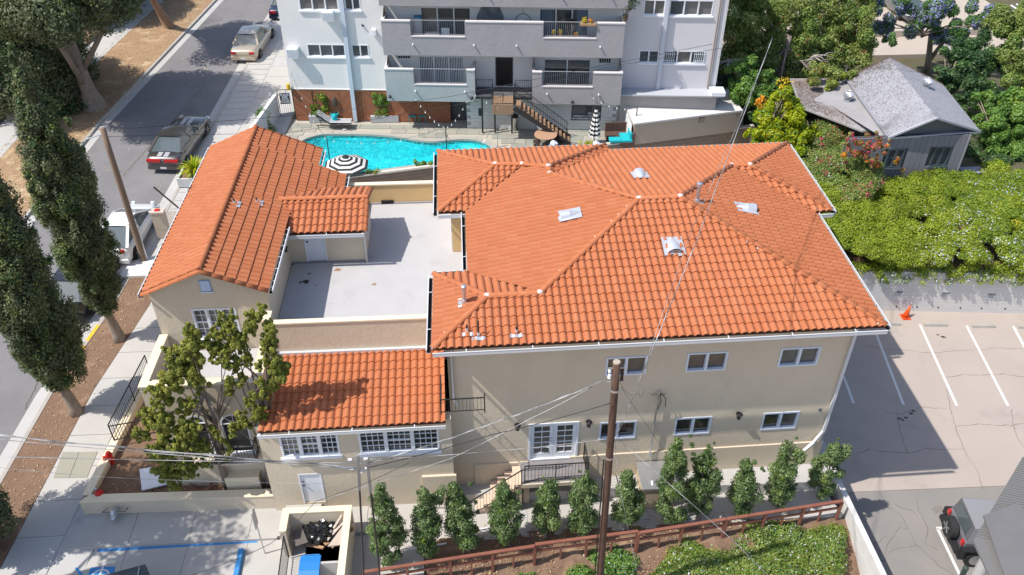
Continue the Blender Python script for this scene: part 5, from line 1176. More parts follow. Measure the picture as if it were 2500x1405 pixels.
# ================================================================== VEHICLES
def carpaint(n,c,metal=.3,rough=.3): return mat(n,c,rough,metal=metal,coat=1.,spec=.5)
CG=mat('car_glass',(.085,.108,.114),.06,spec=1.); CHR=mat('chrome',(.75,.75,.77),.12,metal=1.); TL=mat('tail_light_red',(.45,.01,.01),.25,coat=1.); HL=mat('head_light_glass',(.7,.72,.75),.1,coat=1.); PLT=mat('plate_white',(.62,.62,.64),.5); RIM=mat('wheel_alloy',(.50,.50,.52),.3,metal=.8); UND=mat('under_body',(.02,.02,.02),.8)  # car glass base colour is paled to stand in for reflected sky
def loft(st,n=None,close=True):
    """st: list of (x, [(y,z)...half section from centre top to bottom])"""
    vs=[];k=len(st[0][1]); mb=MB()
    for x,s in st:
        for y,z in s: vs.append((x,y,z))
        for y,z in s[::-1][:-1] if s[0][0]==0 else s[::-1]: vs.append((x,-y,z))
    m=len(vs)//len(st); fs=[]
    for i in range(len(st)-1):
        for j in range(m): a=i*m+j;b=i*m+(j+1)%m; fs.append((a,a+m,b+m,b))
    fs.append(tuple(range(m))); fs.append(tuple(range((len(st)-1)*m,len(st)*m))[::-1]); mb.add(vs,fs); return mb
def car(name,label,L,W,Ht,body_c,prof,cabin,cat='car',wheel_r=.33,wb=(.17,.81),metal=.35,stripes=None,roofc=None,plate=True,tlw=.32,tlz=None,spoiler=False):
    """local x: rear 0 to front L, y: left +, z up. prof: [(x frac, deck z, half width frac)]"""
    t=thing(name,(0,0,0),label,cat); PT_=carpaint(name+'_paint',body_c,metal)
    st=[]
    for fx,dz,hw in prof:
        w_=W/2*hw; belt=min(dz,.74*Ht/1.45); st.append((fx*L,[(0,dz+.03),(w_*.55,dz+.022),(w_*.86,dz-.005),(w_*.97,dz-.09),(w_,dz*.62),(w_*.985,.38),(w_*.93,.24),(w_*.8,.2)]))
    b=loft(st).build('car_body',PT_,t,smooth=True); md=b.modifiers.new('s','SUBSURF'); md.levels=md.render_levels=1
    # cabin: (x rear base, x rear roof, x front roof, x front base, base z rear, base z front, roof z, half base, half roof)
    rb,rr,fr2,fb,zr,zf,hr,hbz,hrw=cabin; rb,rr,fr2,fb=[q*L for q in(rb,rr,fr2,fb)]; hbz*=W/2; hrw*=W/2
    A=[(rb,-hbz,zr),(rb,hbz,zr),(fb,hbz,zf),(fb,-hbz,zf)]; R=[(rr,-hrw,hr-.03),(rr,hrw,hr-.03),(fr2,hrw,hr-.02),(fr2,-hrw,hr-.02)]
    def ins(q,k=.06):
        c=sum(np.array(p) for p in q)/4; return [tuple(np.array(p)+(c-np.array(p))*k) for p in q]
    for nm,q in(('rear_window',(A[0],R[0],R[1],A[1])),('windshield',(A[2],R[2],R[3],A[3])),('side_window',(A[1],R[1],R[2],A[2])),('side_window',(A[3],R[3],R[0],A[0]))):
        mb=MB(); mb.add(list(q),[(0,3,2,1)]); mb.build(nm,CG,t)
    mb=MB()
    for p,q,w2 in((A[0],R[0],.13),(A[1],R[1],.13),(A[2],R[2],.07),(A[3],R[3],.07)): mb.beam(p,q,w2,.05)
    for s in(0,1):
        a=np.array(R[s and 1]) ; 
    mx=(rr+fr2)/2+.05
    for s in(-1,1): mb.beam((mx,s*hbz,(zr+zf)/2-.02),(mx-.05,s*hrw,hr-.03),.09,.04); mb.beam((rb,s*hbz,zr),(fb,s*hbz,zf),.04,.05)
    mb.build('pillar',PT_,t)
    k=7; vs=[];fs=[]
    for i in range(k):
        x=rr-.06+(fr2-rr+.12)*i/(k-1); bow=.05*math.sin(math.pi*(i+.4)/(k-.2))
        for j in range(7): y=-hrw-.02+(2*hrw+.04)*j/6; vs.append((x,y,hr-.03+bow+.035*math.sin(math.pi*j/6)))
    fs=[(i*7+j,(i+1)*7+j,(i+1)*7+j+1,i*7+j+1) for i in range(k-1) for j in range(6)]; mb=MB(); mb.add(vs,fs); mb.build('roof',carpaint(name+'_roof',roofc,metal) if roofc else PT_,t,smooth=True)
    for fx in wb:
        for s in(-1,1):
            y=s*(W/2-.02); mb=MB(); mb.cyl((fx*L,y-s*.2,wheel_r),(fx*L,y+s*.004,wheel_r),wheel_r+.05,n=20); mb.build('wheel_arch',UND,t)
            mb=MB(); mb.cyl((fx*L,y-s*.18,wheel_r),(fx*L,y+s*.03,wheel_r),wheel_r,n=20); wh_=mb.build('wheel',RUB,t)
            mb=MB(); mb.cyl((fx*L,y+s*.02,wheel_r),(fx*L,y+s*.04,wheel_r),wheel_r*.66,n=16); mb.build('rim',UND,wh_)
            mb=MB()
            for q in range(5): a=q*1.2566; mb.beam((fx*L,y+s*.045,wheel_r),(fx*L+math.cos(a)*wheel_r*.62,y+s*.045,wheel_r+math.sin(a)*wheel_r*.62),.05,.02,up=(0,1,0))
            mb.cyl((fx*L,y+s*.03,wheel_r),(fx*L,y+s*.055,wheel_r),.06,n=8); mb.build('spokes',RIM,wh_)
    zd=tlz or prof[1][1]-.16
    for s in(-1,1):
        w0=W/2*prof[0][2]; mb=MB(); mb.box((-.025,s*w0*.95 if s<0 else w0*(.95-tlw*1.9),zd-.07),(.12,s*w0*.95+ (tlw*1.9*w0 if s<0 else 0),zd+.07)) ; mb.build('tail_light',TL,t)
        mb=MB(); wf=W/2*prof[-1][2]; mb.box((L-.14,s*wf*.92-.12 if s>0 else -wf*.92-.04,.56),(L+.0,s*wf*.92+.04 if s>0 else -wf*.92+.12,.68)); mb.build('headlight',HL,t)
        mb=MB(); xm=fb-.35*0; mb.box((fb-.5,s*(hbz+.02) if s>0 else -(hbz+.17),zf+.04),(fb-.40,(hbz+.17) if s>0 else -(hbz+.02),zf+.16)); mb.build('mirror',PT_,t)
    mb=MB(); mb.box((-.05,-W/2*.86,.3),(.14,W/2*.86,.5)); mb.box((L-.16,-W/2*.84,.26),(L+.04,W/2*.84,.46)); mb.build('bumper',PT_,t)
    if plate: mb=MB(); mb.box((-.065,-.16,.36),(-.05,.16,.46)) ; mb.build('license_plate',PLT,t)
    if stripes:
        SM=carpaint(name+'_stripe',stripes,.2)
        for s in(-1,1):
            for x0_,x1_,zf_ in((prof[1][0]*L,rb-.05,lambda x:np.interp(x/L,[p[0] for p in prof],[p[1] for p in prof])+.034),(fb+.05,prof[-3][0]*L,lambda x:np.interp(x/L,[p[0] for p in prof],[p[1] for p in prof])+.036)):
                m_=MB(); 
                for i in range(6):
                    xa,xb=x0_+(x1_-x0_)*i/6,x0_+(x1_-x0_)*(i+1)/6; m_.add([(xa,s*.05,zf_(xa)),(xb,s*.05,zf_(xb)),(xb,s*.3,zf_(xb)-.008),(xa,s*.3,zf_(xa)-.008)],[(0,1,2,3) if s>0 else (3,2,1,0)])
                m_.build('stripe',SM,t)
    return t
def park(t,pr,ang,sc=1.,tilt=True):
    """pr: ground point of the rear centre"""
    t.location=tuple(pr); t.scale=(sc,)*3; t.rotation_euler=(0,-math.atan(.066)*math.sin(ang) if tilt else 0,ang)
sedan=[(.0,.80,.86),(.03,.92,.93),(.10,.95,.98),(.24,.94,1.),(.5,.90,1.),(.72,.88,1.),(.86,.80,.97),(.96,.68,.88),(1.,.55,.74)]
def dirn(y): a=lx(KN,y+2),lx(KN,y-2); return math.atan2(4,a[0]-a[1])
def curbpark(t,px,py,off,W,sc,dy=0.):
    p=S(px,py); y=p[1]+dy; x=lx(KN,y)-off-W*sc/2; park(t,(x,y,zS(y)),dirn(y+2),sc)
t=car('parked_sedan','champagne gold sedan parked by the far corner of the white apartment block',5.0,1.86,1.46,(.52,.44,.34),sedan,(.17,.30,.55,.71,.93,.88,1.44,.90,.66),tlw=.2)
p=S(594,160); park(t,(p[0]+.05,p[1]+.2,p[2]),math.radians(84),1.03)
coupe=[(.0,.78,.90),(.03,.95,.96),(.12,.99,1.),(.26,.98,1.02),(.5,.93,1.),(.7,.92,1.01),(.86,.88,1.),(.96,.76,.94),(1.,.6,.88)]
t=car('parked_coupe','dark grey muscle coupe with two pale racing stripes parked at the kerb',5.0,1.92,1.42,(.10,.092,.088),coupe,(.12,.31,.52,.68,.99,.95,1.40,.90,.66),stripes=(.50,.50,.53),tlw=.44,metal=.6)
p=S(402,428); park(t,(p[0]+.05,p[1]+.1,p[2]),math.radians(83.5),1.06)
hatch=[(.0,.72,.80),(.03,.98,.88),(.10,1.04,.95),(.25,1.0,1.),(.5,.93,1.),(.7,.90,1.),(.84,.80,.96),(.95,.66,.84),(1.,.5,.64)]
t=car('parked_hatchback','white hatchback parked at the kerb behind the leaning pole',4.5,1.76,1.5,(.72,.73,.74),hatch,(.05,.30,.52,.80,1.02,.84,1.50,.88,.62),metal=.0,tlw=.14,tlz=.95,plate=False)
p=S(282,655); park(t,(p[0]-.0,p[1]-.0,p[2]),math.radians(86.5),1.03)
t=car('parked_suv','dark grey car with red tail light mostly hidden behind the cypress crown',4.8,1.85,1.55,(.03,.028,.03),hatch,(.06,.22,.56,.72,1.02,.95,1.60,.90,.70),metal=.5,tlw=.2,tlz=.95)
p=S(170,800); park(t,(p[0]-.2,p[1]+.3,p[2]),math.radians(84),1.02)
t=car('parked_sedan','dark blue car just showing past the corner of the white apartment block',4.8,1.85,1.46,(.02,.03,.06),sedan,(.17,.30,.55,.71,.93,.88,1.44,.90,.66))
p=S(672,62); park(t,(p[0]+.35,p[1]+.5,p[2]),math.radians(83),1.02)
t=car('parked_sedan','grey car nose parked behind the violet flowering tree at the top edge',4.7,1.85,1.5,(.10,.11,.11),sedan,(.17,.30,.55,.71,.93,.88,1.44,.90,.66),metal=.3)
p=Z(2235,35,1.05); park(t,(p[0]-.9,p[1]+3.0,1.05),math.radians(-92),1.1,False)
# off-roader at the lower right
J=thing('off_roader',(0,0,0),'grey hard top off-roader with spare wheel, half hidden by ribbed grey panels','car'); JP=carpaint('jeep_grey',(.17,.17,.185),.3); JB=mat('jeep_black',(.02,.02,.022),.5)
mb=MB(); mb.box((.0,-.78,.55),(3.9,.78,1.12)); b=mb.build('car_body',JP,J); bv=b.modifiers.new('b','BEVEL'); bv.width=.06; bv.segments=3
mb=MB(); vs=[(.05,-.74,1.12),(.05,.74,1.12),(2.5,.74,1.12),(2.5,-.74,1.12),(.16,-.66,1.82),(.16,.66,1.82),(2.1,.66,1.84),(2.1,-.66,1.84)]; mb.add(vs,[(0,1,5,4)][::-1]+[(4,5,6,7),(1,2,6,5),(2,3,7,6),(3,0,4,7),(0,4,5,1)]); b=mb.build('hard_top',mat('jeep_top',(.24,.24,.26),.5),J); bv=b.modifiers.new('b','BEVEL'); bv.width=.05; bv.segments=3
mb=MB(); mb.add([(.09,-.52,1.2),(.09,.52,1.2),(.155,.48,1.72),(.155,-.48,1.72)],[(0,3,2,1)]); b=mb.build('rear_window',CG,J); b.location=(-.03,0,0)
mb=MB(); mb.add([(.4,-.745,1.2),(1.9,-.745,1.2),(1.8,-.69,1.7),(.45,-.69,1.7)],[(0,1,2,3)]); mb.add([(.4,.745,1.2),(1.9,.745,1.2),(1.8,.69,1.7),(.45,.69,1.7)],[(3,2,1,0)]); b=mb.build('side_window',CG,J)
c=(-.22,-.02,1.0); mb=MB(); mb.cyl((-.34,-.02,1.0),(-.1,-.02,1.0),.40,n=24); w_=mb.build('spare_wheel',RUB,J); mb=MB(); mb.cyl((-.36,-.02,1.0),(-.345,-.02,1.0),.25,n=18); mb.build('rim',JB,w_); mb=MB()
for q in range(5): a=q*1.2566; mb.beam((-.365,-.02,1.0),(-.365,-.02+math.cos(a)*.23,1.0+math.sin(a)*.23),.05,.02,up=(1,0,0))
mb.build('spokes',RIM,w_)
for s in(-1,1):
    mb=MB(); mb.box((-.06,s*.66-.08,.9),(.05,s*.66+.08,1.1)); mb.build('tail_light',TL,J)
    for x in(.55,3.2):
        mb=MB(); mb.cyl((x,s*.68,.4),(x,s*.95,.4),.42,n=22); wq=mb.build('wheel',RUB,J); mb=MB(); mb.cyl((x,s*.94,.4),(x,s*.965,.4),.25,n=16); mb.build('rim',RIM,wq)
        mb=MB(); mb.box((x-.55,s*.86-.13,.84),(x+.55,s*.86+.13,.92)); mb.box((x-.6,s*.86-.13,.6),(x-.5,s*.86+.13,.9)); mb.build('fender',JB,J)
mb=MB(); mb.box((-.2,-.8,.5),(.05,.8,.68)); mb.build('bumper',JB,J)
c=Z(2345,1335,-2.6); J.location=(float(Z(2322,1300,-1.7)[0])+.25,float(Z(2340,1290,-1.7)[1])+.0,-2.63); J.rotation_euler=(0,0,math.radians(-8)); J.scale=(1.02,)*3
# ribbed grey canopy panels
RIB=mat('ribbed_grey_metal',(.20,.195,.19),.5,metal=.2); PAN=mat('plain_grey_panel',(.17,.165,.165),.6,c2=(.14,.135,.135),sc=1)
t=thing('ribbed_canopy',Z(2450,1350,.6),'ribbed grey metal canopy entering at the bottom right corner','canopy')
A=[Z(2497,1116,.6),Z(2377,1319,.6),Z(2425,1425,.6),Z(2640,1425,.6),Z(2640,1116,.6)]
mb=MB(); mb.prism([tuple(p) for p in A],.6,.5); mb.build('canopy_sheet',RIB,t)
a,b=A[0],A[1]; L=np.linalg.norm(b-a); d=(b-a)/L; e=(A[2]-A[1])/np.linalg.norm(A[2]-A[1]); e=np.array([.86,-.5,0]); 
mb=MB()
for k in range(int(L/.13)): p=a+d*(.06+k*.13); mb.beam(p+[0,0,.615-.6],p+np.array([2.6,-.9,.015]),.03,.03)
mb.build('rib',RIB,t)['kind']='stuff'
q=[Z(2401,1258,.85),Z(2487,1227,.85),Z(2600,1405,.85),Z(2600,1500,.85),Z(2462,1430,.85)]; mb=MB(); mb.prism([tuple(p) for p in q],.85,.78); tag(mb.build('panel_cover',PAN),'plain grey rectangular panel lying over the ribbed canopy','panel')
c=Z(2352,1400,-2.0); t=thing('bollard',c,'dark round capped bollard by the off-roader','bollard'); mb=MB(); mb.cyl(Z(2352,1400,-1.9)-[0,0,.7],Z(2358,1388,-1.5),.09,n=12); mb.sphere(Z(2358,1388,-1.5),.1,10,6); mb.build('bollard_body',mat('bollard_green',(.04,.06,.05),.5),t)
c=Z(2390,1400,-1.6); mb=MB(); mb.cyl(c-[0,0,1],c+[0,0,.9],.2,n=14); tag(mb.build('concrete_column',CONC),'round concrete column under the ribbed canopy','column')
# ================================================================== APARTMENT BLOCK
AA=math.radians(-5.2); AP=Fr((-10.16,48.1),AA); B_=AP.box; A_P=AP.P
A=thing('apartment_block',AP.P(0,0,.9),'white stuccoed apartment block with stacked grey balconies behind the pool','apartment block')
GL_=mat('apartment_glass',(.07,.10,.115),.1,spec=1.,c2=(.03,.04,.05),sc=.8); GLC=mat('curtained_glass',(.20,.19,.18),.15,spec=1.,c2=(.09,.09,.09),sc=1.2)
hs=[(1.34,3.57,4.99,5.76),(3.95,4.95,5.0,5.76),(1.25,3.49,7.72,8.6),(3.85,4.75,7.76,8.6),(20.7,21.9,7.68,8.55),(22.14,24.58,7.66,8.55),(20.69,21.85,4.88,5.64),(22.1,24.53,4.87,5.64),
 (7.84,10.48,3.3,5.12),(15.18,17.94,3.3,5.06),(12.33,13.39,3.3,5.1),(8.1,10.97,6.05,8.0),(14.85,17.67,6.05,8.0)]
mb=wall_mesh(AP,0,25.4,2.98,12.5,hs,depth=.14,thick=9); mb.build('facade_wall',[APW],A)
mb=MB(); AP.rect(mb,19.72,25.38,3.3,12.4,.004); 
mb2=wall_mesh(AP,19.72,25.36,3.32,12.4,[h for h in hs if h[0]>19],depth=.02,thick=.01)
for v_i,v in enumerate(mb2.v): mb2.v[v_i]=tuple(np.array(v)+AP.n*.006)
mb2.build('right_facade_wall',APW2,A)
window(AP,hs[0],A,cols=3,glass=GL_,mt=WHITE,sill=True,depth=.1); window(AP,hs[1],A,cols=2,glass=GL_,mt=WHITE,sill=True,depth=.1); window(AP,hs[2],A,cols=3,glass=GLC,mt=WHITE,sill=True,depth=.1); window(AP,hs[3],A,cols=2,glass=GL_,mt=WHITE,sill=True,depth=.1)
window(AP,hs[4],A,cols=2,glass=GLC,mt=WHITE,sill=True,depth=.1); window(AP,hs[5],A,cols=3,glass=[GL_,GLC,GLC],mt=WHITE,sill=True,depth=.1); window(AP,hs[6],A,cols=2,glass=GL_,mt=WHITE,sill=True,depth=.1)
w_=window(AP,hs[7],A,cols=3,glass=[GL_,GLC,GL_],mt=WHITE,sill=True,depth=.1)
for s0,s1 in((22.12,22.78),(23.85,24.5)):
    mb=MB()
    for k in range(6): s=s0+.05+k*(s1-s0-.1)/5; B_(mb,s-.012,s+.012,.04,.06,4.9,5.62)
    for z in(5.05,5.45): B_(mb,s0,s1,.04,.06,z-.012,z+.012)
    mb.build('window_grille',WHITE,A)
window(AP,hs[8],A,cols=3,glass=GL_,mt=WHITE,depth=.12,label='sliding door with vertical blinds'); window(AP,hs[9],A,cols=2,glass=GL_,mt=WHITE,depth=.12); window(AP,hs[11],A,cols=3,glass=[GLC,GL_,GL_],mt=WHITE,depth=.12); window(AP,hs[12],A,cols=3,glass=GL_,mt=WHITE,depth=.12)
mb=MB()
for k in range(26): s=7.95+k*.098; mb.add([A_P(s,-.09,3.42),A_P(s+.055,-.06,3.42),A_P(s+.055,-.06,5.05),A_P(s,-.09,5.05)],[(0,1,2,3)])
mb.build('vertical_blinds',WHITE,A)['kind']='stuff'
mb=MB()
for s0,s1 in((15.0,15.7),(17.0,17.6)):
    for k in range(8): s=s0+k*(s1-s0)/8; mb.add([A_P(s,-.09,6.1),A_P(s+.06,-.06,6.1),A_P(s+.06,-.06,7.95),A_P(s,-.09,7.95)],[(0,1,2,3)])
mb.build('curtain',mat('blue_curtain',(.18,.24,.33),.8),A)['kind']='stuff'
mb=MB(); B_(mb,12.38,13.34,-.13,-.1,3.3,5.05); d=mb.build('entry_door',mat('dark_door',(.02,.02,.02),.5),A); mb=MB()
for k in range(9): s=12.44+k*.105; B_(mb,s,s+.02,.0,.02,3.35,4.7)
B_(mb,12.4,13.3,.0,.02,4.68,4.72); mb.build('security_bars',IRON,d)
for s,z in((6.55,5.75),(17.95,5.6-.9)): pass
for h in((6.6,7.35,4.98,5.1),(18.4,19.1,4.86,5.1)):
    mb=MB(); B_(mb,h[0],h[1],0,.02,h[2],h[3]); v=mb.build('wall_vent',DARK,A); mb=MB()
    for k in range(6): s=h[0]+.02+k*(h[1]-h[0]-.04)/5; B_(mb,s-.014,s+.014,.02,.03,h[2],h[3])
    mb.build('vent_slat',APW,v)
# downspouts of the block
for s,z0,w_ in((3.71,.95,.23),(21.98,2.7,.22)):
    mb=MB(); B_(mb,s-w_/2,s+w_/2,.0,.2,z0,12.4); mb.build('downspout',mat('pale_blue_duct_%d'%int(s),(.54,.60,.68) if s<10 else (.55,.57,.63),.6),A)
mb=MB(); B_(mb,21.86,22.1,.0,.34,2.45,2.72); B_(mb,21.8,22.16,.1,.6,2.4,2.5); mb.build('spout_shoe',mat('pale_blue_shoe',(.56,.59,.64),.6),A)
mb=MB(); mb.cyl(A_P(24.9,.06,3.4),A_P(24.9,.06,9),.035,n=8); mb.cyl(A_P(25.0,.06,3.4),A_P(25.0,.06,9),.03,n=8); mb.build('conduit_pair',mat('conduit_tan',(.42,.36,.33),.6),A)
# air conditioners
for px,py,px2,py2 in((784,31,814,53),(698,121,728,143.5),(905,78,916,92)):
    a0,z1=AP.pix(px,py,.45); a1,z0=AP.pix(px2,py2,.45); dd=.45 if px<900 else .2
    mb=MB(); B_(mb,a0,a1,0,dd,z0,z1); o=mb.build('air_conditioner' if px<900 else 'wall_box',WHITE,A)
    if px<900:
        mb=MB()
        for k in range(7): s=a0+.06+k*(a1-a0-.12)/6; B_(mb,s-.012,s+.012,dd,dd+.012,z0+.05,z1-.05)
        mb.build('grille',mat('ac_grille',(.40,.42,.45),.6),o)
mb=MB(); mb.cyl(A_P(4.75,0,6.9),A_P(4.75,.1,6.9),.06,n=8); mb.build('round_vent',IRON,A)
# balconies
def balcony(s0,s1,zb,zt,off,openings,m,zfloor,zrail,side=True,spouts=()):
    b=thing('balcony',A_P(s0,off,zb),None,None); b.parent=A; b.matrix_parent_inverse=wm(A).inverted()
    cuts=[s0]+[q for o in openings for q in o]+[s1]; th=.15
    mb=MB(); zo=zrail
    B_(mb,s0,s1,off-th,off,zb,zo)
    for i in range(0,len(cuts),2): B_(mb,cuts[i],cuts[i+1],off-th,off,zo,zt)
    B_(mb,s0,s0+th,0,off-th,zb,zt); B_(mb,s1-th,s1,0,off-th,zb,zt); mb.build('parapet_wall',m,b)
    mb=MB(); B_(mb,s0+th,s1-th,0,off-th,zb,zfloor); mb.build('floor_slab',mat('balcony_floor_%d'%int(s0*10+zb),(.13,.11,.10),.9),b)
    mb=MB(); mc=.03
    for i in range(0,len(cuts),2): B_(mb,cuts[i]-.01,cuts[i+1]+.01,off-th-.02,off+mc,zt,zt+.07)
    B_(mb,s0-.03,s0+th,0,off-th-.02,zt,zt+.07); B_(mb,s1-th,s1+.03,0,off-th-.02,zt,zt+.07)
    for o in openings: B_(mb,o[0]+.01,o[1]-.01,off-th-.02,off+mc,zo,zo+.06)
    mb.build('coping',mat('pale_coping_%d'%int(s0*10+zb),(.66,.62,.62),.8),b)
    for o in openings: railing([A_P(o[0]+.03,off-th/2,zo+.06),A_P(o[1]-.03,off-th/2,zo+.06)],zt-zo-.0,b,sp=.105,m=mat('rail_grey_%d'%int(o[0]*10+zb),(.30,.31,.33),.5),th=.014,topw=.05)
    for s in spouts: mb=MB(); mb.box((0,0,0),(0,0,0)) if 0 else B_(mb,s-.035,s+.035,off,off+.14,zb+.62,zb+.69); mb.build('drain_spout',WHITE,b)
    return b
b1=balcony(6.0,11.2,2.86,4.78,1.3,[(7.66,10.74)],APG2,3.28,3.88,spouts=(7.7,10.6))
b2=balcony(14.53,19.7,2.8,4.72,1.3,[(15.07,18.05)],APG,3.28,3.86,spouts=(15.4,18.4))
b3=balcony(6.05,19.6,5.66,7.6,1.3,[(7.67,10.74),(15.08,18.07)],APG,6.05,6.74,spouts=(7.75,11.2,13.6,18.3))
b4=balcony(6.03,19.66,8.47,10.4,1.3,[],APG,8.9,9.4,spouts=(12.0,16.0,18.7))
for b,s in((b1,6.1),(b3,6.15),(b1,11.1),(b2,14.6),(b2,19.6)):
    pass
for s,z in((6.08,4.85),(6.1,7.67),(19.62,4.8),(14.6,4.8)):
    mb=MB(); mb.add([A_P(s,.05,z),A_P(s,.9,z),A_P(s,.05,z+.6)],[(0,1,2)]); mb.beam(A_P(s,.03,z),A_P(s,.03,z+.6),.03,.03); mb.beam(A_P(s,.03,z+.6),A_P(s,.9,z),.02,.02); mb.build('privacy_screen',mat('screen_dark%d%d'%(int(s),int(z)),(.10,.09,.09),.6),A)
# cladding of slanted boards
SLAT=mat('slat_wood',(.2,.08,.04),.75,c2=(.30,.12,.06),sc=4,tint='attr',stretch=(1,1,1))
vs=[];fs=[];tt=[]
mb=MB(); AP.box(mb,.02,9.6,-.3,.0,.9,2.97); mb.build('cladding_back',mat('gap_shade',(.05,.02,.012),.9),A)
def chevron(s0,s1,sgn):
    W_=.105; k=-30
    while k<60:
        # board centre line: z = z0 + sgn*(s) slope ~ 45deg
        c0=k*W_*1.45
        poly=[]
        base=lambda s:.9+c0-sgn*(s-s0)*1.0
        q=[(s0,base(s0)),(s1,base(s1)),(s1,base(s1)+W_*1.3),(s0,base(s0)+W_*1.3)]
        # clip vertically
        out=q
        for zc,keep in((.92,1),(2.95,-1)):
            inp=out;out=[]
            for i in range(len(inp)):
                p,r=inp[i],inp[(i+1)%len(inp)]; dp,dr=(p[1]-zc)*keep,(r[1]-zc)*keep
                if dp>=0: out.append(p)
                if (dp>=0)!=(dr>=0): t_=dp/(dp-dr); out.append((p[0]+(r[0]-p[0])*t_,p[1]+(r[1]-p[1])*t_))
            if not out: break
        if len(out)>=3:
            n=len(out); o=len(vs); tn=random.random(); e=.02+uni(0,.006)
            for d_ in(e,0.): 
                for s,z in out: vs.append(A_P(s,d_,z)); tt.append(tn)
            fs.append(tuple(o+i for i in range(n))); fs.extend([(o+i,o+n+i,o+n+(i+1)%n,o+(i+1)%n) for i in range(n)])
        k+=1
sg=1
for s0,s1 in((.04,2.9),(2.9,4.4),(4.4,6.0),(6.0,7.8),(7.8,9.58)): chevron(s0+.01,s1-.01,sg); sg=-sg
me=bpy.data.meshes.new('slat_cladding'); me.from_pydata([tuple(p) for p in vs],[],fs); a=me.attributes.new('tint','FLOAT','POINT'); a.data.foreach_set('value',tt); me.materials.append(SLAT); me.update(); o=link(me,'slat_cladding',A); o['kind']='stuff'
mb=MB(); B_(mb,-.1,9.62,-.02,.045,2.95,3.0); mb.build('cladding_trim',APW,A)
# block walls of the ground floor, single blocks
BW=mat('block_white',(.6,.6,.6),.85,c2=(.62,.62,.6),sc=2,tint='obj',bump=.25,bsc=14)
bf=Fr(A_P(10.62,.72,0)[:2],AA); bw=thing('block_wall',A_P(10.62,.72,.9),None,None); bw.parent=A; bw.matrix_parent_inverse=wm(A).inverted()
mb=MB(); bf.box(mb,0,9.1,-.7,-.012,.9,2.84); mb.build('mortar_core',mat('joint_grey',(.36,.36,.35),.95),bw)
mbk=MB(); mbk.box((.006,-.03,.006),(.454,.0,.208)); me=mbk.mesh('block'); me.materials.append(BW); me.transform(Matrix.Identity(4))
for j in range(9):
    for i in range(-1,20):
        s=i*.46+(.23 if j%2 else 0); 
        if s<0 or s+.46>9.12: continue
        inst(me,'block',bw,frameM(bf.P(s,uni(-.004,.0),.9+j*.214),bf.u,-bf.n,(0,0,1)))
mb=MB(); B_(mb,9.62,10.6,-.5,-.35,.9,2.9); mb.build('recess_door',mat('grey_door',(.10,.10,.105),.6),A)
mb=MB(); B_(mb,19.75,25.4,.0,.75,.9,3.25); mb.build('plinth_wall',mat('tan_block_face',(.42,.40,.38),.9,c2=(.36,.34,.33),sc=2,bump=.2),A)
mb=MB(); B_(mb,19.6,25.7,.0,1.05,3.25,3.33); mb.build('ledge_roof',mat('ledge_grey',(.42,.43,.46),.8),A)
mb=MB(); B_(mb,25.0,25.8,.2,1.1,3.33,3.55); mb.build('roof_box',WHITE,A)
for s,z in((6.2,2.62),(11.0,2.62),(16.9,2.45)):
    mb=MB(); mb.sphere(A_P(s,1.42,z+.55),.1,8,6); mb.cyl(A_P(s,1.3,z+.6),A_P(s,1.42,z+.55),.03,n=6); mb.build('flood_light',IRON,A)
mb=MB(); mb.sphere(A_P(2.55,.1,2.2),.3,8,8,sc=(.55,.3,1.1)); mb.build('wall_sconce',mat('sconce_dark',(.10,.07,.06),.5),A)
mb=MB(); B_(mb,11.35,11.5,.72,.82,1.75,2.2); mb.build('wall_sconce',IRON,A)
# rule board
sg=(16.35,18.2,1.72,2.72); P0=A_P((sg[0]+sg[1])/2,.75,0)
a0,z1=AP.pix(1396,257,.75);a1,z0=AP.pix(1466,295,.75)
t=thing('pool_rules_sign',A_P(a0,.75,z0),'dark pool rules board with white lettering behind the closed striped umbrella','sign')
mb=MB(); B_(mb,a0,a1,.735,.76,z0,z1); mb.build('board',mat('sign_dark',(.05,.055,.06),.6),t)
def TM(s,z): o=A_P(s,.764,z); return frameM(o,AP.u,(0,0,1),AP.n)
zh=z1-z0; w_=a1-a0
text_part('NO LIFEGUARD ON DUTY',zh*.145,TM((a0+a1)/2,z0+zh*.12),WHITE,t); text_part('EMERGENCY 911 CAPACITY 09',zh*.112,TM((a0+a1)/2,z0+zh*.29),WHITE,t); text_part('NO DIVING',zh*.145,TM(a0+w_*.77,z0+zh*.47),WHITE,t)
mb=MB()
for k in range(8): B_(mb,a0+.06,a0+w_*.52*uni(.7,1),.762,.766,z0+zh*(.46+.062*k),z0+zh*(.475+.062*k)); 
for k in range(6): B_(mb,a0+w_*.70,a0+w_*uni(.85,.96),.762,.766,z0+zh*(.6+.062*k),z0+zh*(.615+.062*k))
mb.build('small_print',mat('print_grey',(.30,.32,.33),.6),t)['kind']='stuff'
# entry landing and stair
t=thing('outdoor_stair',A_P(13,2,.9),'steel stair with brown treads rising from the pool terrace to the entry landing','stair')
lz=3.28; 
mb=MB(); B_(mb,11.25,14.5,.0,1.25,lz-.14,lz-.02); mb.build('landing_slab',mat('landing_dark',(.12,.12,.125),.8),t)
q=[Z(1206,207,lz),Z(1250,208,lz),Z(1253.8,243,lz-.75),Z(1201,241,lz-.75)]
e0,_=AP.pix(1203,225,2.0); 
s0=AP.pix(1203,225,1.7)[0]; s1=AP.pix(1254,225,1.7)[0]; zd=AP.pix(1228,225,1.8)[1]
for k in range(8): mb=MB(); B_(mb,s0+k*(s1-s0)/8,s0+(k+1)*(s1-s0)/8-.012,1.26,2.5,lz-.08,lz-.02); mb.build('deck_board',WOODD,t)
for k in range(8): mb=MB(); B_(mb,s0+k*(s1-s0)/8,s0+(k+1)*(s1-s0)/8-.012,2.5,2.53,lz-.6,lz-.0); mb.build('fascia_board',WOODD,t)
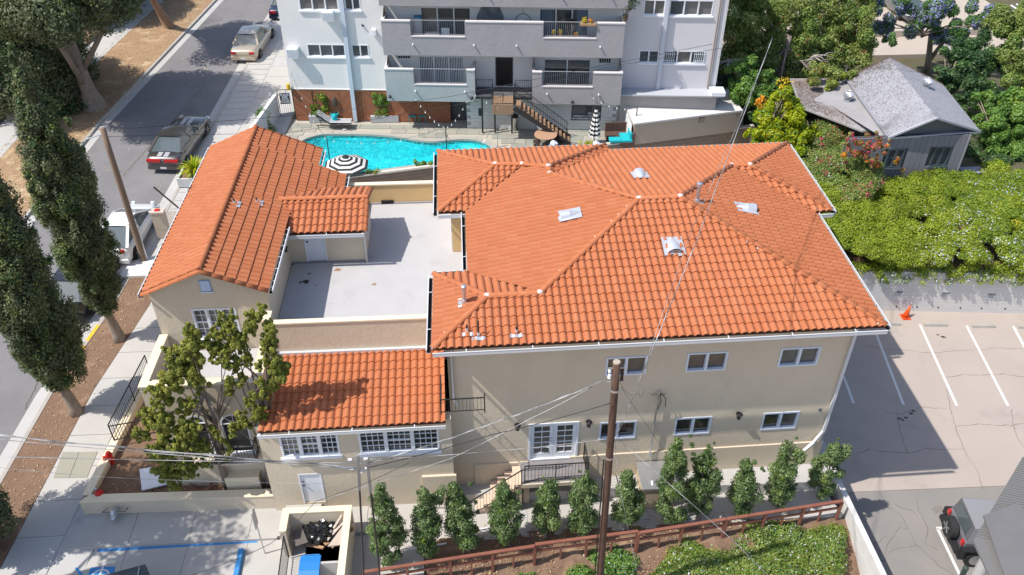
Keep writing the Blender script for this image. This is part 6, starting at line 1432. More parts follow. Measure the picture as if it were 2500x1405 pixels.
sb=Z(1383,338,.9); sl0=(sb-AP.o)@AP.u; toff=1.9; nstep=13; sx0=s1+.05; sx1=float(sl0)
for k in range(nstep):
    s=sx0+(sx1-sx0)*(k+.5)/nstep; z=lz-.1-(lz-1.0)*(k+.7)/nstep; off=1.95+.35*k/nstep; mb=MB(); B_(mb,s-.02,s+.28,off-.48,off+.48,z,z+.05); B_(mb,s+.24,s+.29,off-.48,off+.48,z-.14,z); mb.build('stair_tread',WOODD,t)
for o_ in(-.5,.5):
    mb=MB(); mb.beam(A_P(sx0,1.95+o_,lz-.25),A_P(sx1+.2,2.3+o_,.95),.06,.24); mb.build('stringer',IRON,t)
    railing([A_P(sx0,1.95+o_,lz-.1),A_P(sx1,2.3+o_,1.0)],.9,t,sp=.13)
railing([A_P(11.3,1.2,lz-.02),A_P(s0-.02,1.2,lz-.02),A_P(s0-.02,2.5,lz-.02),A_P(s1,2.5,lz-.02)],.95,t,sp=.12); railing([A_P(14.45,1.2,lz-.02),A_P(s1+.1,1.2,lz-.02)],.95,t,sp=.12)
for s in(11.6,s0+.1,s1-.1): mb=MB(); B_(mb,s-.05,s+.05,1.3,1.4,.9,lz-.1); mb.build('support_post',IRON,t)
# balcony furniture on the middle level
def top_mesh(name,mb,m,label,cat,group=None): return tag(mb.build(name,m),label,cat,group)
t=thing('balcony_table',A_P(8.5,.8,6.05),'small pale table on the left side of the long grey balcony','table'); mb=MB(); B_(mb,8.4,9.2,.5,1.0,6.72,6.76); mb.build('tabletop',mat('pale_top',(.60,.55,.52),.6),t)
for a,b in((8.45,.55),(9.15,.55),(8.45,.95),(9.15,.95)): mb=MB(); mb.cyl(A_P(a,b,6.05),A_P(a,b,6.72),.02,n=6); mb.build('leg',IRON,t)
t=thing('balcony_chair',A_P(9.4,.7,6.05),'white shell chair beside the small pale balcony table','chair'); mb=MB(); B_(mb,9.3,9.75,.45,.9,6.45,6.5); mb.build('seat',WHITE,t); mb=MB(); B_(mb,9.3,9.75,.4,.45,6.5,6.95); mb.build('backrest',WHITE,t)
for a,b in((9.33,.5),(9.72,.5),(9.33,.87),(9.72,.87)): mb=MB(); mb.cyl(A_P(a,b,6.05),A_P(a,b,6.45),.018,n=6); mb.build('leg',IRON,t)
t=thing('cool_box',A_P(7.9,.3,6.05),'blue topped box behind the left end of the long balcony','box'); mb=MB(); B_(mb,7.8,8.2,.2,.5,6.05,7.5); mb.build('box_body',mat('box_white',(.5,.5,.52),.6),t); mb=MB(); B_(mb,7.78,8.22,.18,.52,7.5,7.6); mb.build('lid',mat('box_blue',(.03,.20,.38),.5),t)
t=thing('wing_backed_chair',A_P(12,.5,6.05),'dark printed cloth hung on the wall above the balcony','wall hanging'); mb=MB(); mb.add([A_P(11.35,.03,6.6),A_P(12.7,.03,6.6),A_P(12.85,.03,7.5),A_P(12.5,.03,8.3),A_P(11.7,.03,8.3),A_P(11.3,.03,7.5)],[(0,1,2,3,4,5)]); t.name='wall_hanging'; mb.build('cloth',mat('printed_cloth',(.05,.07,.08),.9,c2=(.35,.38,.40),sc=1.6,amt=.5),t)
t=thing('hanging_chair',A_P(13.9,.7,6.05),'round hanging egg chair with pale cushion on the long balcony','chair'); mb=MB(); mb.tube([A_P(13.95+math.cos(a)*.45,.8,7.45+math.sin(a)*.5) for a in np.linspace(0,6.28,20)],.02,6); mb.cyl(A_P(13.95,.8,7.95),A_P(13.95,.8,8.5),.012,n=5); mb.build('hoop',IRON,t); mb=MB(); mb.sphere(A_P(13.85,.75,7.35),.32,10,8,sc=(1,.6,.8)); mb.build('cushion',WHITE,t,smooth=True)
t=thing('folding_chair',A_P(16.6,.7,6.05),'wooden folding chair with black back on the right of the long balcony','chair'); mb=MB(); B_(mb,16.35,16.85,.4,.43,7.25,7.55); mb.build('backrest',BLK,t)
for a,b in((16.35,16.85),(16.85,16.35)): mb=MB(); mb.beam(A_P(a,.95,6.1),A_P(b,.5,7.2),.03,.03); mb.build('leg',BOARD,t)
mb=MB(); B_(mb,16.35,16.85,.5,.9,6.6,6.63); mb.build('seat',BOARD,t)
for k,(s,z,r) in enumerate(((17.35,7.72,.16),(17.7,7.68,.12),(16.05,7.0,.12),(15.7,6.95,.12),(16.95,6.85,.13))):
    c=A_P(s,1.2 if k<2 else 1.0,z); t=thing('flower_pot',c-[0,0,.2],['yellow flowers in the railing trough of the long balcony','small orange flowers at the right of the railing trough','terracotta pot of yellow flowers behind the balcony bars','small yellow flowers behind the left balcony bars','orange flowers low behind the balcony bars'][k],'potted plant'); mb=MB(); mb.cyl(c-[0,0,.25],c-[0,0,.03],.07,.1,n=10); mb.build('pot',mat('clay_%d'%k,(.40,.16,.09),.8),t); foliage('flowers',[([(c[0],c[1],c[2]+.05,r)],60,.05,[F_YEL,F_ORG][k in(1,4)],{}),([(c[0],c[1],c[2],r)],25,.05,L_GRN,{})],t)
t=thing('railing_trough',A_P(17.1,1.2,7.5),'narrow timber trough on the right balcony railing','trough'); mb=MB(); B_(mb,17.1,18.0,1.16,1.4,7.5,7.62); mb.build('trough_box',BOARD,t)
c=A_P(19.6,1.1,7.75); t=thing('potted_shrub',c,'spindly dark shrub in a pot on the right end of the long balcony','potted plant'); mb=MB(); mb.cyl(c,c+[0,0,.3],.12,.16,n=10); mb.build('pot',mat('clay_dark',(.12,.06,.045),.8),t); cl=[(c[0]+uni(-.35,.6),c[1]+uni(-.3,.3),c[2]+uni(.3,1.5),.16) for _ in range(16)]; foliage('foliage',[(cl,26,.06,L_DGR,{})],t); mb=MB()
for q in cl[:9]: mb.tube([c+[0,0,.2],(c+np.array(q[:3]))/2+[0,0,.15],q[:3]],.012,5)
mb.build('stem',BARK,t)
# ================================================================== POOL TERRACE
poolpx=[(738,348),(766.7,336.5),(792,331.7),(824,330.8),(888,331.7),(946,335),(984.6,339.7),(1016.7,345.5),(1048.7,348.7),(1071,348.7),(1100,345.5),(1132,343.6),(1164,345.5),(1186.5,352.6),(1198.7,362),(1200,374),(1185,388),(1140,395),(1066,400),(1007,407),(906,421),(834,429.5),(780,428),(735,408),(716,378)]
PW=[Z(x,y,DZ-.08)[:2] for x,y in poolpx]
def smooth_loop(P,k=3):
    out=[];n=len(P)
    for i in range(n):
        p0,p1,p2,p3=(np.array(P[(i+j)%n]) for j in(-1,0,1,2))
        for t_ in np.arange(k)/k: out.append(.5*((2*p1)+(-p0+p2)*t_+(2*p0-5*p1+4*p2-p3)*t_**2+(-p0+3*p1-3*p2+p3)*t_**3))
    return out
PL=smooth_loop(PW,3)
wa=np.array([-6.36,40.48]); wb=np.array([17.25,45.24]); wd=(wb-wa)/np.linalg.norm(wb-wa); wn=np.array([-wd[1],wd[0]])
PL=[p if (p-wa)@wn>.22 else wa+wd*((p-wa)@wd)+wn*.22 for p in PL]
ctr=sum(PL)/len(PL)
def offs(P,d):
    n=len(P); out=[]
    for i in range(n):
        t_=P[(i+1)%n]-P[i-1]; L=np.linalg.norm(t_); 
        if L<1e-6: out.append(P[i]); continue
        nn=np.array([t_[1],-t_[0]])/L; out.append(P[i]+nn*d)
    return out
ar=sum(PL[i][0]*PL[(i+1)%len(PL)][1]-PL[(i+1)%len(PL)][0]*PL[i][1] for i in range(len(PL)))
if ar<0: PL=PL[::-1]
CO=offs(PL,.34); CO=[p if (p-wa)@wn>.02 else wa+wd*((p-wa)@wd)+wn*.02 for p in CO]
# replace the plain terrace slab by one with the basin cut out
o=bpy.data.objects.get('pool_terrace'); bpy.data.objects.remove(o)
outer=[np.array(p) for p in((-12.2,42.4),(-6.5,40.6),(17.1,45.35),(18,48),(18,72),(-12,72))]
allp=[Vector((*p,0)) for p in outer]+[Vector((*p,0)) for p in CO]
tri=tessellate_polygon([[Vector((*p,0)) for p in outer],[Vector((*p,0)) for p in CO]])
mb=MB(); mb.add([(p.x,p.y,DZ-.03) for p in allp],[t if ((allp[t[1]]-allp[t[0]]).cross(allp[t[2]]-allp[t[0]])).z>0 else t[::-1] for t in tri]); n=len(outer)
mb.add([(p[0],p[1],DZ-.03) for p in outer]+[(p[0],p[1],-4) for p in outer],[(i,n+i,n+(i+1)%n,(i+1)%n) for i in range(n)]); PT_=struct(mb.build('pool_terrace',mat('deck_grout2',(.42,.385,.32),.95,bump=.3)))
CPM=mat('coping_stone',(.40,.375,.33),.85,c2=(.34,.32,.285),sc=3,bump=.2); n=len(PL)
mb=MB()
for i in range(n):
    j=(i+1)%n; zt_=DZ+.02
    mb.add([(*PL[i],zt_),(*PL[j],zt_),(*CO[j],zt_),(*CO[i],zt_),(*PL[i],DZ-.1),(*PL[j],DZ-.1),(*CO[j],DZ-.1),(*CO[i],DZ-.1)],[(3,2,1,0),(0,1,5,4),(2,3,7,6)])
pool=thing('swimming_pool',(*ctr,DZ),'turquoise kidney-shaped swimming pool behind the tiled house','swimming pool'); mb.build('coping',CPM,pool)
TILEB=mat('waterline_tile',(.02,.16,.18),.2,c2=(.015,.10,.12),sc=20); mb=MB()
for i in range(n):
    j=(i+1)%n; mb.add([(*PL[i],DZ-.1),(*PL[j],DZ-.1),(*PL[j],DZ-.26),(*PL[i],DZ-.26)],[(3,2,1,0)])
mb.build('waterline_band',TILEB,pool)
PPL=mat('pool_plaster',(.045,.62,.66),.7,c2=(.03,.55,.62),sc=.5); I1=offs(PL,-.45); 
def zfl(p): t_=np.clip((p[0]-(-1.5))/(2.6),0,1); return DZ-1.35+t_*1.0
mb=MB()
for i in range(n):
    j=(i+1)%n; mb.add([(*PL[i],DZ-.26),(*PL[j],DZ-.26),(*I1[j],zfl(I1[j])),(*I1[i],zfl(I1[i]))],[(3,2,1,0)])
fl=[Vector((*p,0)) for p in I1]; tri=tessellate_polygon([fl]); mb.add([(p.x,p.y,zfl(p)) for p in fl],[t if ((fl[t[1]]-fl[t[0]]).cross(fl[t[2]]-fl[t[0]])).z>0 else t[::-1] for t in tri]); mb.build('basin',PPL,pool)
m=bpy.data.materials.new('pool_water'); m.use_nodes=True; t_=m.node_tree; N=t_.nodes; L_=t_.links; N.clear()
o_=N.new('ShaderNodeOutputMaterial'); tr=N.new('ShaderNodeBsdfTransparent'); tr.inputs[0].default_value=(.42,.93,.97,1); gl=N.new('ShaderNodeBsdfGlossy'); gl.inputs['Roughness'].default_value=.03; fr_=N.new('ShaderNodeFresnel'); fr_.inputs[0].default_value=1.33; mx=N.new('ShaderNodeMixShader')
tc=N.new('ShaderNodeTexCoord'); ns=N.new('ShaderNodeTexNoise'); ns.inputs['Scale'].default_value=5; ns.inputs['Detail'].default_value=5; bp=N.new('ShaderNodeBump'); bp.inputs['Strength'].default_value=.7; bp.inputs['Distance'].default_value=.06
L_.new(tc.outputs['Object'],ns.inputs['Vector']); L_.new(ns.outputs['Fac'],bp.inputs['Height']); L_.new(bp.outputs[0],gl.inputs['Normal']); L_.new(bp.outputs[0],fr_.inputs['Normal'])
df=N.new('ShaderNodeBsdfDiffuse'); df.inputs[0].default_value=(.05,.75,.78,1); m2=N.new('ShaderNodeMixShader'); wv=N.new('ShaderNodeTexNoise'); wv.inputs['Scale'].default_value=4.5; wv.inputs['Detail'].default_value=6; wv.inputs['Distortion'].default_value=1.2; L_.new(tc.outputs['Object'],wv.inputs['Vector']); mr=N.new('ShaderNodeMapRange'); mr.inputs['From Min'].default_value=.45; mr.inputs['From Max'].default_value=.75; mr.inputs['To Min'].default_value=.06; mr.inputs['To Max'].default_value=.62; L_.new(wv.outputs['Fac'],mr.inputs['Value']); L_.new(mr.outputs[0],m2.inputs[0]); L_.new(tr.outputs[0],m2.inputs[1]); L_.new(df.outputs[0],m2.inputs[2])  # noise-mixed pale diffuse paints a caustic light pattern into the water colour
L_.new(fr_.outputs[0],mx.inputs[0]); L_.new(m2.outputs[0],mx.inputs[1]); L_.new(gl.outputs[0],mx.inputs[2]); L_.new(mx.outputs[0],o_.inputs[0])
mb=MB(); fl=[Vector((*p,0)) for p in PL]; tri=tessellate_polygon([fl]); mb.add([(p.x,p.y,DZ-.13) for p in fl],[t if ((fl[t[1]]-fl[t[0]]).cross(fl[t[2]]-fl[t[0]])).z>0 else t[::-1] for t in tri]); mb.build('water_surface',m,pool)
SH=mat('shallow_step',(.50,.80,.78),.7); c=Z(1172,362,.5); mb=MB(); mb.cyl((c[0],c[1],.3),(c[0],c[1],DZ-.35),1.1,n=24); mb.build('entry_step',SH,pool)
# flagstones
FST=mat('flagstone',(.3,.3,.26),.85,tint='obj',c2=(.34,.32,.27),sc=2.5,bump=.35,bsc=12); COn=[tuple(p) for p in CO]; cnt=0; rest=MB()
yy_=-8.2; rowi=0; cand=[]
while yy_<.9:
    h=uni(.48,.66); s=uni(-.8,-.2)
    while s<20.5:
        w_=uni(.55,1.05); cand.append((s,yy_,w_-.03,h-.03)); s+=w_
    yy_+=h; rowi+=1
ut=np.array([math.cos(AA),math.sin(AA)]); nt_=np.array([-math.sin(AA),math.cos(AA)]); OO=np.array([-10.16,48.1])
for s,y_,w_,h_ in cand:
    cs=[OO+ut*a+nt_*b for a,b in((s,y_),(s+w_,y_),(s+w_,y_+h_),(s,y_+h_))]; m_=sum(cs)/4
    if any(pip(p[0],p[1],COn) for p in cs+[m_]) or any((p-wa)@wn<.12 for p in cs): continue
    if any(p[0]<-12.0 for p in cs) or (y_+h_>-.0): continue
    z_=DZ+uni(-.004,.006); j=[np.array([uni(-.03,.03),uni(-.03,.03)]) for _ in range(4)]
    mb=MB(); mb.prism([tuple(p+q) for p,q in zip(cs,j)],z_,DZ-.04); 
    if cnt<300: mb.build('flagstone',FST,PT_); cnt+=1
    else: rest.add(mb.v,mb.f)
if rest.v: rest.build('flagstone_courses',FST,PT_)['kind']='stuff'
print('flagstones',cnt)
# alley wall built of blocks
block_wall('alley_wall',wa+wd*(-.3),wa+wd*24.6,-.5,1.0,'long brown block wall with pale coping between the tiled house and the pool',mat('block_grey',(.24,.18,.14),.9,c2=(.27,.21,.16),sc=1.2,tint='obj',bump=.4,bsc=14),cap=mat('pale_coping_alley',(.62,.58,.53),.85),bw=.41,bh=.2,th=.18)
# gate and side wall
g0_=Z(688,293,DZ); g1_=Z(723,291,DZ); t=thing('iron_gate',g0_,'black barred pool gate beside the slatted wood wall','gate')
railing([g0_,g1_],1.95,t,name='gate_frame',sp=.11,bot=.06,posts=True)
GF=Fr(g0_[:2],math.atan2(g1_[1]-g0_[1],g1_[0]-g0_[0])); gw=float(np.linalg.norm(g1_-g0_))
s_=thing('gate_sign',GF.P(gw/2,.05,2),'black notice on the pool gate with white capital letters','sign'); mb=MB(); GF.box(mb,gw/2-.32,gw/2+.28,.03,.045,DZ+1.05,DZ+1.75); mb.build('plate',mat('gate_sign_black',(.03,.03,.035),.5),s_)
text_part('PLEASE\nKEEP\nGATE\nCLOSED',.165,frameM(GF.P(gw/2-.02,.05,DZ+1.41),GF.u,(0,0,1),GF.n),WHITE,s_)
sw0=Z(675,229,2.5); sw1=Z(606,318,2.4); t=thing('side_wall',(sw1[0],sw1[1],.6),'white rendered wall separating the pool terrace from the sidewalk','wall')
mb=MB(); d=(sw1-sw0); d[2]=0; d/=np.linalg.norm(d); sw0e=sw0-d*0; mb.beam([sw0[0]-.1,sw0[1],1.2],[sw1[0]-.1,sw1[1]-1.5,1.2],.2,2.5); mb.build('wall_body',mat('side_wall_white',(.60,.59,.61),.9,bump=.3,bsc=8),t)
# lounger
lz_=DZ; lo=Z(787,305,lz_); LG=thing('sun_lounger',(0,0,0),'black and white striped sun lounger with raised back beside the pool','sun lounger')
ST=[]
WB=mat('cushion_white',(.78,.78,.80),.8); BKC=mat('cushion_black',(.02,.02,.025),.8)
for nm,(x0_,z0_),(x1_,z1_) in(('backrest_cushion',(.05,.98),(.78,.42)),('seat_cushion',(.78,.42),(2.05,.42))):
    par=None
    for k in range(8):
        y0_=-.32+k*.08; mb=MB(); mb.beam((x0_,y0_+.04,z0_),(x1_,y0_+.04,z1_),.0798,.07,up=(0,0,1)); o=mb.build(nm if k==0 else 'stripe',WB if k%2 else BKC,LG if k==0 else par); par=par or o
mb=MB(); mb.beam((0,-.34,.3),(2.05,-.34,.3),.03,.04); mb.beam((0,.34,.3),(2.05,.34,.3),.03,.04); mb.build('frame',IRON,LG)
for x in(.1,1.95):
    for y in(-.34,.34): mb=MB(); mb.cyl((x,y,0),(x,y,.3),.02,n=6); mb.build('leg',IRON,LG)
LG.location=(float(lo[0])-.2,float(lo[1])-.35,lz_); LG.rotation_euler=(0,0,AA)
c=np.array(LG.location)+[1.05,.0,.62]; mb=MB(); mb.sphere(c,.26,12,8,sc=(.7,.6,1)); tag(mb.build('pillow',TEALC,smooth=True),'round teal pillow lying on the striped lounger','pillow')
c=np.array(LG.location)+[.95,.75,0]; t=thing('side_table',c,'small round teal side table behind the lounger','table'); mb=MB(); mb.cyl(c+[0,0,.5],c+[0,0,.54],.28,n=18); mb.build('tabletop',TEAL,t); mb=MB(); mb.cyl(c,c+[0,0,.5],.1,.06,n=10); mb.build('pedestal',TEAL,t)
def teal_chair(px,py,label):
    c=Z(px,py,DZ); t=thing('bistro_chair',c,label,'chair','teal bistro chairs by the wood wall')
    mb=MB(); mb.box((c[0]-.22,c[1]-.22,DZ+.42),(c[0]+.22,c[1]+.22,DZ+.46)); mb.build('seat',TEAL,t)
    mb=MB(); mb.tube([c+[-.21,.2,.44],c+[-.2,.25,.8],c+[-.1,.27,.92],c+[.1,.27,.92],c+[.2,.25,.8],c+[.21,.2,.44]],.022,6); mb.box((c[0]-.17,c[1]+.24,DZ+.7),(c[0]+.17,c[1]+.265,DZ+.82)); mb.build('backrest',TEAL,t)
    for dx in(-.2,.2):
        for dy in(-.2,.2): mb=MB(); mb.cyl(c+[dx,dy,0],c+[dx*.95,dy*.95,.42],.02,n=6); mb.build('leg',TEAL,t)
teal_chair(1008,298,'left teal metal chair before the slatted wood wall'); teal_chair(1032,297,'right teal metal chair before the slatted wood wall')
c=Z(986,296,DZ); t=thing('wood_chest',c,'brown wooden chest between the flowering planter and the teal chairs','chest'); mb=MB(); mb.box((c[0]-.4,c[1]-.1,DZ),(c[0]+.4,c[1]+.4,DZ+.5)); mb.build('chest_body',mat('chest_wood',(.27,.09,.05),.7),t); mb=MB(); mb.box((c[0]-.42,c[1]-.12,DZ+.5),(c[0]+.42,c[1]+.42,DZ+.54)); mb.build('lid',mat('chest_lid',(.33,.13,.075),.6),t)
PBX=mat('trough_grey',(.44,.45,.48),.8)
def trellis_planter(px,label,w_,h,dense):
    c=Z(px,299,DZ); t=thing('trough_planter',c,label,'planter'); mb=MB(); mb.box((c[0]-w_/2,c[1]-.05,DZ),(c[0]+w_/2,c[1]+.4,DZ+.42)); mb.build('trough_box',PBX,t)
    mb=MB()
    for x in(-.4,.4): mb.beam(c+[x,.25,.3],c+[x,.25,h],.03,.03)
    mb.beam(c+[-.42,.25,h],c+[.42,.25,h],.03,.03); mb.build('trellis',IRON,t)
    cl=[(c[0]+uni(-.5,.45),c[1]+.2+uni(-.15,.2),DZ+uni(.5,h),uni(.16,.28)) for _ in range(dense)]
    fl_=[(c[0]+uni(-w_*.35,w_*.45),c[1]+.05+uni(0,.2),DZ+.52,.14) for _ in range(9)]
    foliage('climbing_plant',[(cl,130,.055,L_GRN,{}),(cl[:len(cl)//2],50,.05,L_YEL,{}),(fl_,40,.045,F_ORG,{})],t)
trellis_planter(786,'grey trough planter with sparse climbing plant and orange flowers left of the downspout',1.5,1.9,16); trellis_planter(940,'grey trough planter with lush yellow-green climber and orange marigolds',1.7,1.85,30)
c=Z(1256,318,DZ); t=thing('litter_bin',c,'tall round brushed steel litter bin against the block wall','bin'); mb=MB(); mb.cyl(c,c+[0,0,.85],.2,n=20); mb.build('bin_body',STEEL,t,smooth=False); mb=MB(); mb.lathe(c,[(.21,.85),(.21,.9),(.16,1.0),(.0,1.03)],20); mb.build('lid',BLK,t)
c=Z(1331,358,DZ); t=thing('wicker_table',c,'round brown table on a dark wicker base by the pool stair','table'); mb=MB(); mb.cyl(c+[0,0,.74],c+[0,0,.78],.66,n=32); mb.build('tabletop',mat('table_brown',(.40,.24,.15),.7),t); mb=MB()
for k in range(30):
    a=2*math.pi*k/30; mb.tube([c+[math.cos(a)*.62,math.sin(a)*.62,0],c+[math.cos(a+.25)*.42,math.sin(a+.25)*.42,.4],c+[math.cos(a)*.55,math.sin(a)*.55,.74]],.012,4)
mb.build('wicker_base',mat('wicker_dark',(.05,.03,.025),.8),t)['kind']='stuff'
for k,(px,py) in enumerate(((1310,362),(1356,356))):
    c=Z(px,py,DZ); t=thing('wicker_stool',c,('left dark wicker stool tucked under the round table','right dark wicker stool tucked under the round table')[k],'stool'); mb=MB()
    for q in range(16): a=2*math.pi*q/16; mb.tube([c+[math.cos(a)*.2,math.sin(a)*.2,0],c+[math.cos(a+.3)*.16,math.sin(a+.3)*.16,.22],c+[math.cos(a)*.2,math.sin(a)*.2,.44]],.012,4)
    mb.build('wicker_base',bpy.data.materials['wicker_dark'],t); mb=MB(); mb.cyl(c+[0,0,.44],c+[0,0,.47],.22,n=16); mb.build('seat',bpy.data.materials['wicker_dark'],t)
# umbrellas
UW=mat('umbrella_white',(.72,.71,.68),.85); UB=mat('umbrella_black',(.03,.03,.032),.85)
c=Z(838,424,DZ); c=np.array([c[0],c[1],DZ]); top=Y(842,377,c[1]+.2); t=thing('open_umbrella',c,'open black and white striped umbrella beside the pool','umbrella')
cx,cy=top[0],top[1]; zt_=DZ+2.35; R=1.28; zt_=float(Y(842,383,cy)[2]); n=8; mb1=MB(); prev=None
mb=MB(); mb.cyl((cx,cy,DZ),(cx,cy,zt_),.025,n=8); mb.build('pole',IRON,t)
K=9; canopy=None
for k in range(K):
    r0_,r1_=R*k/K,R*(k+1)/K; z0_=zt_-.52*(k/K)**1.25; z1_=zt_-.52*((k+1)/K)**1.25; mb=MB()
    for i in range(n):
        a0_,a1_=2*math.pi*(i+.5)/n,2*math.pi*(i+1.5)/n; mb.add([(cx+math.cos(a0_)*r0_,cy+math.sin(a0_)*r0_,z0_),(cx+math.cos(a1_)*r0_,cy+math.sin(a1_)*r0_,z0_),(cx+math.cos(a1_)*r1_,cy+math.sin(a1_)*r1_,z1_),(cx+math.cos(a0_)*r1_,cy+math.sin(a0_)*r1_,z1_)],[(3,2,1,0)])
    o=mb.build('canopy' if k==0 else 'stripe',UB if k%2==0 else UW,t if k==0 else canopy); canopy=canopy or o
mb=MB()
for i in range(n): a=2*math.pi*(i+.5)/n; mb.beam((cx,cy,zt_-.08),(cx+math.cos(a)*R*.98,cy+math.sin(a)*R*.98,zt_-.56),.02,.02)
mb.build('rib',IRON,t); mb=MB(); mb.lathe((cx,cy,zt_),[(.2,-.02),(.1,.07),(0,.1)],12); mb.build('cap',UB,t)
c=Z(1450,352,DZ); t=thing('closed_umbrella',c,'closed black and white striped umbrella in front of the rules board','umbrella'); mb=MB(); mb.cyl(c,c+[0,0,.6],.025,n=8); mb.build('pole',IRON,t); canopy=None
for k in range(14):
    z0_,z1_=.5+k*.13,.5+(k+1)*.13; f=lambda z:.34*(1-((z-.5)/1.95)**1.3)+.02; mb=MB(); m_=16; vs=[]
    for z_ in(z0_,z1_):
        for i in range(m_): a=2*math.pi*i/m_; r=f(z_)*(1 if i%2 else .72); vs.append(c+[math.cos(a)*r,math.sin(a)*r,z_])
    mb.add(vs,[(i,(i+1)%m_,m_+(i+1)%m_,m_+i) for i in range(m_)]); o=mb.build('canopy' if k==0 else 'stripe',UB if k%2 else UW,t if k==0 else canopy); canopy=canopy or o
# corner sofa
c=Z(1512,346,DZ); t=thing('wicker_sofa',c,'dark wicker corner sofa with teal cushions beside the shed','sofa'); WK=mat('wicker_brown',(.07,.035,.028),.85,c2=(.12,.07,.055),sc=40,bump=.5,bsc=60)
mb=MB(); x_,y_=c[0],c[1]; mb.box((x_-.75,y_+.75,DZ),(x_+.65,y_+.85,DZ+.85)); mb.box((x_+.65,y_-.75,DZ),(x_+.75,y_+.85,DZ+.85)); mb.box((x_-.75,y_+.1,DZ),(x_+.65,y_+.75,DZ+.3)); mb.box((x_,y_-.75,DZ),(x_+.65,y_+.1,DZ+.3)); mb.build('frame',WK,t)
mb=MB(); mb.box((x_,y_-.72,DZ+.3),(x_+.62,y_+.3,DZ+.42)); mb.build('seat_cushion',TEALC,t); mb=MB(); mb.beam((x_+.55,y_-.6,DZ+.6),(x_+.55,y_+.2,DZ+.6),.12,.4); mb.build('back_cushion',TEALC,t); mb=MB(); mb.box((x_-.7,y_-.7,DZ+.3),(x_-.02,y_-.2,DZ+.42)); mb.build('seat_cushion',TEALC,t)
# string lights on posts
posts=[]
for k,(px,py,h) in enumerate(((1091,372,2.6),(806,398,2.6),(1548,342,2.6))):
    c=Z(px,py,DZ-.1); t=thing('light_post',c,('black post holding string lights at the middle of the pool','black post holding string lights by the open umbrella','black post holding string lights by the white shed wall')[k],'post','string light posts'); 
    hh={0:1.6,1:1.5,2:2.1}[k]; mb=MB(); mb.cyl(c,c+[0,0,hh],.028,n=8); mb.build('post_shaft',IRON,t); mb=MB(); mb.cyl(c,c+[0,0,.06],.1,n=10); mb.build('base_plate',IRON,t); posts.append(c+[0,0,hh])
BUL=mat('bulb_glass',(.75,.73,.68),.2)
def lights(a,b,label,n,sag=.35):
    a=np.array(a);b=np.array(b); t=thing('string_lights',a,label,'string lights','string lights over the pool terrace'); pts=[a+(b-a)*k/24-np.array([0,0,sag*4*(k/24)*(1-k/24)]) for k in range(25)]; mb=MB(); mb.tube(pts,.008,4); mb.build('cord',WIREB,t)
    mb=MB()
    for k in range(n): q=a+(b-a)*(k+.5)/n; u=(k+.5)/n; q=q-np.array([0,0,sag*4*u*(1-u)]); mb.cyl(q-[0,0,.07],q,.018,n=6); mb.sphere(q-[0,0,.11],.04,6,5)
    mb.build('bulb',BUL,t)['kind']='stuff'
lights(posts[0],A_P(7.6,1.35,3.3),'string lights from the middle post up to the left grey balcony',7); lights(posts[0],A_P(10.8,1.35,3.25),'string lights from the middle post to the balcony corner',6); lights(posts[0],posts[1],'string lights sagging across the pool to the umbrella',9,.5); lights(posts[1],A_P(.2,.1,4.0),'string lights from the umbrella post to the white block corner',9,.5); lights(A_P(10.9,1.35,3.6),A_P(14.8,2.2,2.4),'string lights slung below the entry landing',6); lights(A_P(17.9,1.35,3.5),posts[2],'string lights from the right grey balcony to the shed post',6)
c=Z(1166,382,DZ); t=thing('pool_handrail',c,'bent steel handrail at the shallow end of the pool','handrail'); mb=MB(); b=c+np.array([-.3,-.6,-.2]); mb.tube([Z(1215,359,DZ),Z(1215,359,DZ)+[0,0,.85],Z(1205,359,DZ)+[0,0,.98],Z(1195,362,DZ)+[0,0,.95],Z(1168,380,DZ)+[0,0,.3],Z(1166,384,DZ-.3)],.022,7); mb.build('rail_tube',STEEL,t,smooth=True)
mb=MB(); c=Z(841,316.5,DZ); mb.cyl(c,c+[0,0,.03],.13,n=16); tag(mb.build('skimmer_lid',WHITE),'small round white skimmer lid on the flagstones','skimmer lid')
for k,(px,py) in enumerate(((900,425),(1035,403))):
    c=Z(px,py,1.05); cl=[(c[0]+uni(-.6,.6),c[1]+uni(-.02,.2),1.0+uni(0,.2),.13) for _ in range(9)]; o=foliage('wall_creeper',[(cl,60,.05,L_GRN,{}),(cl[:3],14,.05,F_ORG,{})]); tag(o,('small creeper on the alley wall below the striped umbrella','small creeper on the alley wall at the middle of the pool')[k],'plant')
c=Z(650,308,1.4); cl=[(c[0]+uni(-.35,.35),c[1]+uni(-.3,.3),DZ+uni(.1,1.7),.25) for _ in range(16)]; o=foliage('wall_shrub',[(cl,80,.06,L_GRN,{})]); tag(o,'loose green shrub against the white side wall near the gate','shrub')
c=Z(1460,352,1.1); cl=[(c[0]+uni(-1.2,.3),c[1]+uni(-.1,.3)-.15,1.0+uni(0,.3),.16) for _ in range(8)]; o=foliage('wall_creeper',[(cl,40,.06,L_YEL,{})]); tag(o,'yellow-green creeper on the wall below the closed umbrella','plant')
mb=MB(); c=AP.P(-.1,.15,3.1); mb.cyl(c,c+[-.0,-.0,.22],.12,.10,n=12); mb.cyl(c-[0,0,.14],c,.10,.12,n=12); tag(mb.build('yellow_lamp',YELP),'yellow capped fitting hanging at the corner of the white block','lamp')
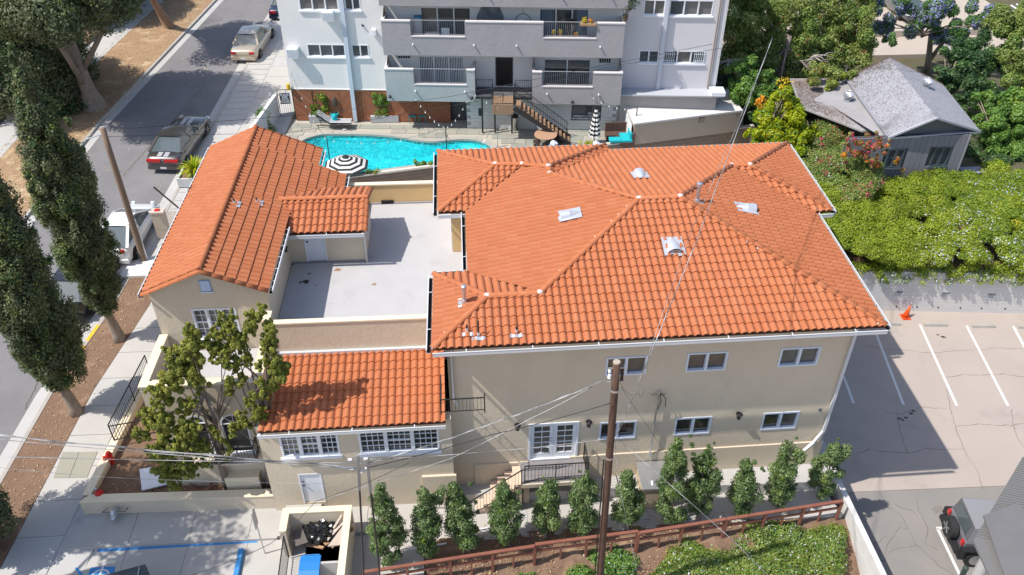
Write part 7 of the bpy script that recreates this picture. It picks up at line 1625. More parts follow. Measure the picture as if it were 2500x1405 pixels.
# ---------------------------------------------------------------- flat roofed shed
t=thing('flat_shed',(10.2,43.8,.9),'long low cream shed with a white flat roof scattered with leaves','shed')
f0=np.array([9.95,43.55]);f1=np.array([16.75,44.95]);b1_=np.array([16.4,47.2]);b0=np.array([9.75,46.1])
ROOFW=mat('white_flat_roof',(.62,.60,.585),.85,c2=(.54,.52,.51),sc=1.2,bump=.15,stain=(.44,.33,.28),ssc=.55,sthr=.57,swid=.2)
mb=MB(); mb.prism([(*f0,2.3),(*f1,2.3),(16.4,47.3,2.55),(12.6,47.15,2.55),(12.9,46.3,2.5),(9.75,46.05,2.5)],None,2.2); mb.build('roof',ROOFW,t)
SW1=mat('shed_cream',(.46,.38,.30),.85,c2=(.42,.34,.27),sc=3,stretch=(3,3,.3)); SW2=mat('shed_white',(.70,.70,.69),.8)
mb=MB(); i_=.06; mb.prism([(f0[0]+.06,f0[1]+.08),(f1[0]-.05,f1[1]+.06),(16.35,47.2),(9.83,46.0)],2.2,.9,0); mb.build('shed_wall',SW1,t); SFr=Fr(f0,math.atan2(*(f1-f0)[::-1])); mb=MB(); Lf=Fr((9.81,46.0),-math.pi/2+.02); Lf.box(mb,0,2.35,-.005,.02,.9,2.2); mb.build('end_wall',SW2,t)
for px,py in((1713,293),(1806,279)):
    s,z=SFr.pix(px,py,-.05); mb=MB(); SFr.box(mb,s-.17,s+.17,-.07,-.02,z-.17,z+.17); v=mb.build('louvre_vent',DARK,t); mb=MB()
    for k in range(4): SFr.box(mb,s-.16,s+.16,-.03,.0,z-.15+k*.08,z-.11+k*.08)
    mb.build('louvre',SW1,v)
tag(MB().box((12.2,47.2,.9),(17.6,48.0,2.3)).build('roof_ledge',ROOFW),'low roof ledge behind the long shed under the white block','ledge')
# ================================================================== GREY HUT
t=thing('grey_hut',(24.3,38.2,.75),'grey board-clad hut with a stained white gable roof above the hedge','hut')
HF=Fr((20.1,38.05),math.radians(1.2)); HW0,HW1=0,6.62; zt=3.8
SDG=mat('siding',(.22,.21,.24),.85,tint='obj',c2=(.25,.24,.27),sc=3,bump=.1,stretch=(4,4,.4)); HTR=mat('hut_trim',(.30,.29,.33),.7); HWN=mat('hut_window_dark',(.06,.08,.095),.6)
def _h(tl,br): a,z1=HF.pix(*tl); b,z0=HF.pix(*br); return (a,b,z0,z1)
h1=_h((2178,353),(2200,397)); h2=_h((2290,354),(2313,398)); h1=(h1[0]-.1,h1[0]+.85,2.0,3.15); h2=(h2[0]-.1,h2[0]+.85,2.0,3.15)
mb=MB(); HF.box(mb,0,HW1,-.3,-.05,.75,zt); mb.build('wall_core',mat('core_dark',(.06,.06,.065),.9),t)
s=0
while s<HW1-.05:
    e=min(s+.31,HW1); segs=[(1.0,zt)]
    for h in(h1,h2):
        if e>h[0] and s<h[1]: segs=[(1.0,h[2]),(h[3],zt)]
    for z0,z1 in segs: mb=MB(); HF.box(mb,s+.008,e-.008,-.05,0,z0,z1); mb.build('siding_board',SDG,t)
    s+=.31
for h in(h1,h2): window(HF,h,t,cols=2,mt=HWN,glass=GLASSB,frame=.09,mid=.14,sill=True,depth=.08,proud=.03,hbar=(0,1))
mb=MB(); HF.box(mb,HW1-.06,HW1+.03,-.1,.03,1.0,zt); mb.build('corner_trim',HTR,t)
mb=MB(); HF.box(mb,HW1-.3,HW1,-6.5,-.31,.75,zt); mb.build('side_wall',SDG,t)
HR=mat('hut_roof_white',(.32,.32,.345),.85,c2=(.255,.255,.28),sc=1.,stain=(.16,.16,.165),ssc=.55,sthr=.57,swid=.16,bump=.12); HB=mat('roof_debris',(.20,.165,.15),.97,c2=(.11,.09,.08),sc=2.5,bump=.9,bsc=22,stain=(.45,.43,.43),ssc=.6,sthr=.6)
pk=np.array([24.27,37.75,5.03]); pb=np.array([25.3,45.9,5.03]); er=Z(2394,321,3.86); erb=np.array([28.25,44.4,3.86]); el=Z(2155,321,3.86); el[1]=38.0; elb=np.array([22.9,45.6,3.86])
mb=MB()
def slab(q,m=0,th=.09):
    q=[np.array(p,float) for p in q]; k=len(q); b=[p-[0,0,th] for p in q]; mb.add(q+b,[tuple(range(k)),tuple(range(k,2*k))[::-1]]+[(i,k+i,k+(i+1)%k,(i+1)%k) for i in range(k)],m)
slab([pk,er,erb,pb]); slab([el,pk,pb,elb]); mb.build('roof',HR,t)
mb=MB(); mid_=lambda a,b,k:a+(b-a)*k
mb=MB(); c0=el+[0,.02,-.05]; c1=er+[0,.02,-.05]; 
mb.add([c0+[.15,.25,0],c1+[-.3,.25,0],pk+[0,.35,-.15]],[(0,1,2)]); mb.build('gable_face',mat('gable_dark',(.13,.14,.165),.85),t)
mb=MB(); mb.beam(c0,c1,.08,.09); mb.beam(pk,er,.07,.1); mb.beam(pk,el,.07,.1); mb.build('fascia',mat('fascia_pale',(.45,.45,.49),.6),t)
mb=MB(); mb.add([c0+[0,0,-.02],c1+[-.05,0,-.02],c1+[-.3,.5,.0],c0+[0,.5,0]],[(0,1,2,3)]); mb.build('pent_roof',mat('pent_grey',(.36,.37,.40),.8),t)
lean=[Z(2155,317,3.4),Z(2105,320,3.25),Z(1955,262,3.25),Z(1928,192,3.3),Z(2082,192,3.45)]; lean[0][0]-=.05
mb=MB(); slab([lean[0],el+[0,.1,-.1],elb+[0,0,-.1],lean[4],lean[3],lean[2],lean[1]][::-1]); mb.build('lean_to_roof',mat('lean_roof',(.34,.33,.335),.9,c2=(.28,.27,.28),sc=1.2,stain=(.26,.22,.20),ssc=.5,sthr=.5,swid=.2,bump=.7,bsc=22),t)
mb=MB(); mb.beam(el+[0,.1,.02],elb+[0,0,.02],.14,.08); mb.build('roof_joint',HR,t)
def turbine(c,label):
    v=thing('turbine_vent',c,label,'roof vent','roof turbine vents'); mb=MB(); mb.cyl(c,c+[0,0,.3],.2,n=14); mb.build('vent_collar',GALV,v)
    mb=MB(); nb=14
    for i in range(nb):
        a=2*math.pi*i/nb; P5=[c+np.array([math.cos(a+k*.16)*.27*math.sin(.4+k*.45),math.sin(a+k*.16)*.27*math.sin(.4+k*.45),.3+.09*k]) for k in range(6)]
        for p,q in zip(P5[:-1],P5[1:]): mb.beam(p,q,.08,.015)
    mb.build('vane',VENTM,v)['kind']='stuff'; mb=MB(); mb.sphere(c+[0,0,.52],.2,12,8); mb.build('vent_core',GALV,v)
turbine(Z(2257,222,4.3),'silver turbine vent on the right slope of the white hut roof'); turbine(Z(2066,254,3.4),'silver turbine vent on the leaf-strewn lean-to roof')
mb=MB(); mb.box((27.3,38.6,.75),(28.6,38.75,1.35)); mb.box((27.3,38.4,1.3),(28.6,39.1,1.36)); tag(mb.build('grey_bench',HTR),'grey wooden bench beside the right corner of the hut','bench')
# white louvre canopy and posts behind the jacaranda
t=thing('slatted_pergola',Z(2460,20,2.5),'white slatted pergola top at the upper right corner','pergola'); a=Z(2395,45,2.5); 
for k in range(13): 
    p=Z(2405+k*17,30-k*4,2.5); q=Z(2440+k*17,-12-k*4+20,2.5); mb=MB(); mb.beam(Z(2398+k*14,28-k*3,2.5)+[0,0,0],Z(2425+k*14,50-k*4,2.5),.1,.05); mb.build('slat',WHITE,t)
t=thing('picket_fence',Z(2310,120,1.1),'short white picket fence at the edge of the tan court','fence')
for k in range(8): c=Z(2292+k*5,112+k*4.2,1.1); mb=MB(); mb.beam(c,c+[.0,-.0,1.0],.06,.03); mb.build('picket',WHITE,t)
# white wheel of a distant vehicle court: low wall
mb=MB(); a=Z(2120,92,1.05);b=Z(2420,92,1.05); mb.box((a[0],a[1],1.05),(b[0],a[1]+.25,1.5)); tag(mb.build('court_wall',mat('court_wall',(.42,.36,.31),.9)),'low tan wall along the back of the court','wall')
# ================================================================== VEGETATION
def trunk_mesh(base,top,r0,r1,limbs,parent,m=BARK,n=8,bend=.15,name='trunk'):
    base=np.array(base,float);top=np.array(top,float); mb=MB(); mid=(base+top)/2+np.array([uni(-bend,bend),uni(-bend,bend),0]); K=7
    pts=[base*(1-t)**2+2*mid*t*(1-t)+top*t*t for t in np.linspace(0,1,K)]; rr=[r0+(r1-r0)*t for t in np.linspace(0,1,K)]; rr[0]*=1.5; pts=[base-[0,0,.25]]+pts; rr=[rr[0]*1.2]+rr
    mb.tube(pts,rr,n)
    for l in limbs:
        l=np.array(l[:3],float); k=random.randint(2,K); s=np.array(pts[k]); m_=(s+l)/2+np.array([uni(-.2,.2),uni(-.2,.2),.15]); mb.tube([s,m_,l],[rr[k]*.5,rr[k]*.33,.012],6)
    return mb.build(name,m,parent,smooth=True)
# dark columnar cypresses
def cypress(x,y,prof,label,n,z0=None,lean=0):
    z=zS(y)+.1 if z0 is None else z0; t=thing('cypress',(x,y,z),label,'tree','dark columnar cypresses along the kerb')
    zs=[p[0] for p in prof]; lo,hi=zs[0],zs[-1]; cl=[]
    W=np.array([np.interp(q,zs,[p[1] for p in prof]) for q in np.linspace(lo,hi,60)])+.12; W=np.cumsum(W/W.sum())
    for i in range(n):
        q=lo+(hi-lo)*np.interp(RS.rand(),W,np.linspace(0,1,60)); r=np.interp(q,zs,[p[1] for p in prof]); a=RS.rand()*6.283; s=(.10+.30*RS.rand()**1.6)*(.5+.6*r); k=max(0,r-s*.8)*(1-.5*RS.rand()**1.5)*(1+.2*RS.randn()+.16*math.sin(a*3+q*1.7))
        cl.append((x+math.cos(a)*k,y+math.sin(a)*k,q,s))
    cl=np.array(cl); tk=MB(); tk.tube([(x,y,z-.2),(x+.02,y,z+.3),(x-.12,y+.05,z+1.3),(x-.05,y,z+3),(x,y,hi*.7)],[.34,.24,.19,.16,.05],9)
    for q in cl[:12]: tk.tube([(x,y,q[2]-.7),q[:3]],[.05,.012],5)
    tk.build('trunk',BARK,t,smooth=True)
    foliage('crown',[(cl,200,.05,L_DARK,dict(shell=.6,up=.2,flat=1.8)),(cl[::3],120,.045,L_OLV,dict(shell=.35,flat=1.9,tintr=(0,.85))),(cl[::3]*np.array([1,1,1,.8]),70,.1,L_DGR,dict(shell=.9))],t)  # lighter olive leaves on outer shells put the sunlit look into leaf colour
    return t
cypress(-15.3,28.85,[(1.7,.45),(2.6,.85),(3.8,.98),(7,1.22),(8.9,1.05),(11.1,.5),(13.4,.05)],'tall dark cypress rising left of the tiled wing with its bare trunk in the verge',520)
cypress(-15.8,24.7,[(1.2,.45),(1.9,.95),(2.8,1.28),(5.8,1.15),(8.2,1.12),(11,.6),(13.5,.05)],'tall dark cypress at the left edge nearest the camera of the pair',520)
# third one, its crown edge lower left
cypress(-17.0,18.9,[(1,.5),(2,1.3),(6,1.5),(9,.9),(11.5,.1)],'cypress mostly outside the lower left corner whose shadow falls on the bay',300,z0=-.8)
x,y=-16.3,17.6; t=thing('low_conifer',(x,y,-.8),'small dark conifer crown at the lower left edge','tree'); cl=clumps_column((x-.2,y+.9,-.2),3.0,[(0,.5),(.3,1.1),(.7,.9),(1,.3)],34,.42); trunk_mesh((x-.2,y+.9,-.9),(x-.2,y+.9,2),.12,.05,cl[:6],t); foliage('crown',[(cl,520,.06,L_DARK,{})],t)
# shade trees beyond the left edge throwing dapples on the bay
for k,(x,y,h,rr,lab) in enumerate(((-17.9,18.3,12.5,2.5,'broad kerb tree out to the lower left shading the bay'),(-18.6,16.0,15.5,3.0,'second broad kerb tree out to the lower left'))):
    z=-1.2; t=thing('kerb_tree',(x,y,z),lab,'tree'); cl=clumps_ellipsoid((x,y,z+h*.8),(rr,rr*.8,rr),52,.5,fill=.9); trunk_mesh((x,y,z),(x,y,z+h*.75),.22,.1,cl[:10],t); foliage('crown',[(cl,120,.11,L_DGR,{})],t)
# big broad tree upper left and companions
def broad(name,base,c,rad,n,r,label,mats,tr=.35,per=420,size=.1,group=None,fill=.35,low=-.5,bark=BARKG,limbs=18,seed=None):
    t=thing(name,base,label,'tree',group); cl=clumps_ellipsoid(c,rad,n,r,fill=fill,low=low); trunk_mesh(base,(c[0],c[1],c[2]),tr,tr*.35,cl[:limbs],t,m=bark,bend=.4)
    parts=[]; k=len(mats)
    for i,(m,fr) in enumerate(mats): parts.append((cl if fr>=1 else cl[::max(1,int(1/fr))],per*min(1,fr*1.0) if fr<1 else per,size,m,{}))
    foliage('crown',parts,t); return t
b=S(232,262,.1)
broad('street_tree',b,(b[0]+.3,b[1]-1.3,b[2]+7.4),(4.1,4.5,3.3),170,.95,'huge dark-leaved tree with a thick pale trunk on the far parkway',[(L_DARK,1),(L_OLV,.34)],tr=.5,per=620,size=.10,fill=.5)
mb=MB(); 
b2=S(413,66,.1); broad('street_tree',b2,(b2[0]-.4,b2[1]-3.8,b2[2]+8.2),(3.3,3.6,2.4),110,.9,'tree with a straight reddish trunk standing at the top left kerb',[(L_DARK,1),(L_GRN,.34)],tr=.3,per=380,size=.1,fill=.8,bark=mat('red_bark',(.24,.14,.09),.95,c2=(.34,.22,.15),sc=3,bump=.9,bsc=14))
b3=S(60,300,.3); broad('street_tree',(b3[0]-1,b3[1]+1,b3[2]),(b3[0]-.3,b3[1]+3.2,b3[2]+3.0),(3.6,4.8,2.6),120,.9,'dense dark tree filling the left edge behind the cypress',[(L_DARK,1),(L_DGR,.5)],tr=.3,per=560,size=.095,low=-.9)
b4=S(215,20,.3); broad('street_tree',(b4[0],b4[1],b4[2]),(b4[0]+.6,b4[1]-.6,b4[2]+3.2),(4.2,3.6,3.0),110,.95,'deep green tree crown at the top left behind the huge tree',[(L_DGR,1),(L_DARK,.5)],tr=.3,per=560,size=.1,low=-.9)
b6=S(300,0,.3); broad('street_tree',(b6[0]-3,b6[1]+4,b6[2]),(b6[0]-1.2,b6[1]+2.0,b6[2]+4.2),(3.4,3.4,3.0),80,.9,'grey-green tree leaning in at the top edge above the sidewalk',[(L_DARK,1),(L_OLV,.34)],tr=.3,per=520,size=.1,low=-.9)
cl=[]
for k in range(46): q=S(uni(120,300),uni(150,300),.3); cl.append((q[0]-2.0,q[1]+1.0,q[2]+.35,.5))
tag(foliage('hedge_row',[(cl,200,.08,L_DGR,{}),(cl[::4],40,.08,L_RST,{})]),'dark mixed hedge behind the far sidewalk under the huge tree','hedge')
# junipers in the front garden
def juniper(base,label,pads,lean):
    t=thing('juniper',base,label,'tree','twisted junipers in the front garden'); cl=[];mb=MB(); base=np.array(base); crown_c=np.array(lean); pads=pads+[(p+uni(-24,24),q+uni(-30,22),y_+uni(-.2,.2),r_*.72) for p,q,y_,r_ in pads for _ in range(2)]
    trk=[base-[0,0,.2],base+(crown_c-base)*.3+[-.05,0,.1],base+(crown_c-base)*.65+[.1,.05,.1],crown_c]; mb.tube(trk,[.15,.10,.075,.04],8)
    for (px,py,y,r) in pads:
        p=Y(px,py,y); k=random.choice((1,2,2,3)); s=np.array(trk[k]); m_=(s+p)/2+[uni(-.15,.15),0,-.1]; (mb.tube([s,m_,p],[.035,.024,.01],5) if random.random()<.4 else None)
        for _ in range(20): d=RS.normal(size=3); d/=np.linalg.norm(d); cl.append((*(p+d*r*np.array([.92,.85,1.25])*uni(.2,1.2)),r*uni(.13,.36)))
    mb.build('trunk',BARKG,t,smooth=True); foliage('crown',[(cl,95,.034,L_JUN,dict(shell=.7,jit=.9,flat=1.3)),(cl,40,.04,L_OLV,dict(shell=.9))],t)
yj=20.05
juniper((-8.96,20.45,-.35),'left twisted juniper with a wide low crown in the front garden',
 [(475,830,yj+.2,.34),(470,880,yj,.42),(430,880,yj,.34),(520,850,yj+.2,.3),(560,800,yj+.2,.22),(540,870,yj,.3),(420,930,yj-.1,.4),(400,960,yj-.3,.34),(480,930,yj-.1,.34),(450,990,yj-.2,.26),(370,1020,yj-.4,.32),(400,1050,yj-.5,.42),(350,1060,yj-.4,.28),(450,1050,yj-.5,.36),(430,1090,yj-.5,.4),(385,1110,yj-.5,.36),(480,1080,yj-.4,.3),(400,1150,yj-.4,.36),(450,1140,yj-.4,.34),(420,1170,yj-.3,.28),(500,1130,yj-.3,.24),(580,830,yj+.2,.3),(600,880,yj+.1,.24),(560,1100,yj-.4,.15),(530,1060,yj-.4,.16)],Y(500,960,yj))
juniper((-7.42,20.42,-.3),'right twisted juniper leaning over the edge of the lower tiled roof',
 [(618,775,yj+.2,.24),(610,800,yj+.2,.24),(660,800,yj+.1,.22),(665,850,yj,.24),(680,900,yj-.1,.30),(650,880,yj,.2),(640,960,yj-.2,.24),(610,985,yj-.3,.2),(605,1035,yj-.4,.24),(640,1010,yj-.3,.2),(575,1045,yj-.4,.2),(560,940,yj-.1,.2),(590,930,yj-.1,.2),(540,790,yj+.3,.16),(665,935,yj-.2,.2)],Y(640,930,yj))
# ficus columns in the planting bed
FB=[(955,1385,930,1180,.50),(1045,1365,1030,1190,.42),(1145,1345,1110,1180,.50),(1240,1330,1235,1175,.48),(1330,1310,1345,1165,.44),(1415,1308,1430,1155,.50),(1530,1290,1535,1150,.46),(1640,1280,1650,1070,.58),(1705,1270,1725,1095,.56),(1810,1265,1820,1120,.42),(1900,1245,1925,1080,.46),(2000,1215,2045,1080,.50),(1590,1275,1560,1190,.0)]
lab=['leftmost ficus column, right of the rubbish enclosure','second ficus column from the left','third ficus column from the left, reaching toward the stair','ficus column in front of the outdoor stair','ficus column before the left part of the porch','ficus column before the right end of the porch','ficus column just right of the utility pole','tallest ficus column, left of the meter cabinet gap','ficus column beside the tallest one','small ficus column under the lower middle window','ficus column near the white downspout foot','rightmost ficus column leaning over the white edge wall']
for k,(bx,by,tx,ty,r) in enumerate(FB[:12]):
    b=Z(bx,by,-.98); top=Y(tx,ty,b[1]); h=float(top[2]+.98); t=thing('ficus_column',b,lab[k],'shrub','ficus columns in the planting bed')
    rs=np.random.RandomState(50+k); cl=clumps_column((b[0],b[1],b[2]+.45),h-.6,[(0,r*.45),(.15,r*.9),(.4,r*1.0*rs.uniform(.85,1.2)),(.7,r*.72*rs.uniform(.75,1.25)),(1,r*.08)],int(28+h*8),.21,rs=rs,lean=(top[0]-b[0]+uni(-.1,.1),0))
    if k in(10,11,2): cl=np.concatenate([cl,[(top[0]+uni(.2,.6)*(1 if k>2 else -1),b[1],top[2]-uni(.4,.9),.22) for _ in range(3)]])
    trunk_mesh(b,(top[0],b[1],b[2]+h*.75),.05,.02,cl[:6],t,bend=.06,n=6)
    tw=clumps_column((b[0],b[1],b[2]+.5),h-.4,[(0,r*.7),(.4,r*1.15),(.8,r*.8),(1,r*.3)],14,.09,rs=rs); foliage('crown',[(cl,190,.042,L_FIC,dict(shell=.6,up=.3,flat=1.15)),(tw,60,.04,L_FIC,dict(shell=.9)),(cl[::4],22,.042,L_YEL,dict(tintr=(0,.4)))],t)
# ground cover clumps: flowering hedge lower right
def mound(name,poly,zf,n,r,mats,label,cat,clz=.0,kind=None):
    xs=[p[0] for p in poly];ys=[p[1] for p in poly]; cl=[]; pp=[tuple(p[:2]) for p in poly]
    while len(cl)<n:
        x,y=uni(min(xs),max(xs)),uni(min(ys),max(ys))
        if pip(x,y,pp): cl.append((x,y,zf(x,y)+uni(-.12,.08),r*uni(.6,1.3)))
    cl=np.array(cl); parts=[]
    for m,fr,per,size,sel in mats:
        c=cl if sel is None else cl[[i for i in range(len(cl)) if sel(cl[i])]]
        if fr<1: c=c[RS.rand(len(c))<fr]
        if len(c): parts.append((c,per,size,m,dict(flat=.7,up=.5,shell=.4)))
    return tag(foliage(name,parts,kind=kind),label,cat)
hz=lambda x,y:-1.35+.1*math.sin(x*2.)+.15*math.sin(y*3+x)
HP=[Z(x,y,-1.3) for x,y in((1640,1350),(1690,1305),(1790,1283),(1900,1290),(1990,1265),(2046,1255),(2054,1300),(2050,1385),(2040,1430),(1700,1440),(1600,1430))]
mound('flowering_hedge',HP,hz,360,.34,[(L_OLV,1,190,.045,None),(L_GRN,.8,130,.045,None),(L_HED,.4,120,.04,None),(F_WHT,.6,22,.04,None)],'bright green hedge with white flowers at the bottom right of the fence','hedge')
HP2=[Z(x,y,-1.5) for x,y in((1435,1345),(1500,1330),(1545,1370),(1550,1430),(1400,1430),(1405,1385))]
mound('flowering_shrub',HP2,lambda x,y:-1.3,34,.34,[(L_GRN,1,300,.05,None),(F_WHT,.7,30,.04,None)],'sprawling shrub with white flowers at the foot of the utility pole','shrub')
HP3=[Z(x,y,-1.6) for x,y in((1260,1385),(1310,1370),(1340,1400),(1330,1430),(1250,1430))]
mound('flowering_shrub',HP3,lambda x,y:-1.5,14,.28,[(L_GRN,1,260,.05,None),(F_WHT,.4,10,.04,None)],'small pale green shrub at the bottom edge left of the pole','shrub')
for k,(px,py) in enumerate(((1650,1345),(1655,1300))): spiky(Z(px,py,-1.2),.45,26,'dry_grass_tuft',('dry straw-coloured tuft left of the flowering hedge','small dry tuft beside the fence gap')[k],L_TAN,'grass tuft')
HUTQ=((pk,pb,er,erb),(pk,pb,el,elb))
# bark and leaf scatter on soil
def scatter(name,polyf,n,size,m,label=None,zf=None):
    P=[];T_=[]
    for _ in range(n):
        x,y=polyf(); z=zf(x,y); a=uni(0,6.28); s=size*uni(.5,1.4); c,sn=math.cos(a)*s,math.sin(a)*s; dz=uni(0,.02)
        P+=[(x-c,y-sn,z+dz),(x+sn*.5,y-c*.5,z+.012+dz),(x+c,y+sn,z+dz),(x-sn*.5,y+c*.5,z+.012)]; T_+=[random.random()]*4
    me=fast_mesh(name,np.array(P),tint=T_,mats=[m]); o=link(me,name); o['kind']='stuff'; return o
LITT=leafmat('fallen_leaf',(.20,.10,.05),(.42,.27,.14),(.55,.42,.26),.0,.9)
LPAL=leafmat('pale_fallen_leaf',(.40,.24,.10),(.58,.40,.20),(.70,.55,.34),.0,.9)
scatter('leaf_litter',lambda:(uni(-2.8,13.2),uni(16.2,18.7)),2600,.035,LITT,zf=lambda x,y:bankz(x,y)+.03)
def park_pt():
    y=uni(30,80); x=lx(KF,y)-uni(.2,4.6); return x,y
scatter('leaf_litter',park_pt,5200,.05,LPAL,zf=lambda x,y:zS(y)+.125)
def street_pt():
    y=uni(40,66); x=uni(lx(KF,y),lx(KN,y)); return x,y
scatter('leaf_litter',street_pt,260,.05,LPAL,zf=lambda x,y:zS(y)+.008)
scatter('leaf_litter',lambda:((lambda y:(lx(KN,y)+uni(.2,1.7),y))(uni(19.8,33))),900,.035,LITT,zf=lambda x,y:zS(y)+.12)
scatter('leaf_litter',lambda:(uni(-13.3,-7.3),uni(20.2,20.9)),500,.03,LITT,zf=lambda x,y:-.33)
scatter('leaf_litter',lambda:((lambda s,t_:(11.5+s*4.7,45.2+t_*1.9+s*.4))(uni(.25,1),uni(0,1))),1100,.045,LITT,zf=lambda x,y:2.46)
LROOF=leafmat('roof_leaf',(.10,.065,.05),(.20,.14,.11),(.30,.23,.19),.0,.9)
def hutpts(n,far,side):
    P=[];T_=[]; a0_,b0_,a1_,b1_=HUTQ[side]
    while len(T_)<n*4:
        v_=random.random()**far; u_=random.random(); p=(a0_+(b0_-a0_)*(1-v_))*(1-u_)+(a1_+(b1_-a1_)*(1-v_))*u_
        if side==0 and random.random()>(1-u_*.4): continue
        a=uni(0,6.28); s=uni(.015,.045); c,sn=math.cos(a)*s,math.sin(a)*s; z=p[2]+.012+uni(0,.03); x,y=p[0],p[1]
        P+=[(x-c,y-sn,z),(x+sn*.5,y-c*.5,z+.01),(x+c,y+sn,z),(x-sn*.5,y+c*.5,z+.01)]; T_+=[random.random()]*4
    return P,T_
for n_,far_,sd_ in((900,5.,0),(3800,4.0,1)):
    P_q,T_q=hutpts(n_,far_,sd_); o=link(fast_mesh('leaf_litter',np.array(P_q),tint=T_q,mats=[LROOF]),'leaf_litter'); o['kind']='stuff'
def lean_pt():
    while True:
        x,y=uni(19.2,23),uni(39.7,46.6)
        if pip(x,y,[tuple(p[:2]) for p in lean]) and random.random()<np.clip((y-40.3)/3.0,.05,1): return x,y
scatter('leaf_litter',lean_pt,6500,.036,LROOF,zf=lambda x,y:3.31+max(0,(x-20.5))*.035+(y-40)*.018)
# great hedge bank right of the house
def gh(x,y):
    t=np.clip((y-(33.2-.086*x)+1.0)/3.8,0,1); e=np.clip((x-14.3)/1.5,0,1); return -.15+1.75*t**.6*(.6+.4*e)+.16*math.sin(x*1.1)+.12*math.sin(y*2.3+x*.8)
GP=[(14.75,32.0),(20,31.6),(31,30.6),(31,37.6),(27.5,37.5),(26.5,37.9),(20.5,37.75),(17.0,36.6),(14.9,34.6)]
mound('lantana_bank',[np.array((*p,0)) for p in GP],gh,800,.40,[(L_HED,1,470,.046,None),(L_GRN,1,70,.05,lambda c:c[0]>25 or c[0]<16),(L_TAN,.25,30,.06,lambda c:17<c[0]<25),(F_BLU,.6,30,.05,lambda c:c[0]>21.5+ (c[1]-31)*.9),(F_WHT,.5,24,.045,lambda c:c[0]>22 and c[1]<34.5),(F_BLU,.2,7,.045,lambda c:c[1]<33)],'wide sunlit lime-green hedge bank dotted with pale blue flowers behind the parking wall','hedge')
drp=[((lambda x:(x,33.42-.086*x-uni(.0,.2),-.15-uni(0,.5),.16))(uni(20,30.5))) for _ in range(90)]+[((lambda x:(x,33.42-.086*x+uni(-.1,.3),uni(-.2,.35),.22))(uni(14.6,31))) for _ in range(150)]
tag(foliage('trailing_stems',[(drp,90,.045,L_HED,{}),(drp[:70],22,.045,F_BLU,{}),(drp[:60],16,.04,F_WHT,{})]),'trailing flowering stems hanging over the top of the pale wall','plant')
mound('dark_understorey',[np.array((*p,0)) for p in((14.4,31.8),(15.3,31.3),(16.3,36.6),(15.4,38.6),(14.5,38))],lambda x,y:.9,60,.45,[(L_DGR,1,360,.06,None),(L_HED,.4,100,.05,None)],'shaded green growth beside the right eave of the tiled house','shrub')
# bougainvillea mass between house and hut
BP=[Z(x,y,2.2) for x,y in((1960,330),(2030,300),(2110,310),(2155,345),(2170,400),(2140,450),(2080,480),(2030,470),(1990,430),(1960,390))]
def bz(x,y): return 1.9+.5*math.sin(x*1.3)+.3*math.sin(y*1.7)
mound('bougainvillea',BP,bz,230,.42,[(L_OLV,1,330,.05,None),(L_GRN,.5,150,.05,None),(L_TAN,.3,50,.05,None),(F_MAG,.35,46,.055,lambda c:c[0]>19.2),(F_WHT,.4,12,.05,None)],'tall bougainvillea mass with magenta bracts beside the grey hut','shrub')
cl=[(*Y(RS.normal(2118,30),RS.normal(362,20),37.0+uni(-.3,.3)),uni(.07,.16)) for _ in range(64)]; tag(foliage('bougainvillea_spray',[(cl,44,.05,F_MAG,dict(shell=1.)),(cl[::2],50,.05,L_HED,dict(shell=1.)),(cl[1::2],60,.055,L_OLV,dict(shell=1.)),(cl[::5],30,.05,F_ORG,{})]),'bright magenta spray of bracts in front of the grey hut wall','flowers')
mound('bougainvillea_skirt',[np.array((*p,0)) for p in((16.2,35.2),(20.5,35.8),(21.2,37.6),(20,38.4),(16.5,38.6))],lambda x,y:1.3+.3*math.sin(x*2),110,.42,[(L_GRN,1,300,.055,None),(L_DGR,.6,200,.06,None),(F_MAG,.12,18,.05,None)],'dark green growth below the bougainvillea near the house eave','shrub')
# lime tree
c=Z(1910,340,2.4); t=thing('lime_leaved_tree',(17.2,41.0,.75),'yellow-lime feathery tree with an orange tip behind the tiled roof','tree')
pads=[(1910,225,42.2,.55),(1900,265,42,.75),(1940,265,42,.65),(1880,300,41.6,.7),(1930,310,41.4,.95),(1965,320,41.4,.75),(1860,290,41.8,.5),(1900,350,41,.8),(1950,350,41,.8),(1880,330,41.2,.7),(1990,330,41.4,.5),(1840,330,41.2,.45),(1850,360,41,.5)]
cl=[]
for px,py,y,r in pads:
    p=Y(px,py,y)
    for _ in range(8): d=RS.normal(size=3);d/=np.linalg.norm(d); cl.append((*(p+d*r*uni(.4,.95)),r*uni(.35,.5)))
trunk_mesh((17.2,41.2,.75),(17.3,41.6,3.6),.12,.05,cl[:14],t)
top_=[q for q in cl if q[2]>5.2]; foliage('crown',[(cl,260,.085,L_YEL,dict(shell=.6,up=.5)),(cl[::2],70,.08,L_GRN,{}),(top_[:8],60,.07,F_ORG,dict(tintr=(0,.6))),([(*Y(1860,250,42.2),.4)],90,.07,F_ORG,{}),([(*Y(1915,205,42.3),.45)],90,.07,F_YEL,{})],t)
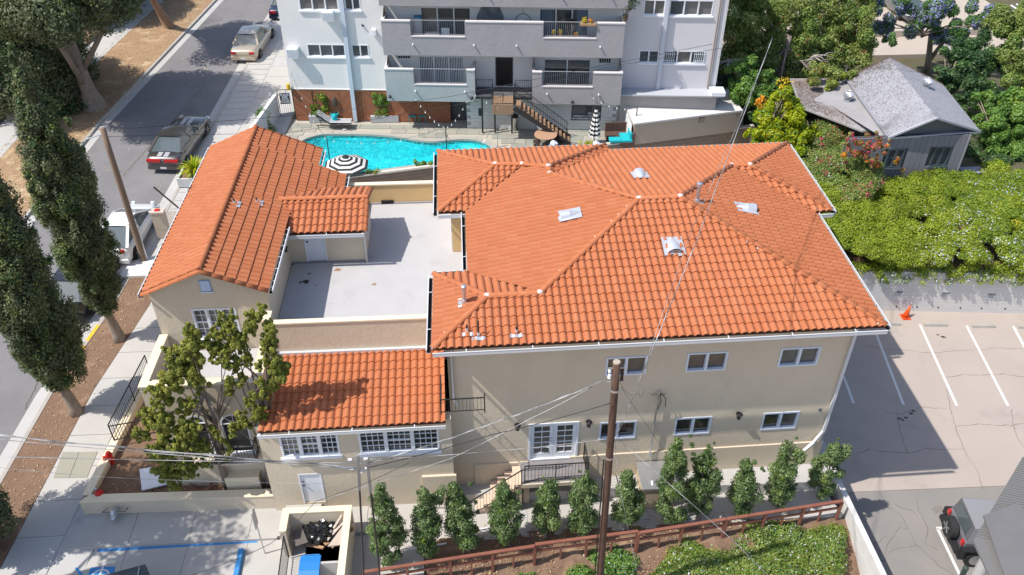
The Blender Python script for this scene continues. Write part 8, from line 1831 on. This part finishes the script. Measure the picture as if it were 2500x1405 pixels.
# feathery green shrub right of the shed
pads=[(1800,170,46.5,.6),(1830,200,46,.75),(1800,230,46,.7),(1850,240,45.5,.8),(1870,200,46,.7),(1790,200,46.5,.45),(1840,160,46.5,.6),(1880,270,44.5,.6)]
cl=[]
for px,py,y,r in pads:
    p=Y(px,py,y)
    for _ in range(9): d=RS.normal(size=3);d/=np.linalg.norm(d); cl.append((*(p+d*r*uni(.3,1)),r*uni(.35,.55)))
t=thing('feathery_shrub',(18.0,46.6,.75),'bright green feathery shrub between the shed and the big mixed tree','shrub'); trunk_mesh((18.2,46.6,.75),(18,46.2,3.4),.1,.04,cl[:8],t); foliage('crown',[(cl,240,.075,L_GRN,dict(shell=.6)),(cl[::4],12,.05,F_WHT,{})],t)
# large mixed tree, upper right
pads=[(x,y) for x in range(1790,2120,46) for y in range(15,250,42) if not(x>2040 and y>170) and not (x<1830 and y>150) and not (1900<x<1990 and y>225)]
cl=[]
for px,py in pads:
    yy_=48.8+(250-py)*.012+uni(-.7,.7); p=Y(px+uni(-18,18),py+uni(-14,14),yy_)
    for _ in range(10): d=RS.normal(size=3);d/=np.linalg.norm(d); cl.append((*(p+d*.95*uni(.3,1)),uni(.3,.6)))
cl=np.array(cl); t=thing('mixed_tree',(20.8,49.5,.75),'large tangled tree with rusty sprays and bare twigs left of the hut','tree'); trunk_mesh((20.8,49.8,.75),(20.6,49.6,5),.32,.14,cl[::24],t,m=BARKG,bend=.5)
cl_r=cl[RS.rand(len(cl))<.2]; foliage('crown',[(cl,330,.075,L_OLV,dict(shell=.6)),(cl[::3],160,.075,L_GRN,dict()),(cl_r,70,.07,L_RST,{}),(cl[1::6],50,.06,L_TAN,{})],t)
for k,(px,py) in enumerate(((1990,140),(1780,150),(2060,180))):
    p=Y(px,py,48.0); mb=MB()
    for _ in range(14):
        d=np.array([uni(-1,1),uni(-.6,.1),uni(-.8,.5)]); q=p+d*.8; mb.tube([p+[0,.3,0],(p+q)/2+[uni(-.1,.1),0,uni(-.1,.1)],q,q+d*.4+[uni(-.2,.2),0,uni(-.2,.2)]],[.03,.022,.014,.006],4)
    mb.build('bare_twigs',mat('dead_twig_%d'%k,(.42,.37,.34),.9),t)
pads=[(2000,170,46,.5),(2040,180,45.5,.5),(1990,200,45,.4),(2030,205,44.8,.35),(2080,190,45.5,.4)]
cl=[]
for px,py,y,r in pads:
    p=Y(px,py,y)
    for _ in range(7): d=RS.normal(size=3);d/=np.linalg.norm(d); cl.append((*(p+d*r*uni(.3,1)),r*.5))
tag(foliage('overhanging_branch',[(cl,150,.07,L_OLV,{}),(cl[::3],70,.07,L_YEL,{}),(cl[::5],50,.06,L_RST,{})]),'leafy branch reaching over the leaf-strewn lean-to roof','tree branch')
# dark shrubs under the mixed tree
mound('dark_shrubbery',[np.array((*p,0)) for p in((17.4,42.2),(19.0,43),(20.0,46.8),(24.5,46.8),(26,52),(16.5,54),(17.6,48))],lambda x,y:1.6+.4*math.sin(x+y),150,.6,[(L_DGR,1,300,.08,None),(L_GRN,.25,90,.07,None)],'dark shrubbery in the shade behind the hut and below the mixed tree','shrub')
# jacaranda
t=thing('jacaranda',(28.0,54.0,1.0),'violet flowering jacaranda with a forked grey trunk above the tan court','tree')
jb=Z(2266,170,1.0); pads=[(2120,20,.9),(2150,60,.8),(2200,10,.7),(2240,60,.9),(2290,40,1.),(2340,70,.9),(2300,90,.7),(2380,30,.9),(2320,10,.9),(2260,20,.8),(2170,95,.5),(2350,95,.6),(2100,50,.6),(2400,60,.6),(2420,20,.6)]
cl=[]
for px,py,r in pads:
    p=Y(px,py,52.5+uni(-.6,1.2))
    for _ in range(8): d=RS.normal(size=3);d/=np.linalg.norm(d); cl.append((*(p+d*r*uni(.3,1)),r*uni(.35,.5)))
cl=np.array(cl); mb=MB(); f=jb+[0,.2,2.0]; mb.tube([jb-[0,0,.3],jb+[-.25,0,1.0],f+[-.5,0,.6],Y(2250,90,52.6)],[.26,.2,.16,.09],9); mb.tube([jb+[-.1,0,.7],jb+[.6,.2,1.9],Y(2300,95,52.4)],[.16,.13,.08],8)
for q in cl[::12]: mb.tube([Y(2255,85,52.6),(Y(2255,85,52.6)+q[:3])/2+[0,0,.2],q[:3]],[.08,.05,.015],5)
mb.build('trunk',BARKG,t,smooth=True); fl_=cl[RS.rand(len(cl))<.6]; foliage('crown',[(cl,230,.085,L_JAC,dict(shell=.6)),(cl[::2],80,.085,L_DGR,{}),(fl_,150,.07,F_PUR,dict(shell=.3))],t)
# right side greens
def mass(name,pads,yf,m,label,base,per=260,size=.085,k=8,cat='tree',extra=()):
    cl=[]
    for px,py,r in pads:
        p=Y(px,py,yf(px,py)+uni(-.3,.3))
        for _ in range(k): d=RS.normal(size=3);d/=np.linalg.norm(d); cl.append((*(p+d*r*uni(.3,1)),r*uni(.35,.55)))
    t=thing(name,base,label,cat); trunk_mesh(base,(cl[0][0],cl[0][1],cl[0][2]),.14,.05,cl[:6],t); foliage('crown',[(cl,per,size,m,dict(shell=.6))]+[(cl[::st],pr,sz,mm,{}) for mm,st,pr,sz in extra],t)
mass('dark_tree',[(2330,130,.9),(2380,110,.9),(2350,180,.9),(2400,160,.9),(2320,200,.7),(2370,220,.8),(2420,220,.8),(2340,250,.6),(2390,260,.7),(2440,140,.8),(2300,180,.5)],lambda x,y:50-(y-100)*.025,L_DGR,'dark green tree right of the hut roof',(30.5,47.5,.75),per=330,extra=((L_GRN,3,70,.08),))
mass('feathery_tree',[(2450,60,.9),(2490,90,.9),(2460,130,.8),(2500,150,.9),(2480,190,.8),(2520,200,.8),(2440,30,.8),(2500,40,.8),(2530,60,.9),(2510,10,.9)],lambda x,y:49-(y-60)*.02,L_OLV,'feathery olive tree at the right edge',(35.5,47,.75),per=280,extra=((L_GRN,2,120,.08),))
mass('glossy_tree',[(2400,240,.55),(2430,270,.8),(2470,250,.8),(2500,290,.9),(2440,320,.8),(2480,340,.8),(2420,350,.6),(2390,300,.5),(2520,240,.8),(2460,380,.6),(2500,380,.7),(2530,340,.8)],lambda x,y:43.5-(y-240)*.018,L_GRN,'glossy bright green tree right of the hut gable',(31.0,41.5,.75),per=330,size=.09,extra=((L_YEL,4,40,.08),))
mound('yellow_green_shrub',[Z(x,y,1.4) for x,y in((2395,410),(2440,395),(2480,420),(2475,465),(2430,480),(2405,450))],lambda x,y:1.3,40,.38,[(L_HED,1,300,.055,None)],'rounded yellow-green shrub right of the hut bench','shrub')
mound('yellow_flower_bed',[Z(x,y,1.0) for x,y in((2440,480),(2480,470),(2530,500),(2540,600),(2490,570),(2460,530))],lambda x,y:1.15,50,.34,[(L_HED,1,200,.055,None),(F_YEL,.8,90,.05,None),(F_ORG,.2,30,.05,None)],'bed of yellow flowers at the right edge above the hedge','flower bed')
mound('ground_ivy',[np.array((*p,0)) for p in((27,37.9),(34,37.5),(36,41),(31,44),(28.6,40.5))],lambda x,y:.95,70,.4,[(L_DGR,1,220,.06,None),(L_GRN,.4,90,.05,None)],'low dark ground ivy between the hut and the glossy tree','ground cover',kind='stuff')
print('objects',len(bpy.data.objects),'tris',sum(sum(len(p.vertices)-2 for p in m.polygons)*1 for m in bpy.data.meshes if len(m.polygons)<5000)+sum(2*len(m.polygons) for m in bpy.data.meshes if len(m.polygons)>=5000))
